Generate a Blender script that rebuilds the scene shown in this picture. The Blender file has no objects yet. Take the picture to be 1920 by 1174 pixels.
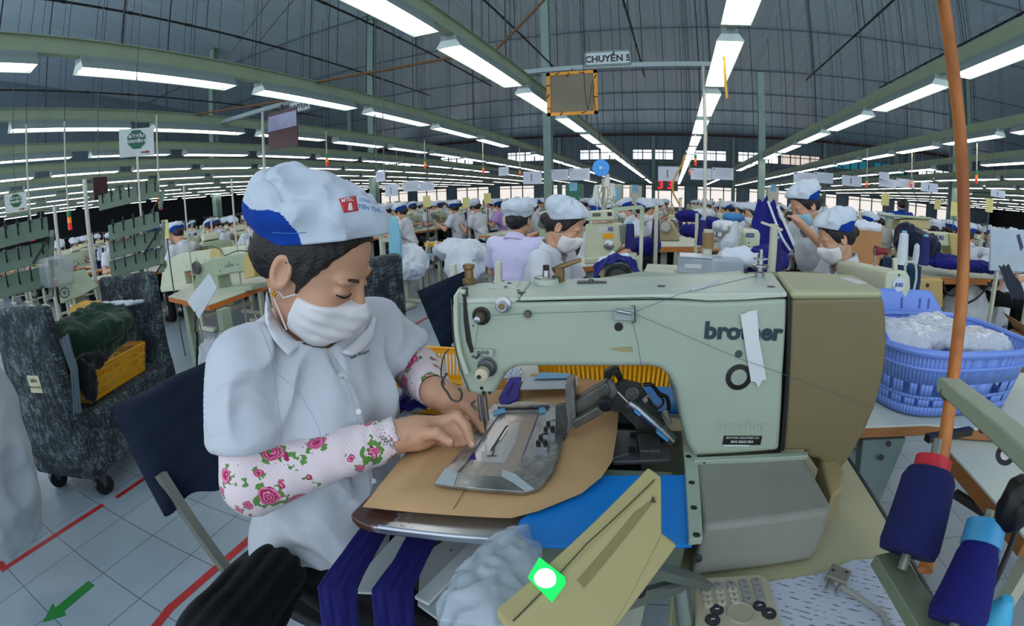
import bpy, bmesh, math, random
import numpy as np
from mathutils import Vector, Matrix
random.seed(7)
SC = bpy.context.scene
COL = SC.collection
PI = math.pi

# ------------------------------------------------------------------ camera
F_PX, K3, PITCH, YAW, ROLL, CAM_H = 872.0, 0.0389, -0.245, -0.3442, -0.0201, 1.32
def _basis():
    cy, sy, cp, sp, cr, sr = math.cos(YAW), math.sin(YAW), math.cos(PITCH), math.sin(PITCH), math.cos(ROLL), math.sin(ROLL)
    fwd = Vector((sy*cp, cy*cp, sp)); right = Vector((cy, -sy, 0)); up = right.cross(fwd)
    return cr*right+sr*up, -sr*right+cr*up, fwd
RT, UP, FW = _basis()
EYE = Vector((0, 0, CAM_H))
cd = bpy.data.cameras.new('camera'); cam = bpy.data.objects.new('camera', cd); COL.objects.link(cam)
cam.matrix_world = Matrix(((RT.x, UP.x, -FW.x, EYE.x), (RT.y, UP.y, -FW.y, EYE.y), (RT.z, UP.z, -FW.z, EYE.z), (0, 0, 0, 1)))
SC.render.engine = 'CYCLES'
cd.type = 'PANO'; cd.panorama_type = 'FISHEYE_LENS_POLYNOMIAL'
cd.sensor_width = 36; cd.sensor_fit = 'HORIZONTAL'; cd.fisheye_fov = math.radians(160)
cd.fisheye_polynomial_k0 = 0.0
cd.fisheye_polynomial_k1, cd.fisheye_polynomial_k2, cd.fisheye_polynomial_k3, cd.fisheye_polynomial_k4 = -6.11455724e-02, -8.66301335e-06, 1.04469541e-05, -1.21125785e-07
cd.clip_start = 0.02; cd.clip_end = 300
SC.camera = cam

# ------------------------------------------------------------------ world, exposure
w = bpy.data.worlds.new('world'); SC.world = w; w.use_nodes = True
wn = w.node_tree.nodes; wb = wn['Background']
wb.inputs[0].default_value = (0.80, 0.90, 1.0, 1); wb.inputs[1].default_value = 2.0
SC.view_settings.view_transform = 'Standard'; SC.view_settings.look = 'None'
SC.view_settings.exposure = -0.38; SC.view_settings.gamma = 1.0; SC.view_settings.use_curve_mapping = False
SC.cycles.use_denoising = True
SC.cycles.max_bounces = 5; SC.cycles.diffuse_bounces = 3; SC.cycles.glossy_bounces = 3
SC.cycles.transparent_max_bounces = 8; SC.cycles.transmission_bounces = 3
SC.cycles.sample_clamp_indirect = 4.0
SC.cycles.use_light_tree = True

# ------------------------------------------------------------------ measuring helpers (points of the place seen along a direction)
def ray(px, py):
    dx, dy = (px-960)/F_PX, -(py-587)/F_PX
    r = math.hypot(dx, dy); th = r
    for _ in range(12): th -= (th+K3*th**3-r)/(1+3*K3*th*th)
    s = math.sin(th)/max(r, 1e-9)
    return RT*(dx*s)+UP*(dy*s)+FW*math.cos(th)
def atz(px, py, z): d = ray(px, py); return EYE+d*((z-CAM_H)/d.z)
def aty(px, py, y): d = ray(px, py); return EYE+d*(y/d.y)
def atx(px, py, x): d = ray(px, py); return EYE+d*(x/d.x)
def atd(px, py, r): return EYE+ray(px, py)*r

# ------------------------------------------------------------------ materials
MATS = {}
def nodes_of(name):
    m = bpy.data.materials.new(name); m.use_nodes = True
    nt = m.node_tree; b = nt.nodes['Principled BSDF']
    return m, nt, b
def noise_node(nt, scale, detail=3, coord='Object', rough=0.5, vec=None):
    tc = nt.nodes.new('ShaderNodeTexCoord'); n = nt.nodes.new('ShaderNodeTexNoise')
    n.inputs['Scale'].default_value = scale; n.inputs['Detail'].default_value = detail; n.inputs['Roughness'].default_value = rough
    nt.links.new(tc.outputs[coord] if vec is None else vec, n.inputs['Vector'])
    return n
def ramp(nt, fac, stops):
    r = nt.nodes.new('ShaderNodeValToRGB'); e = r.color_ramp.elements
    while len(e) < len(stops): e.new(0.5)
    for i, (p, c) in enumerate(stops):
        e[i].position = p; e[i].color = (*c[:3], 1)
    nt.links.new(fac, r.inputs[0]); return r
def lin(c):
    return tuple((v/255/12.92 if v/255 <= 0.04045 else ((v/255+0.055)/1.055)**2.4) for v in c)
def M(name, rgb, rough=0.5, metal=0.0, var=0.0, vs=6.0, bump=0.0, bs=40.0, emit=0.0, spec=0.5, sheen=0.0, alpha=1.0, trans=0.0, coat=0.0):
    if name in MATS: return MATS[name]
    m, nt, b = nodes_of(name); c = lin(rgb)
    b.inputs['Base Color'].default_value = (*c, 1); b.inputs['Roughness'].default_value = rough
    b.inputs['Metallic'].default_value = metal; b.inputs['Specular IOR Level'].default_value = spec
    if sheen: b.inputs['Sheen Weight'].default_value = sheen
    if coat: b.inputs['Coat Weight'].default_value = coat
    if alpha < 1: b.inputs['Alpha'].default_value = alpha
    if trans: b.inputs['Transmission Weight'].default_value = trans
    if emit: b.inputs['Emission Color'].default_value = (*c, 1); b.inputs['Emission Strength'].default_value = emit
    n = noise_node(nt, vs, 4)
    v = var or 0.06
    r = ramp(nt, n.outputs['Fac'], [(0.3, [x*(1-v) for x in c]), (0.7, [min(1, x*(1+v)) for x in c])])
    nt.links.new(r.outputs[0], b.inputs['Base Color'])
    if bump:
        n2 = noise_node(nt, bs, 3); bp = nt.nodes.new('ShaderNodeBump'); bp.inputs['Strength'].default_value = bump; bp.inputs['Distance'].default_value = 0.01
        nt.links.new(n2.outputs['Fac'], bp.inputs['Height']); nt.links.new(bp.outputs[0], b.inputs['Normal'])
    MATS[name] = m; return m

# ------------------------------------------------------------------ tagging
def tag(o, label=None, cat=None, group=None, kind=None):
    if label: o['label'] = label
    if cat: o['category'] = cat
    if group: o['group'] = group
    if kind: o['kind'] = kind
    return o
def thing(name, label, cat, loc=(0, 0, 0), rz=0.0, group=None, rot=None):
    o = bpy.data.objects.new(name, None); o.empty_display_size = 0.05; COL.objects.link(o)
    o.location = loc; o.rotation_euler = rot or (0, 0, rz)
    o['label'] = label; o['category'] = cat
    if group: o['group'] = group
    return o
def copy_tree(o, parent=None):
    c = o.copy(); COL.objects.link(c)
    if parent is not None: c.parent = parent
    for ch in list(o.children): copy_tree(ch, c)
    return c
def dup(o, loc, rz=None, label=None, group=None, scale=None):
    c = copy_tree(o); c.location = loc
    if rz is not None: c.rotation_euler = (0, 0, rz)
    if scale: c.scale = scale if hasattr(scale, '__len__') else (scale,)*3
    if label: c['label'] = label
    if group: c['group'] = group
    elif 'group' in c and group is False: del c['group']
    return c

# ------------------------------------------------------------------ mesh builder
class MB:
    def __init__(s): s.v = []; s.f = []; s.mi = []; s.m = 0
    def _add(s, vs, fs):
        o = len(s.v); s.v += [tuple(v) for v in vs]; s.f += [tuple(o+i for i in f) for f in fs]; s.mi += [s.m]*len(fs); return s
    def box(s, c, d, rot=None):
        x, y, z = [q/2 for q in d]
        vs = [Vector((i*x, j*y, k*z)) for i in (-1, 1) for j in (-1, 1) for k in (-1, 1)]
        if rot is not None:
            if not isinstance(rot, Matrix): rot = Matrix.Rotation(rot[2], 3, 'Z') @ Matrix.Rotation(rot[1], 3, 'Y') @ Matrix.Rotation(rot[0], 3, 'X')
            vs = [rot @ v for v in vs]
        c = Vector(c)
        return s._add([v+c for v in vs], [(0, 1, 3, 2), (4, 6, 7, 5), (0, 4, 5, 1), (2, 3, 7, 6), (0, 2, 6, 4), (1, 5, 7, 3)])
    def box2(s, a, b): return s.box([(p+q)/2 for p, q in zip(a, b)], [abs(q-p) for p, q in zip(a, b)])
    def bar(s, p, q, w, h=None, up=(0, 0, 1)):
        p, q = Vector(p), Vector(q); d = q-p; L = d.length
        if L < 1e-6: return s
        z = d/L; u = Vector(up)
        if abs(z.dot(u)) > 0.99: u = Vector((1, 0, 0))
        x = u.cross(z).normalized(); y = z.cross(x)
        R = Matrix((x, y, z)).transposed()
        return s.box((p+q)/2, (w, h or w, L), R)
    def cyl(s, p, q, r, r2=None, n=12, caps=True):
        p, q = Vector(p), Vector(q); d = q-p; L = d.length
        if L < 1e-7: return s
        z = d/L; u = Vector((0, 0, 1)) if abs(z.z) < 0.95 else Vector((1, 0, 0))
        x = u.cross(z).normalized(); y = z.cross(x); r2 = r if r2 is None else r2
        vs = []
        for i in range(n):
            a = 2*PI*i/n; e = x*math.cos(a)+y*math.sin(a); vs += [p+e*r, q+e*r2]
        fs = [(2*i, 2*((i+1) % n), 2*((i+1) % n)+1, 2*i+1) for i in range(n)]
        if caps: fs += [tuple(2*i for i in reversed(range(n))), tuple(2*i+1 for i in range(n))]
        return s._add(vs, fs)
    def tube(s, pts, r, n=8, closed=False):
        pts = [Vector(p) for p in pts]; N = len(pts); vs = []; prev = None
        for i, p in enumerate(pts):
            t = (pts[(i+1) % N]-pts[i-1]) if closed else (pts[min(i+1, N-1)]-pts[max(i-1, 0)])
            t.normalize()
            if prev is None:
                u = Vector((0, 0, 1)) if abs(t.z) < 0.9 else Vector((1, 0, 0)); x = u.cross(t).normalized()
            else: x = (prev-t*prev.dot(t)).normalized()
            prev = x; y = t.cross(x); rr = r[i] if hasattr(r, '__len__') else r
            vs += [p+(x*math.cos(2*PI*k/n)+y*math.sin(2*PI*k/n))*rr for k in range(n)]
        fs = []
        for i in range(N if closed else N-1):
            j = (i+1) % N
            fs += [(i*n+k, i*n+(k+1) % n, j*n+(k+1) % n, j*n+k) for k in range(n)]
        if not closed: fs += [tuple(reversed(range(n))), tuple((N-1)*n+k for k in range(n))]
        return s._add(vs, fs)
    def prism(s, pts, vec):
        n = len(pts); v = Vector(vec); a = [Vector(p) for p in pts]
        nn = Vector((0, 0, 0))
        for i in range(n): nn += a[i].cross(a[(i+1) % n])
        if nn.dot(v) > 0: a.reverse()
        return s._add(a+[p+v for p in a], [tuple(range(n)), tuple(range(2*n-1, n-1, -1))]+[(i, i+n, (i+1) % n+n, (i+1) % n) for i in range(n)])
    def quad(s, a, b, c, d): return s._add([a, b, c, d], [(0, 1, 2, 3)])
    def slab(s, pts, t, up=(0, 0, -1)):
        return s.prism(pts, Vector(up)*t)
    def lathe(s, c, prof, n=24, ax='Z'):
        c = Vector(c); vs = []
        def P(r, h, a):
            e = (r*math.cos(a), r*math.sin(a), h)
            if ax == 'Z': return c+Vector(e)
            if ax == 'Y': return c+Vector((e[0], e[2], e[1]))
            if ax == 'X': return c+Vector((e[2], e[0], e[1]))
            return c+ax @ Vector(e)
        for r, h in prof: vs += [P(r, h, 2*PI*k/n) for k in range(n)]
        fs = [(i*n+k, i*n+(k+1) % n, (i+1)*n+(k+1) % n, (i+1)*n+k) for i in range(len(prof)-1) for k in range(n)]
        if prof[0][0] > 1e-5: fs.append(tuple(reversed(range(n))))
        if prof[-1][0] > 1e-5: fs.append(tuple((len(prof)-1)*n+k for k in range(n)))
        return s._add(vs, fs)
    def grid(s, nu, nv, fn, closed_u=False):
        vs = [fn(i/(nu-(0 if closed_u else 1)), j/(nv-1)) for i in range(nu) for j in range(nv)]
        fs = [(i*nv+j, ((i+1) % nu)*nv+j, ((i+1) % nu)*nv+j+1, i*nv+j+1) for i in range(nu if closed_u else nu-1) for j in range(nv-1)]
        return s._add(vs, fs)
    def build(s, name, mat, parent=None, bevel=0.0, smooth=True, ang=35, solid=0.0, sub=0, seg=2):
        me = bpy.data.meshes.new(name); me.from_pydata(s.v, [], s.f); me.validate()
        mats = mat if isinstance(mat, (list, tuple)) else [mat]
        for m in mats: me.materials.append(m)
        if len(mats) > 1: me.polygons.foreach_set('material_index', s.mi[:len(me.polygons)])
        bm = bmesh.new(); bm.from_mesh(me); bmesh.ops.recalc_face_normals(bm, faces=bm.faces); bm.to_mesh(me); bm.free()
        if smooth:
            me.shade_smooth(); me.set_sharp_from_angle(angle=math.radians(ang))
        o = bpy.data.objects.new(name, me); COL.objects.link(o)
        if parent is not None: o.parent = parent
        if solid: md = o.modifiers.new('s', 'SOLIDIFY'); md.thickness = solid; md.offset = 0
        if sub: md = o.modifiers.new('u', 'SUBSURF'); md.levels = sub; md.render_levels = sub
        if bevel:
            md = o.modifiers.new('b', 'BEVEL'); md.width = bevel; md.segments = seg; md.limit_method = 'ANGLE'; md.angle_limit = math.radians(40); md.harden_normals = False
        return o
    def build_each(s, name, mat, parent=None, **kw):
        """every separate piece becomes an object of its own"""
        par = list(range(len(s.v)))
        def fd(i):
            while par[i] != i: par[i] = par[par[i]]; i = par[i]
            return i
        for f in s.f:
            a = fd(f[0])
            for i in f[1:]: par[fd(i)] = a
        gr = {}
        for k, f in enumerate(s.f): gr.setdefault(fd(f[0]), []).append(k)
        out = []
        for ks in gr.values():
            ids = sorted({i for k in ks for i in s.f[k]}); mp = {i: j for j, i in enumerate(ids)}
            q = MB(); q.v = [s.v[i] for i in ids]; q.f = [tuple(mp[i] for i in s.f[k]) for k in ks]; q.mi = [s.mi[k] for k in ks]
            out.append(q.build(name, mat, parent, **kw))
        return out
def mb(): return MB()
def sm(pts, k=5):
    """a smooth line through measured points"""
    P = [Vector(p) for p in pts]; P = [P[0]*2-P[1]]+P+[P[-1]*2-P[-2]]; out = []
    for i in range(1, len(P)-2):
        for j in range(k):
            t = j/k; a, b, c, d = P[i-1], P[i], P[i+1], P[i+2]
            out.append(0.5*((2*b)+(c-a)*t+(2*a-5*b+4*c-d)*t*t+(3*b-a-3*c+d)*t**3))
    return out+[P[-2]]
def struct(o): o['kind'] = 'structure'; return o

# text as a thin solid part
def text(name, s, mat, parent, loc, xdir, updir, size, bold=0.0, align='CENTER', ext=0.0004, xs=1.0, shear=0.0):
    cu = bpy.data.curves.new(name, 'FONT'); cu.body = s; cu.size = size; cu.align_x = align; cu.align_y = 'CENTER'
    cu.extrude = ext; cu.offset = bold; cu.shear = shear; cu.materials.append(mat); cu.resolution_u = 3
    o = bpy.data.objects.new(name, cu); COL.objects.link(o)
    x = Vector(xdir).normalized(); u = Vector(updir); z = x.cross(u).normalized(); u = z.cross(x)
    m = Matrix((x*xs, u, z)).transposed().to_4x4(); m.translation = Vector(loc)
    if parent is not None: o.parent = parent
    o.matrix_basis = m
    dg = bpy.context.evaluated_depsgraph_get(); me = bpy.data.meshes.new_from_object(o.evaluated_get(dg))
    q = bpy.data.objects.new(name, me); COL.objects.link(q); q.matrix_basis = m
    if parent is not None: q.parent = parent
    bpy.data.objects.remove(o); bpy.data.curves.remove(cu)
    return q
def rebase(e, loc):
    """move the thing's empty to its base and keep its parts where they stand"""
    loc = Vector(loc); e.location = loc
    for ch in e.children: ch.matrix_parent_inverse = Matrix.Translation(-loc)
    return e

# ------------------------------------------------------------------ signed-distance modelling -> one continuous surface (surface nets)
def vnoise(X, Y, Z, seed=0):
    xi, yi, zi = np.floor(X).astype(np.int64), np.floor(Y).astype(np.int64), np.floor(Z).astype(np.int64)
    fx, fy, fz = X-xi, Y-yi, Z-zi
    fx, fy, fz = fx*fx*(3-2*fx), fy*fy*(3-2*fy), fz*fz*(3-2*fz)
    def h(a, b, c):
        n = (a*73856093) ^ (b*19349663) ^ (c*83492791) ^ (seed*2654435761)
        n = (n ^ (n >> 13))*1274126177 & 0x7fffffff
        return ((n ^ (n >> 16)) & 0xffff)/65535.0*2-1
    r = 0
    for dx in (0, 1):
        for dy in (0, 1):
            for dz in (0, 1):
                r = r+h(xi+dx, yi+dy, zi+dz)*(fx if dx else 1-fx)*(fy if dy else 1-fy)*(fz if dz else 1-fz)
    return r
def smin(a, b, k): 
    h = np.clip(0.5+0.5*(b-a)/k, 0, 1); return b*(1-h)+a*h-k*h*(1-h)
def smax(a, b, k): return -smin(-a, -b, k)
def s_cap(P, a, b, r1, r2=None):
    a, b = np.array(a, float), np.array(b, float); r2 = r1 if r2 is None else r2
    d = b-a; L2 = max((d*d).sum(), 1e-12)
    t = np.clip(((P[0]-a[0])*d[0]+(P[1]-a[1])*d[1]+(P[2]-a[2])*d[2])/L2, 0, 1)
    return np.sqrt((P[0]-a[0]-d[0]*t)**2+(P[1]-a[1]-d[1]*t)**2+(P[2]-a[2]-d[2]*t)**2)-(r1+(r2-r1)*t)
def s_ell(P, c, r, R=None):
    q = [P[0]-c[0], P[1]-c[1], P[2]-c[2]]
    if R is not None:   # rows of R = local axes
        q = [q[0]*R[i][0]+q[1]*R[i][1]+q[2]*R[i][2] for i in range(3)]
    k0 = np.sqrt((q[0]/r[0])**2+(q[1]/r[1])**2+(q[2]/r[2])**2)+1e-9
    k1 = np.sqrt((q[0]/r[0]**2)**2+(q[1]/r[1]**2)**2+(q[2]/r[2]**2)**2)+1e-9
    return k0*(k0-1)/k1
def s_box(P, c, h, r=0.0, R=None):
    q = [P[0]-c[0], P[1]-c[1], P[2]-c[2]]
    if R is not None: q = [q[0]*R[i][0]+q[1]*R[i][1]+q[2]*R[i][2] for i in range(3)]
    d = [np.abs(q[i])-h[i]+r for i in range(3)]
    return np.sqrt(sum(np.maximum(x, 0)**2 for x in d))+np.minimum(np.maximum(d[0], np.maximum(d[1], d[2])), 0)-r
def surf_nets(fn, lo, hi, h):
    n = [int(math.ceil((hi[i]-lo[i])/h))+1 for i in range(3)]
    ax = [lo[i]+h*np.arange(n[i]) for i in range(3)]
    P = np.meshgrid(*ax, indexing='ij')
    G = fn(P).astype(np.float64)
    for sl in ((0, slice(None), slice(None)), (-1, slice(None), slice(None)), (slice(None), 0, slice(None)), (slice(None), -1, slice(None)), (slice(None), slice(None), 0), (slice(None), slice(None), -1)):
        G[sl] = np.maximum(G[sl], 1e-4)
    nx, ny, nz = [k-1 for k in n]
    cs = np.zeros((nx, ny, nz, 3)); cnt = np.zeros((nx, ny, nz))
    S = G < 0
    for a in range(3):
        for d1 in (0, 1):
            for d2 in (0, 1):
                off = [0, 0, 0]; o = [k for k in range(3) if k != a]; off[o[0]] = d1; off[o[1]] = d2
                s0 = tuple(slice(off[k], off[k]+(nx, ny, nz)[k]) for k in range(3)); off[a] = 1
                s1 = tuple(slice(off[k], off[k]+(nx, ny, nz)[k]) for k in range(3)); off[a] = 0
                g0, g1 = G[s0], G[s1]; c = S[s0] != S[s1]
                t = np.where(c, g0/np.where(c, g0-g1, 1), 0)
                pos = [np.full_like(t, off[k]) for k in range(3)]; pos[a] = t
                for k in range(3): cs[..., k] += np.where(c, pos[k], 0)
                cnt += c
    act = cnt > 0; idx = -np.ones((nx, ny, nz), int); idx[act] = np.arange(act.sum())
    I = np.argwhere(act); V = (I+cs[act]/cnt[act][:, None])*h+np.array(lo)
    Q = []
    for a in range(3):
        o = [k for k in range(3) if k != a]
        sl0 = [slice(1, -1)]*3; sl0[a] = slice(0, -1); sl1 = list(sl0); sl1[a] = slice(1, None)
        c = S[tuple(sl0)] != S[tuple(sl1)]
        E = np.argwhere(c); inside = S[tuple(sl0)][c]
        for k in range(3):
            if k != a: E[:, k] += 1
        def at(d1, d2):
            e = E.copy(); e[:, o[0]] -= d1; e[:, o[1]] -= d2
            return idx[e[:, 0], e[:, 1], e[:, 2]]
        q = np.stack([at(0, 0), at(1, 0), at(1, 1), at(0, 1)], 1)
        flip = inside if a != 1 else ~inside
        q[flip] = q[flip][:, ::-1]; Q.append(q[(q >= 0).all(1)])
    return V, np.concatenate(Q)[:, ::-1]
def sdf_obj(name, fn, lo, hi, h, mat, parent=None, smooth_it=2, mi=None, mats=None):
    V, Q = surf_nets(fn, lo, hi, h)
    if smooth_it:
        for _ in range(smooth_it):
            A = np.zeros_like(V); C = np.zeros(len(V))
            for i in range(4):
                a, b = Q[:, i], Q[:, (i+1) % 4]
                np.add.at(A, a, V[b]); np.add.at(C, a, 1); np.add.at(A, b, V[a]); np.add.at(C, b, 1)
            V = 0.5*V+0.5*A/np.maximum(C, 1)[:, None]
    me = bpy.data.meshes.new(name); me.from_pydata(V.tolist(), [], Q.tolist())
    for m in (mats or [mat]): me.materials.append(m)
    if mi is not None:
        cen = V[Q].mean(1); me.polygons.foreach_set('material_index', mi(cen).astype(int))
    me.shade_smooth(); me.update()
    o = bpy.data.objects.new(name, me); COL.objects.link(o)
    if parent is not None: o.parent = parent
    return o
def euler_rows(yaw, pitch, roll):
    """local axes (forward x, left y, up z) as rows: yaw about Z, pitch downwards, roll about forward"""
    Rm = Matrix.Rotation(yaw, 3, 'Z') @ Matrix.Rotation(pitch, 3, 'Y') @ Matrix.Rotation(roll, 3, 'X')
    return [list(Rm.col[i]) for i in range(3)]
# ================================================================== THE SETTING
LAMP_Z, X0, DX, LY0, LDY = 2.32, 0.377, 1.7285, 1.2, 1.525
WALL_Y, EAVE = 35.0, 6.15
def roof_z(y): return EAVE+(WALL_Y-y)*0.1

def tile_material():
    m, nt, b = nodes_of('floor_tiles'); L = nt.links
    tc = nt.nodes.new('ShaderNodeTexCoord'); br = nt.nodes.new('ShaderNodeTexBrick')
    mp = nt.nodes.new('ShaderNodeMapping'); mp.inputs['Rotation'].default_value = (0, 0, math.radians(-6)); mp.inputs['Location'].default_value = (1.895, -0.555, 0)
    L.new(tc.outputs['Object'], mp.inputs[0]); L.new(mp.outputs[0], br.inputs['Vector'])
    br.offset = 0.0; br.inputs['Scale'].default_value = 1.0
    br.inputs['Brick Width'].default_value = 0.28; br.inputs['Row Height'].default_value = 0.305
    br.inputs['Mortar Size'].default_value = 0.0022; br.inputs['Mortar Smooth'].default_value = 0.3
    br.inputs['Color1'].default_value = (*lin((150, 166, 178)), 1); br.inputs['Color2'].default_value = (*lin((143, 160, 172)), 1)
    br.inputs['Mortar'].default_value = (*lin((66, 72, 72)), 1)
    n = noise_node(nt, 2.2, 5); mix = nt.nodes.new('ShaderNodeMix'); mix.data_type = 'RGBA'; mix.blend_type = 'MULTIPLY'
    r = ramp(nt, n.outputs['Fac'], [(0.3, (0.82, 0.83, 0.84)), (0.65, (1, 1, 1))])
    mix.inputs[0].default_value = 1.0; L.new(br.outputs['Color'], mix.inputs[6]); L.new(r.outputs[0], mix.inputs[7])
    L.new(mix.outputs[2], b.inputs['Base Color']); b.inputs['Roughness'].default_value = 0.28
    bp = nt.nodes.new('ShaderNodeBump'); bp.inputs['Strength'].default_value = 0.25; bp.inputs['Distance'].default_value = 0.002; bp.invert = True
    L.new(br.outputs['Fac'], bp.inputs['Height']); L.new(bp.outputs[0], b.inputs['Normal'])
    return m
def corrugated(name, rgb, rough, metal, per, axis='X', dist=0.02, var=0.1):
    m, nt, b = nodes_of(name); L = nt.links; c = lin(rgb)
    tc = nt.nodes.new('ShaderNodeTexCoord'); wv = nt.nodes.new('ShaderNodeTexWave'); wv.bands_direction = axis
    wv.inputs['Scale'].default_value = 0.314/per; L.new(tc.outputs['Object'], wv.inputs['Vector'])
    mp = nt.nodes.new('ShaderNodeMapping'); mp.inputs['Scale'].default_value = (6, 0.12, 1) if axis == 'X' else (6, 1, 0.2)
    L.new(tc.outputs['Object'], mp.inputs[0]); n = noise_node(nt, 1.4, 5, vec=mp.outputs[0])
    r = ramp(nt, n.outputs['Fac'], [(0.3, [x*(1-var) for x in c]), (0.7, [x*(1+var) for x in c])]); L.new(r.outputs[0], b.inputs['Base Color'])
    b.inputs['Roughness'].default_value = rough; b.inputs['Metallic'].default_value = metal
    bp = nt.nodes.new('ShaderNodeBump'); bp.inputs['Strength'].default_value = 0.6; bp.inputs['Distance'].default_value = dist
    ad = nt.nodes.new('ShaderNodeMath'); ad.operation = 'MULTIPLY_ADD'; ad.inputs[1].default_value = 0.9
    L.new(n.outputs['Fac'], ad.inputs[0]); L.new(wv.outputs['Fac'], ad.inputs[2])
    L.new(ad.outputs[0], bp.inputs['Height']); L.new(bp.outputs[0], b.inputs['Normal'])
    return m
XL, XR, YB = -26.0, 26.0, -5.0
fl = mb().box2((XL, YB, -0.1), (XR, WALL_Y, 0)).build('floor', tile_material()); struct(fl)
ce = mb().prism([(XL, YB, roof_z(YB)), (XR, YB, roof_z(YB)), (XR, WALL_Y, EAVE), (XL, WALL_Y, EAVE)], (0, 0, 0.08)).build('ceiling', corrugated('roof_sheet', (196, 216, 230), 0.30, 0.15, 0.12)); struct(ce)
wall_m = corrugated('wall_sheet', (116, 132, 142), 0.6, 0.2, 0.3, 'X', 0.02)
unlit_dark_wall = M('unlit_dark_wall', (16, 20, 24), 0.8)  # near-black colour stands in for the unlit hall beyond
# far wall with a row of clerestory windows and a low row of lit openings
WINS = []      # (x0, x1, z0, z1, kind)
bays = [(-24.5, 'w'), (-18.6, 'w'), (-12.7, 'w'), (-6.9, 'w'), (-2.95, 'w'), (0.9, 'w'), (4.75, 'w'), (7.9, 'p'), (12.0, 't'), (15.2, 't'), (19.0, 'w'), (22.6, 'w')]
for x, k in bays: WINS.append((x, x+(3.0 if k != 't' else 2.6), 4.22, 4.98, k))
for i in range(13): WINS.append((-24.8+i*3.8, -24.8+i*3.8+2.9, 0.75, 2.35, 'g'))
def wall_with_holes(y, t, wins, zt, mat):
    m = mb(); xs = [XL]
    hi = sorted([w for w in wins if w[2] > 3]); lo = sorted([w for w in wins if w[2] < 3])
    for row, za, zb in ((lo, 0, 3.2), (hi, 3.2, zt)):
        x = XL
        for (a, b_, c, d, k) in row:
            m.box2((x, y, za), (a, y+t, zb)); m.box2((a, y, za), (b_, y+t, c)); m.box2((a, y, d), (b_, y+t, zb)); x = b_
        m.box2((x, y, za), (XR, y+t, zb))
    return m
wf = wall_with_holes(WALL_Y, 0.15, WINS, EAVE, wall_m).build('wall_far', wall_m, smooth=False); struct(wf)
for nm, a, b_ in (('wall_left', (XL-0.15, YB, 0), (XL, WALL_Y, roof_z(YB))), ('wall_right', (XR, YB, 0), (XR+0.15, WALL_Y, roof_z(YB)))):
    struct(mb().box2(a, (b_[0], b_[1], 2.9)).build(nm, unlit_dark_wall)); struct(mb().box2((a[0], a[1], 2.9), b_).build(nm, wall_m))
pane = {'w': M('pane_white', (235, 242, 250), 0.4, emit=1.5, var=0.1, vs=1.5), 'p': M('pane_dusty', (246, 226, 214), 0.4, emit=0.9, var=0.25, vs=1.2),
        't': M('pane_teal', (20, 130, 150), 0.3, emit=0.5, var=0.3), 'g': M('pane_low', (250, 240, 232), 0.4, emit=1.1, var=0.35, vs=0.8)}
frame_m = M('window_frame_green', (52, 78, 74), 0.5)
for i, (a, b_, c, d, k) in enumerate(WINS):
    p = mb(); p.box2((a, WALL_Y+0.06, c), (b_, WALL_Y+0.08, d)); o = p.build('window_%d' % (i+1), pane[k], smooth=False); struct(o)
    f = mb(); n = 4 if k != 'g' else 3
    for j in range(n+1):
        x = a+(b_-a)*j/n; f.box2((x-0.035, WALL_Y-0.02, c), (x+0.035, WALL_Y+0.05, d))
    f.box2((a, WALL_Y-0.02, c-0.03), (b_, WALL_Y+0.05, c+0.03)); f.box2((a, WALL_Y-0.02, d-0.03), (b_, WALL_Y+0.05, d+0.03))
    if k != 't': f.box2((a, WALL_Y-0.02, d-0.25), (b_, WALL_Y+0.05, d-0.2))
    f.build('window_frame', frame_m, o, smooth=False)
struct(mb().box2((XL, WALL_Y-0.12, EAVE-0.16), (XR, WALL_Y-0.005, EAVE-0.02)).build('trim_1', M('red_oxide', (78, 34, 34), 0.6)))
struct(mb().box2((XL, WALL_Y-0.2, 3.9), (XR, WALL_Y-0.005, 4.02)).build('trim_2', M('steel_green', (92, 112, 106), 0.5)))
struct(mb().box2((XL, WALL_Y-0.2, 2.45), (XR, WALL_Y-0.005, 2.6)).build('trim_3', M('steel_green', (92, 112, 106), 0.5)))
col_m = M('column_green', (134, 158, 148), 0.5, var=0.1)
# purlins under the roof
k = 3
for y in (13.6, 17.7, 22.1, 25.5, 28.8, 32.0):
    z = roof_z(y)
    struct(mb().box2((XL, y-0.02, z-0.05), (XR, y+0.02, z-0.003)).build('trim_%d' % (k+1), M('purlin_grey', (104, 120, 130), 0.5, 0.3))); k += 1
# columns
for i, (x, y, zt, wd) in enumerate([(2.04, 11.0, 4.35, 0.15), (-2.75, 10.3, roof_z(10.3), 0.18), (-10.2, 14.0, roof_z(14), 0.26), (8.9, 14.0, roof_z(14), 0.24), (-16, 20, roof_z(20), 0.26), (13.5, 20, roof_z(20), 0.26),
                       (-8.4, 34.8, EAVE-0.2, 0.25), (-1.4, 34.8, EAVE-0.2, 0.25), (4.4, 34.8, EAVE-0.2, 0.25), (11.2, 34.8, EAVE-0.2, 0.25), (18, 34.8, EAVE-0.2, 0.25), (-17, 12, roof_z(12), 0.28)]):
    c = mb(); c.box2((x-wd/2, y-wd/2, 0), (x+wd/2, y-wd/2+0.02, zt)); c.box2((x-wd/2, y+wd/2-0.02, 0), (x+wd/2, y+wd/2, zt)); c.box2((x-0.012, y-wd/2+0.02, 0), (x+0.012, y+wd/2-0.02, zt)); c.box2((x-wd/2, y-wd/2, zt-0.03), (x+wd/2, y+wd/2, zt-0.005))
    o = c.build('column', col_m, smooth=False); struct(o)
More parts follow.
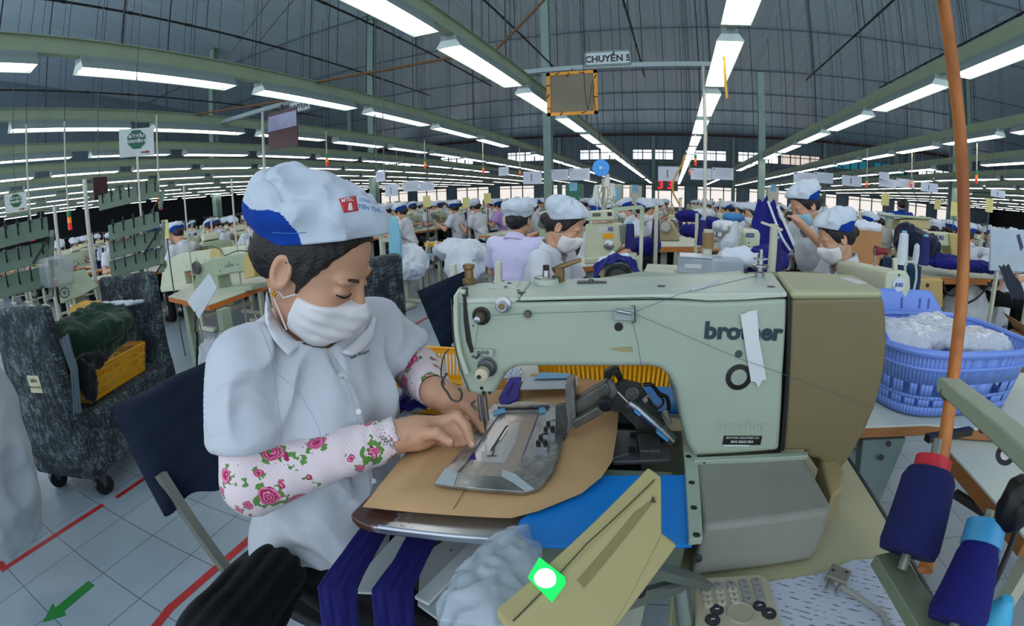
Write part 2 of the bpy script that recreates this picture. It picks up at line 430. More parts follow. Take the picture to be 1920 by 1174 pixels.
# red tape and the green arrow on the floor
tape = M('red_tape', (168, 34, 34), 0.45, var=0.2, vs=20)
def tape_strip(pts, wd, label, nm='floor_tape', mat=None):
    m = mb()
    for (a, b_) in zip(pts, pts[1:]):
        a, b_ = Vector((*a, 0)), Vector((*b_, 0)); d = (b_-a).normalized(); n = Vector((-d.y, d.x, 0))*wd/2
        m.prism([a-n-d*wd/2, b_-n+d*wd/2, b_+n+d*wd/2, a+n-d*wd/2], (0, 0, 0.0012+0.0003*len(m.v)/8))
    o = m.build(nm, mat or tape, smooth=False); tag(o, label, 'floor marking')
tape_strip([(-2.72, -0.02), (-2.405, -0.02), (-2.46, 0.60)], 0.034, 'dark red floor tape turning a corner beside the grey trolley')
tape_strip([(-2.46, 0.72), (-2.50, 0.98), (-2.60, 3.0), (-2.72, 6.5)], 0.034, 'dark red floor tape running on behind the seated worker and grey trolley')
tape_strip([(-1.47, 0.30), (-1.51, 0.435), (-1.545, 0.98), (-1.58, 1.4)], 0.04, 'bright red floor tape passing under the leg of the worker chair')
tape_strip([(4.5, 6.6), (4.276, 5.395), (4.0, 3.6)], 0.05, 'red floor tape on the aisle beside the brown carton')
mk = mb(); mk.prism([(-1.893, 0.004, 0), (-1.845, 0.103, 0), (-1.876, 0.107, 0), (-1.903, 0.285, 0), (-1.956, 0.277, 0), (-1.928, 0.087, 0), (-1.964, 0.088, 0)], (0, 0, 0.0012))
tag(mk.build('floor_arrow', M('green_tape', (16, 120, 44), 0.4), smooth=False), 'green arrow sticker on the white floor tiles', 'floor marking')

# ================================================================== LIGHT RAILS AND LAMPS
rail_m = M('rail_green', (158, 172, 142), 0.45, var=0.08)
hous_m = M('lamp_housing', (136, 152, 148), 0.45); refl_m = M('lamp_reflector', (205, 222, 216), 0.3)
tube_m = M('lamp_tube', (255, 246, 240), 0.4, emit=8.5); rod_m = M('hanger_rod', (38, 44, 50), 0.6)
ROWS = {n: X0+DX*n for n in range(-11, 12)}
for n, x in ROWS.items():
    z0 = LAMP_Z+0.085
    e = thing('light_rail', 'pale green steel light rail number %d from the signed line 5 bar' % n, 'rail', (x, 0, 0))
    y0 = -3.5 if n < 0 else (-2 if n else 1.0)
    m = mb(); m.box2((-0.025, y0, z0), (0.025, 31.0, z0+0.11)); m.box2((0.025, y0, z0), (0.045, 31.0, z0+0.006)); m.box2((0.025, y0, z0+0.104), (0.045, 31.0, z0+0.11))
    rl = m.build('rail', rail_m, e, smooth=False)
    nn = 0
    if abs(n) <= 7:
        for k in range(11):
            y = 0.9+k*1.85+(n % 3)*0.5
            if (k*7+n*5) % 4 == 0 and k > 3 or y > 20: continue
            zt = roof_z(y)-0.003
            mb().cyl((0, y, z0+0.105), (0, y, zt), 0.006 if k % 3 else 0.009, n=5).build('hanger_rod', rod_m, e)
SIDE = {-1: 'one', -2: 'two', -3: 'three', -4: 'four', -5: 'five', -6: 'six'}
for n in ROWS:   # which row a rail is, said from things one can find
    pass
rails = [o for o in COL.objects if o.name.startswith('light_rail')]
WORD = ['zero', 'first', 'second', 'third', 'fourth', 'fifth', 'sixth', 'seventh', 'eighth', 'ninth', 'tenth', 'eleventh', 'twelfth', 'thirteenth']
for o, n in zip(rails, ROWS):
    o['label'] = ('pale green light rail over the white sign pole' if n == 0 else 'pale green light rail, %s to the %s of the white sign pole' % (WORD[abs(n)], 'left' if n < 0 else 'right'))
    o['group'] = 'light rails over the sewing lines'

def lamp_parts(e, near):
    zt = 0.085; L = 1.24
    def prof(y, w0, w1, z0, z1): return [(-w0, y, z0), (w0, y, z0), (w1, y, z1), (-w1, y, z1)]
    if near:
        h = mb(); t = 0.003
        for s in (-1, 1):
            h.prism([(s*0.088, 0, 0), (s*0.055, 0, 0.05), (s*(0.055+t), 0, 0.05), (s*(0.088+t), 0, 0)], (0, L, 0))
        h.box2((-0.055, 0, 0.05), (0.055, L, 0.085))
        h.build('housing', hous_m, e, smooth=False)
        r = mb()
        for s in (-1, 1): r.prism([(s*0.0875, 0.004, 0.001), (s*0.0545, 0.004, 0.049), (s*0.053, 0.004, 0.048), (s*0.085, 0.004, 0.001)], (0, L-0.008, 0))
        for y in (0, L-0.004): r.prism([(-0.088, y, 0), (0.088, y, 0), (0.055, y, 0.05), (-0.055, y, 0.05)], (0, 0.004, 0))
        r.box2((-0.054, 0.004, 0.046), (0.054, L-0.004, 0.0495))
        r.build('reflector', refl_m, e, smooth=False)
        for x in (-0.040, 0, 0.040):
            mb().cyl((x, 0.02, 0.026), (x, L-0.02, 0.026), 0.014, n=8).build('tube', tube_m, e)
def lamp_simple():
    m = mb(); L = 1.24
    m.m = 0; m.prism([(-0.088, 0, 0.002), (0.088, 0, 0.002), (0.055, 0, 0.085), (-0.055, 0, 0.085)], (0, L, 0))
    m.m = 1; m.box2((-0.068, 0.03, -0.007), (0.068, L-0.03, 0.001))
    return m
far_mesh = None; cnt = 0; rest = mb(); near_proto = None
def px_of(p):
    d = Vector(p)-EYE; dn = d.normalized(); c = (dn.dot(RT), dn.dot(UP), dn.dot(FW)); th = math.acos(max(-1, min(1, c[2]))); r = F_PX*(th+K3*th**3); s = math.hypot(c[0], c[1]) or 1
    return 960+r*c[0]/s, 587-r*c[1]/s, d.length
cands = []
for n, x in ROWS.items():
    for k in range(-2, 19):
        y = LY0+LDY*k+(0.75 if n > 0 else 0) + (0.05*n if n < 0 else 0)
        if n == 0: y = 2.95+LDY*(k+1)
        if y > 29.5 or (n == 0 and k < -2): continue
        if (n*31+k*17) % 23 == 0 and k > 1: continue
        ok = any(-60 < px_of((x, yy, LAMP_Z))[0] < 1980 and -40 < px_of((x, yy, LAMP_Z))[1] < 1250 for yy in (y, y+0.6, y+1.24))
        d = (Vector((x, y+0.6, LAMP_Z))-EYE).length
        cands.append((d, ok, n, k, x, y))
cands.sort()
n_in = 0
for d, ok, n, k, x, y in cands:
    if (ok and n_in < 295):
        n_in += 1
        near = d < 7.5
        if near:
            if near_proto is None:
                e = thing('ceiling_lamp', '', 'lamp'); lamp_parts(e, True); near_proto = e
            else: e = copy_tree(near_proto)
        else:
            if far_mesh is None:
                e = lamp_simple().build('ceiling_lamp', [hous_m, tube_m], smooth=False); far_mesh = e
            else: e = far_mesh.copy(); COL.objects.link(e)
        e.location = (x, y, LAMP_Z); e['category'] = 'lamp'
        side = 'over the white sign pole' if n == 0 else '%s to the %s of the white sign pole' % (WORD[abs(n)], 'left' if n < 0 else 'right')
        e['label'] = 'lit fluorescent lamp on the light rail %s' % side
        e['group'] = 'fluorescent lamps on the rail %s' % side
    elif y > 1.2:
        o = len(rest.v); L = 1.24
        rest.m = 0; rest.prism([(x-0.088, y, LAMP_Z+0.002), (x+0.088, y, LAMP_Z+0.002), (x+0.055, y, LAMP_Z+0.085), (x-0.055, y, LAMP_Z+0.085)], (0, L, 0))
        rest.m = 1; rest.box2((x-0.068, y+0.03, LAMP_Z-0.007), (x+0.068, y+L-0.03, LAMP_Z+0.001))
ro = rest.build('ceiling_lamp', [hous_m, tube_m], smooth=False)
tag(ro, 'rows of lit fluorescent lamps at the far end of the hall', 'lamp', kind='stuff')
# individual labels for the largest lamps
names = {}
for o in list(COL.objects):
    if o.name.startswith('ceiling_lamp') and o.parent is None and o.get('kind') != 'stuff':
        n = round((o.location.x-X0)/DX); names.setdefault(n, []).append(o)
for n, L_ in names.items():
    L_.sort(key=lambda o: o.location.y)
    side = 'rail over the white sign pole' if n == 0 else '%s rail to the %s of the sign pole' % (WORD[abs(n)], 'left' if n < 0 else 'right')
    for i, o in enumerate(L_):
        w_ = ['nearest', 'second nearest', 'third nearest', 'fourth nearest', 'fifth nearest', 'sixth nearest', 'seventh nearest', 'eighth nearest', 'ninth nearest', 'tenth nearest', 'eleventh nearest', 'twelfth nearest', 'thirteenth nearest', 'fourteenth nearest', 'fifteenth nearest', 'sixteenth nearest', 'seventeenth nearest', 'eighteenth nearest', 'nineteenth nearest', 'twentieth nearest', 'farthest'][min(i, 20)]
        o['label'] = 'lit fluorescent lamp, %s on the %s' % (w_, side)
        o['group'] = 'fluorescent lamps on the light rails'
# dark pipes hung under the roof, and brown struts between rails
pipe_m = M('dark_pipe', (28, 26, 28), 0.5)
for i, (x, y1, w_) in enumerate([(-9.45, 10.5, 'outermost, over the white-topped racks'), (-5.75, 10.3, 'over the seated worker'), (-4.05, 10.2, 'between the two hanging line signs'), (-2.3, 9.4, 'ending above the orange-framed board'),
                                 (-0.57, 10.3, 'passing above the line 5 sign'), (2.9, 10.2, 'above the column with a flat top'), (4.6, 10.2, 'beside the orange-brown pole')]):
    m = mb(); m.cyl((x, -2, 4.0), (x, y1, 4.0), 0.016, n=8)
    for y in np.arange(0, y1, 0.9): m.cyl((x, y-0.03, 4.0), (x, y+0.03, 4.0), 0.022, n=8)
    o = thing('roof_pipe', 'thin dark pipe under the roof, '+w_, 'pipe', group='dark pipes under the roof')
    m.build('pipe', pipe_m, o)
    for y in np.arange(1.0, y1, 2.9): mb().cyl((x, y, 4.0), (x, y, roof_z(y)-0.003), 0.008, n=5).build('hanger_rod', rod_m, o)
strut_m = M('strut_brown', (104, 72, 44), 0.6)
zz = LAMP_Z+0.19
for a, b_, lb in (((-0.9, 3.9, 3.25), (X0-DX, 3.46, zz), 'brown strut rising from the rail beside the orange-framed board'),
                  ((X0-DX, 3.3, zz-0.05), (X0-2*DX, 3.32, zz), 'brown strut between two rails, ending over the line 6 sign'),
                  ((X0-2*DX, 3.6, zz-0.05), (X0-3*DX, 3.12, zz), 'brown strut between rails, above the line 6 board')):
    tag(mb().tube([a, (Vector(a)+Vector(b_))/2+Vector((0, 0, -0.02)), b_], 0.013, 7).build('strut', strut_m), lb, 'strut')
for i, (xa, ya, xb, yb, zr) in enumerate([(-9.0, 6.5, -2.0, 4.0, 4.6), (-12.0, 8.5, -4.0, 5.5, 4.7)]):
    tag(mb().cyl((xa, ya, zr), (xb, yb, zr+1.2), 0.02, n=6).build('conduit', M('conduit_grey', (104, 108, 106), 0.5)), ['pale conduit slanting under the roof above the worker', 'pale conduit slanting under the roof farther back'][i], 'conduit')

# the two line signs on cross bars
grey_w = M('sign_bar', (148, 164, 166), 0.4); sign_m = M('sign_plate', (186, 196, 198), 0.4); ink = M('sign_ink', (16, 18, 44), 0.5)
def line_sign(name_lbl, txt, xa, xb, y, z, xs, zs, wd, hd, pole_x, pole_z0, size):
    e = thing('line_sign', name_lbl, 'sign', (0, 0, 0))
    m = mb(); m.box2((xa, y-0.02, z-0.02), (xb, y+0.02, z+0.025)); m.build('cross_bar', grey_w, e, bevel=0.003)
    s = mb(); s.box2((xs-wd/2, y-0.035, zs-hd/2), (xs+wd/2, y-0.022, zs+hd/2)); s.build('sign_plate', sign_m, e, bevel=0.002)
    f = mb()
    for s_ in (-1, 1): f.box2((xs+s_*(wd/2-0.008)-0.004, y-0.037, zs-hd/2), (xs+s_*(wd/2-0.008)+0.004, y-0.0345, zs+hd/2)); f.box2((xs-wd/2, y-0.037, zs+s_*(hd/2-0.008)-0.004), (xs+wd/2, y-0.0345, zs+s_*(hd/2-0.008)+0.004))
    f.build('border', M('sign_border', (70, 110, 110), 0.4), e)
    text('lettering', txt, ink, e, (xs, y-0.036, zs-0.008), (1, 0, 0), (0, 0, 1), size, bold=0.003)
    mb().cyl((pole_x, y, pole_z0), (pole_x, y, z-0.02), 0.016, n=12).build('pole', M('pole_white', (190, 192, 182), 0.4), e)
    return e
line_sign('white pole and cross bar with the CHUYỀN 5 line sign', 'CHUYỀN 5', X0-DX-0.05, X0+0.02, 4.3, 2.55, -0.565, 2.622, 0.42, 0.14, 0.29, 0.76, 0.085)
line_sign('cross bar with the CHUYỀN 6 line sign, behind a lamp', 'CHUYỀN 6', X0-3*DX-0.03, X0-2*DX+0.03, 3.5, 2.44, aty(566, 201, 3.5).x, aty(566, 199, 3.5).z, 0.30, 0.12, -4.03, 0.76, 0.07)
e = thing('notice_board', 'dull board in an orange tape frame hung under the line 5 sign', 'board')
mb().box2((-1.125, 4.24, 2.10), (-0.67, 4.26, 2.495)).build('panel', M('board_back', (118, 112, 92), 0.6, var=0.1, vs=3), e)
f = mb()
for a, b_ in (((-1.135, 2.09), (-1.10, 2.505)), ((-0.695, 2.09), (-0.66, 2.505)), ((-1.135, 2.475), (-0.66, 2.505)), ((-1.135, 2.09), (-0.66, 2.12))): f.box2((a[0], 4.232, a[1]), (b_[0], 4.24, b_[1]))
f.build('frame', M('orange_tape', (226, 150, 40), 0.5), e)
f = mb()
for (x, z) in ((-1.03, 2.49), (-0.93, 2.475), (-0.8, 2.485), (-0.68, 2.44), (-0.68, 2.25), (-0.79, 2.11), (-1.0, 2.105), (-1.12, 2.16), (-1.12, 2.28), (-1.12, 2.38)): f.box((x, 4.229, z), (0.045, 0.005, 0.008), (0, random.uniform(-1.2, 1.2), 0))
f.build_each('clip', M('black_plastic', (18, 18, 20), 0.4), e)
mb().box2((-0.9, 4.248, 2.49), (-0.885, 4.252, 2.535)).build('hanging_strap', M('black_plastic', (18, 18, 20), 0.4), e)
e = thing('hanging_board', 'dark maroon board with a pale band hung under the CHUYỀN 6 sign', 'board')
mb().box2((-3.90, 3.46, 1.97), (-3.46, 3.475, 2.37)).build('panel', M('maroon', (62, 30, 38), 0.3, var=0.15), e)
mb().box2((-3.895, 3.455, 2.17), (-3.465, 3.459, 2.33)).build('pale_band', M('pale_violet', (140, 142, 170), 0.25, var=0.2), e)
mb().box2((-3.70, 3.46, 2.36), (-3.68, 3.47, 2.43)).build('hanging_strap', M('black_plastic', (18, 18, 20), 0.4), e)
# ================================================================== THE PATTERN SEWING MACHINE IN FRONT
MY = math.radians(8.0)
MU, MV = Vector((math.cos(MY), math.sin(MY), 0)), Vector((-math.sin(MY), math.cos(MY), 0))
def am(px, py, v): d = ray(px, py); return EYE+d*(v/d.dot(MV))
def uvz(u, v, z): return MU*u+MV*v+Vector((0, 0, z))
def to_uv(p): return Vector((p.dot(MU), p.dot(MV), p.z))
VF = 0.75
paint = M('machine_paint', (160, 174, 156), 0.42, var=0.04, vs=9, bump=0.06, bs=320)
paint_l = M('machine_paint_light', (188, 198, 184), 0.42, var=0.05, vs=12, bump=0.05, bs=320)
tan = M('cover_tan', (118, 106, 72), 0.45, var=0.04, bump=0.08, bs=400)
grey_p = M('box_grey', (138, 140, 130), 0.5, var=0.05, vs=20, bump=0.08, bs=400)
steel = M('steel', (170, 172, 176), 0.28, 1.0, var=0.15, vs=40); steel_d = M('steel_dark', (88, 92, 94), 0.4, 0.8, var=0.25, vs=30)
black = M('black_part', (14, 15, 17), 0.45); brass = M('brass_old', (136, 112, 76), 0.45, 0.6, var=0.2, vs=30)
mach = thing('pattern_sewing_machine', 'large pale green pattern sewing machine with a tan rear cover, worked by the seated woman', 'sewing machine')
def outline(pts, v): return [am(x, y, v) for x, y in pts]
def arc_px(cx, cy, rx, ry, a0, a1, n=6): return [(cx+rx*math.cos(math.radians(a0+(a1-a0)*i/n)), cy-ry*math.sin(math.radians(a0+(a1-a0)*i/n))) for i in range(n+1)]
# arm with the head, its front face traced in the machine's front plane
arm_px = [(846, 566), (848, 640), (866, 728), (884, 741), (925, 742), (935, 722), (948, 700), (966, 690), (985, 688), (1215, 688), (1237, 692), (1254, 705), (1268, 732), (1277, 780), (1288, 830), (1302, 858), (1380, 853), (1462, 846), (1470, 700), (1478, 556), (1400, 562), (1330, 564), (1262, 560), (1225, 558), (1090, 560), (965, 564), (900, 566)]
pts = outline(arm_px, VF)
def dep(p):
    u = p.dot(MU); t = max(0, min(1, (u+0.10)/0.17)); t = t*t*(3-2*t); return 0.113+(0.285-0.113)*t
n = len(pts); m = mb(); m._add(pts+[p+MV*dep(p) for p in pts], [tuple(range(n)), tuple(range(2*n-1, n-1, -1))]+[(i, i+n, (i+1) % n+n, (i+1) % n) for i in range(n)])
m.build('arm_and_column', paint, mach, bevel=0.010, seg=4)
# light top cover in plan
def ztop(x): return 1.1505+(x-850)*4.35e-5
def atop(x, y, off=0.0): return atz(x, y, ztop(x)+off)
fe = [(975, 556), (1090, 552), (1225, 549), (1262, 551), (1330, 556), (1400, 554), (1476, 548)]
re_ = [(1000, 525), (1100, 521.5), (1200, 519), (1270, 517), (1340, 515), (1405, 513), (1448, 511)]
def lid_pt(px, py, z): p = atz(px, py, z); return p
front = [am(*q, VF-0.001) for q in fe]; front = [Vector((p.x, p.y, ztop(q[0]))) for p, q in zip(front, fe)]
rear = [atop(*q) for q in re_]
front2 = [Vector((am(x, y+9, VF).x, am(x, y+9, VF).y, am(x, y+9, VF).z)) for x, y in fe]
m = mb(); zb = [p.z for p in front2]
vs = []; fs = []
for a, b_, c in zip(front, rear, zb): vs += [Vector((a.x, a.y, c)), a, b_, Vector((b_.x, b_.y, c))]
k = len(front)
for j in range(k-1):
    for q in range(4): fs.append((4*j+q, 4*j+(q+1) % 4, 4*j+4+(q+1) % 4, 4*j+4+q))
fs += [(3, 2, 1, 0), (4*k-4, 4*k-3, 4*k-2, 4*k-1)]
m._add(vs, fs); m.build('top_cover', paint_l, mach, bevel=0.007, seg=3)
# head top piece (left of the seam)
hp = [am(851, 560, VF), am(972, 557, VF), atop(998, 525), atop(900, 530), atop(858, 538)]
for q, x in zip(hp, (851, 972, 998, 900, 858)): q.z = ztop(x)
m = mb(); m.prism(hp, (0, 0, -0.012)); m.build('head_cap', paint_l, mach, bevel=0.006, seg=3)
mb().prism([am(967, 566, VF-0.0008), am(1478, 560, VF-0.0008), am(1478, 558.4, VF-0.0008), am(1400, 563.2, VF-.0008), am(1330, 565.2, VF-.0008), am(1262, 561.3, VF-.0008), am(967, 564.3, VF-.0008)], MV*0.0006).build('seam', M('seam_dark', (60, 74, 64), 0.6), mach)
# tan rear cover
cv = [(1484, 560), (1560, 559), (1620, 558), (1657, 557), (1661, 580), (1664, 640), (1658, 700), (1643, 760), (1622, 810), (1592, 862), (1553, 912), (1549, 880), (1535, 862), (1515, 858), (1514, 846), (1468, 846), (1476, 700)]
cp = outline(cv, VF+0.002)
m = mb(); m.prism(cp, MV*0.285)
m.build('rear_cover', tan, mach, bevel=0.010, seg=3)
tp = [am(1482, 552, VF-0.001), am(1655, 547, VF-0.001), atop(1652, 545), atop(1603, 518), atop(1455, 511.5)]
for q, x in zip(tp, (1482, 1655, 1652, 1603, 1482)): q.z = ztop(x)+0.003
mb().prism(tp, (0, 0, -0.016)).build('cover_top', M('cover_pale', (168, 172, 134), 0.4, var=0.04), mach, bevel=0.008, seg=3)
a = atop(1600, 527, 0.004); mb().box(a, (0.028, 0.055, 0.004), (0, 0, MY+0.15)).build('adhesive_label', M('label_white', (200, 204, 206), 0.35), mach, bevel=0.001)
mb().prism([am(x, y, VF-0.0015) for x, y in [(1477, 556), (1483, 556), (1470, 846), (1463, 846)]], MV*0.012).build('cover_gap', black, mach)
# take-up slot, face plate and left end details
mb().prism([am(x, y, VF-0.0012) for x, y in [(868, 552), (873, 552), (878, 600), (884, 640), (889, 660), (882, 662), (874, 640), (869, 600)]], MV*0.002).build('take_up_slot', black, mach)
mb().tube([am(x, y, VF-0.003) for x, y in [(846, 560), (851, 640), (862, 690), (880, 735)]], 0.0012, 5).build('face_plate_seam', M('seam_dark', (60, 74, 64), 0.6), mach)
m = mb(); ps = [(872, 548), (862, 545), (855, 556), (856, 620), (862, 660), (876, 700)]; m.tube([am(x, y, VF-0.008) for x, y in ps], 0.0045, 8); m.build('finger_guard', M('guard_paint', (186, 196, 176), 0.4), mach)
m = mb(); q = am(872, 548, VF+0.02); m.cyl((q.x, q.y, 1.14), (q.x, q.y, 1.168), 0.006, n=10); m.build('guard_pivot', steel_d, mach)
# brass thread post on top of the head
p0 = atop(880, 533); m = mb(); m.lathe(p0, [(0.013, 0), (0.014, 0.002), (0.014, 0.010), (0.009, 0.013), (0.009, 0.030), (0.012, 0.033), (0.012, 0.040), (0.005, 0.042), (0, 0.042)], 20); m.build('thread_post', brass, mach)
m = mb(); p = atop(947, 534, 0.001); m.box(p, (0.055, 0.06, 0.004), (0, 0, MY)); m.build('top_plate', paint_l, mach, bevel=0.001)
m = mb()
for x, y in ((925, 532), (948, 538), (955, 531), (943, 527), (972, 545)): p = atop(x, y, 0.0032); m.cyl(p, p+Vector((0, 0, 0.001)), 0.0035, n=10)
m.build_each('screw', black, mach)
# bobbin winder on top
p = atop(1024, 532); m = mb(); m.lathe(p, [(0.024, 0), (0.024, 0.008), (0.020, 0.012), (0.0, 0.012)], 24); m.build('winder_base', paint_l, mach)
m = mb(); m.lathe((p.x, p.y, p.z+0.012), [(0.023, 0), (0.023, 0.002), (0.007, 0.003), (0.006, 0.014), (0.0, 0.014)], 24); m.build('winder_disc', steel, mach)
m = mb(); m.cyl((p.x, p.y, p.z+0.024), (p.x, p.y, p.z+0.036), 0.006, n=12); m.build('winder_spindle', black, mach)
q = atop(1050, 528); m = mb(); m.bar(q+Vector((0, 0, 0.0)), q+Vector((0, 0, 0.026)), 0.018, 0.014); m.tube([q+Vector((-0.012, 0, 0.020)), q+Vector((0.0, 0.01, 0.028)), q+Vector((0.035, 0.03, 0.040))], [0.008, 0.006, 0.004], 8); m.build('winder_lever', brass, mach)
q = atop(1110, 531); m = mb(); m.box(q+Vector((0, 0, 0.002)), (0.055, 0.014, 0.003), (0, 0, MY)); m.lathe(q+Vector((-0.002, 0, 0.003)), [(0.006, 0), (0.005, 0.004), (0, 0.005)], 12); m.build('thread_clip', steel_d, mach)
m = mb()
for x, y in ((1240, 537), (1446, 538), (978, 549)): p = atop(x, y); m.cyl(p, p+Vector((0, 0, 0.0012)), 0.0075, n=16)
m.build_each('cover_screw', steel_d, mach)
# standing thread guide on the column top (behind)
p = atop(1424, 520); m = mb(); m.lathe(p, [(0.010, 0), (0.010, 0.010), (0.006, 0.012), (0.006, 0.020), (0.018, 0.022), (0.018, 0.025), (0.006, 0.027), (0.006, 0.034), (0.016, 0.036), (0.016, 0.038), (0.004, 0.039), (0.004, 0.055), (0.0, 0.055)], 20); m.build('top_tension', steel, mach)
m = mb(); m.bar(atop(1300, 545, 0.001), atop(1350, 528, 0.001), 0.001, 0.012, up=(0, 0, 1)); m.prism([atop(x, y, 0.0004) for x, y in [(1287, 545), (1310, 543), (1352, 528), (1335, 527)]], (0, 0, 0.0005)); m.build('tape_on_top', M('tape_white', (208, 212, 214), 0.5), mach)
# knobs on the front
def knob(px, py, prof, mats, name, ax=None):
    c = am(px, py, VF); R = Matrix((MU, Vector((0, 0, 1)), -MV)).transposed()
    m = mb(); m.lathe(c, prof, 28, R); return m.build(name, mats, mach)
knob(903, 592, [(0.016, -0.002), (0.016, 0.003), (0.013, 0.004), (0.013, 0.002)], black, 'tension_disc')
knob(903, 592, [(0.010, 0), (0.009, 0.010), (0.007, 0.020), (0.006, 0.026), (0.0, 0.026)], M('knob_bronze', (108, 96, 84), 0.35, 0.7), 'tension_knob')
knob(903, 592, [(0.0055, 0.026), (0.0055, 0.030), (0.002, 0.031), (0, 0.031)], steel, 'tension_screw')
knob(944, 571, [(0.014, 0), (0.014, 0.004), (0.008, 0.006), (0.009, 0.012), (0.009, 0.016), (0.0, 0.016)], steel, 'thread_guide_knob')
knob(944, 571, [(0.0055, 0.0161), (0.004, 0.0175), (0, 0.0175)], brass, 'guide_screw')
knob(990, 588, [(0.006, 0), (0.007, 0.004), (0.005, 0.009), (0.0, 0.009)], M('knob_bronze', (108, 96, 84), 0.35, 0.7), 'thread_eyelet')
knob(914, 688, [(0.018, 0), (0.018, 0.003), (0.014, 0.004), (0.016, 0.006), (0.016, 0.009), (0.012, 0.012), (0.0, 0.012)], steel_d, 'lower_tension_disc')
knob(910, 693, [(0.011, 0.012), (0.012, 0.014), (0.0115, 0.028), (0.010, 0.029), (0.0, 0.029)], M('knob_cream', (196, 184, 156), 0.5), 'lower_tension_knob')
knob(906, 696, [(0.004, 0.0292), (0.0035, 0.0305), (0, 0.0305)], black, 'lower_knob_hole')
m = mb(); m.box(am(907, 661, VF-0.004), (0.036, 0.008, 0.013), (0, 0, MY)); m.build_each('guide_bracket', paint, mach, bevel=0.002)
m = mb()
for x in (897, 905, 913): m.cyl(am(x, 661, VF-0.010), am(x, 661, VF-0.006), 0.0035, n=10)
m.tube([am(885, 668, VF-0.008), am(893, 672, VF-0.012), am(899, 664, VF-0.012)], 0.002, 6); m.build_each('guide_screw', steel_d, mach)
m = mb()
for x, y, r in ((1160, 613, 0.0075), (903, 728, 0.0035), (907, 737, 0.004), (918, 737, 0.003), (887, 611, 0.0015)): c = am(x, y, VF-0.0006); m.cyl(c, c+MV*0.0005, r, n=20)
m.build_each('bolt_hole', black, mach)
m = mb(); c = am(1170, 590, VF-0.004); m.box(c, (0.034, 0.008, 0.020), (0, 0, MY)); m.build('thread_guide_box', M('clear_guide', (176, 186, 182), 0.15, alpha=0.7), mach, bevel=0.002)
m = mb(); m.cyl(am(1157, 583, VF-0.010), am(1183, 588, VF-0.010), 0.003, n=10); m.build('guide_pin', steel, mach)
m = mb(); m.tube([am(1184, 574, VF-0.005), am(1190, 574, VF-0.006), am(1191, 604, VF-0.006), am(1184, 606, VF-0.005)], 0.0012, 6); m.build('guide_wire', steel_d, mach)
# faint tan worn mark on the arm
mb().prism([am(x, y, VF-0.0006) for x, y in [(1141, 655), (1160, 651), (1186, 650), (1187, 660), (1165, 660)]], MV*0.0004).build('worn_mark', M('worn_tan', (150, 142, 104), 0.5), mach)
# black ring lens, small hole, white tape, lettering, name plate
knob(1385, 707, [(0.0235, 0), (0.0235, 0.002), (0.0155, 0.003), (0.0155, 0.001)], black, 'window_ring')
knob(1385, 707, [(0.0155, 0.0008), (0.014, 0.0022), (0.0, 0.0026)], M('window_glass', (150, 162, 150), 0.12), 'oil_window')
knob(1385, 664, [(0.007, 0), (0.0065, 0.001), (0, 0.001)], M('seam_dark', (60, 74, 64), 0.6), 'small_recess')
tp = [(1388, 590), (1399, 587), (1402, 584), (1419, 581), (1424, 640), (1437, 711), (1429, 714), (1422, 727), (1416, 716), (1408, 715), (1399, 660)]
mb().prism([am(x, y, VF-0.0045) for x, y in tp], MV*0.0006).build('white_tape', M('tape_white', (208, 212, 214), 0.5), mach)
lt = am(1395, 623, VF-0.001)
text('lettering', 'brother', M('logo_navy', (38, 54, 66), 0.4), mach, lt, MU, (0, 0, 1), 0.0400, bold=0.0016, xs=1.1)
text('embossed_lettering', 'brother', M('paint_emboss', (160, 178, 160), 0.42), mach, am(1392, 797, VF-0.0008), MU, (0, 0, 1), 0.031, bold=0.0003)
c = am(1392, 826, VF-0.0012); R = Matrix((MU, MV, Vector((0, 0, 1)))).transposed()
mb().box(c, (0.074, 0.001, 0.019), R).build('name_plate', black, mach, bevel=0.0006)
wt = M('plate_white', (214, 218, 214), 0.5)
text('plate_lettering', 'BROTHER INDUSTRIES LTD.', wt, mach, c-MV*0.0006+Vector((0, 0, 0.0055)), MU, (0, 0, 1), 0.0052)
text('plate_number', 'BAS-326G-02A', wt, mach, c-MV*0.0006-Vector((0, 0, 0.0025)), MU, (0, 0, 1), 0.0070, bold=0.0001)
mb().box(c-Vector((0, 0, 0.0105))-MU*0.010, (0.050, 0.001, 0.003), R).build('plate_label', wt, mach)
# needle bar group below the head
m = mb()
for dx, r in ((-5, 0.0042), (5, 0.0048)): m.cyl(am(903+dx, 742, VF+0.03), am(908+dx, 788, VF+0.03), r, n=12)
m.build_each('needle_bar', steel, mach)
m = mb(); m.cyl(am(908, 785, VF+0.03), am(910, 808, VF+0.03), 0.0025, 0.0012, n=8); m.tube([am(890, 752, VF+.02), am(884, 757, VF+.02), am(893, 768, VF+.02)], 0.003, 6); m.build_each('presser_foot', steel_d, mach)
m = mb(); m.tube(sm([am(x, y, VF-0.03) for x, y in [(838, 700), (828, 718), (838, 735), (848, 750), (862, 751), (866, 738), (860, 728)]]), 0.0022, 8); m.build('guard_wire', M('wire_dark', (76, 74, 72), 0.4, 0.6), mach)
m = mb(); m.tube(sm([am(x, y, VF-0.02) for x, y in [(842, 655), (832, 668), (827, 700), (834, 722)]]), 0.0014, 6); m.build('lamp_wire', M('wire_dark', (76, 74, 72), 0.4, 0.6), mach)
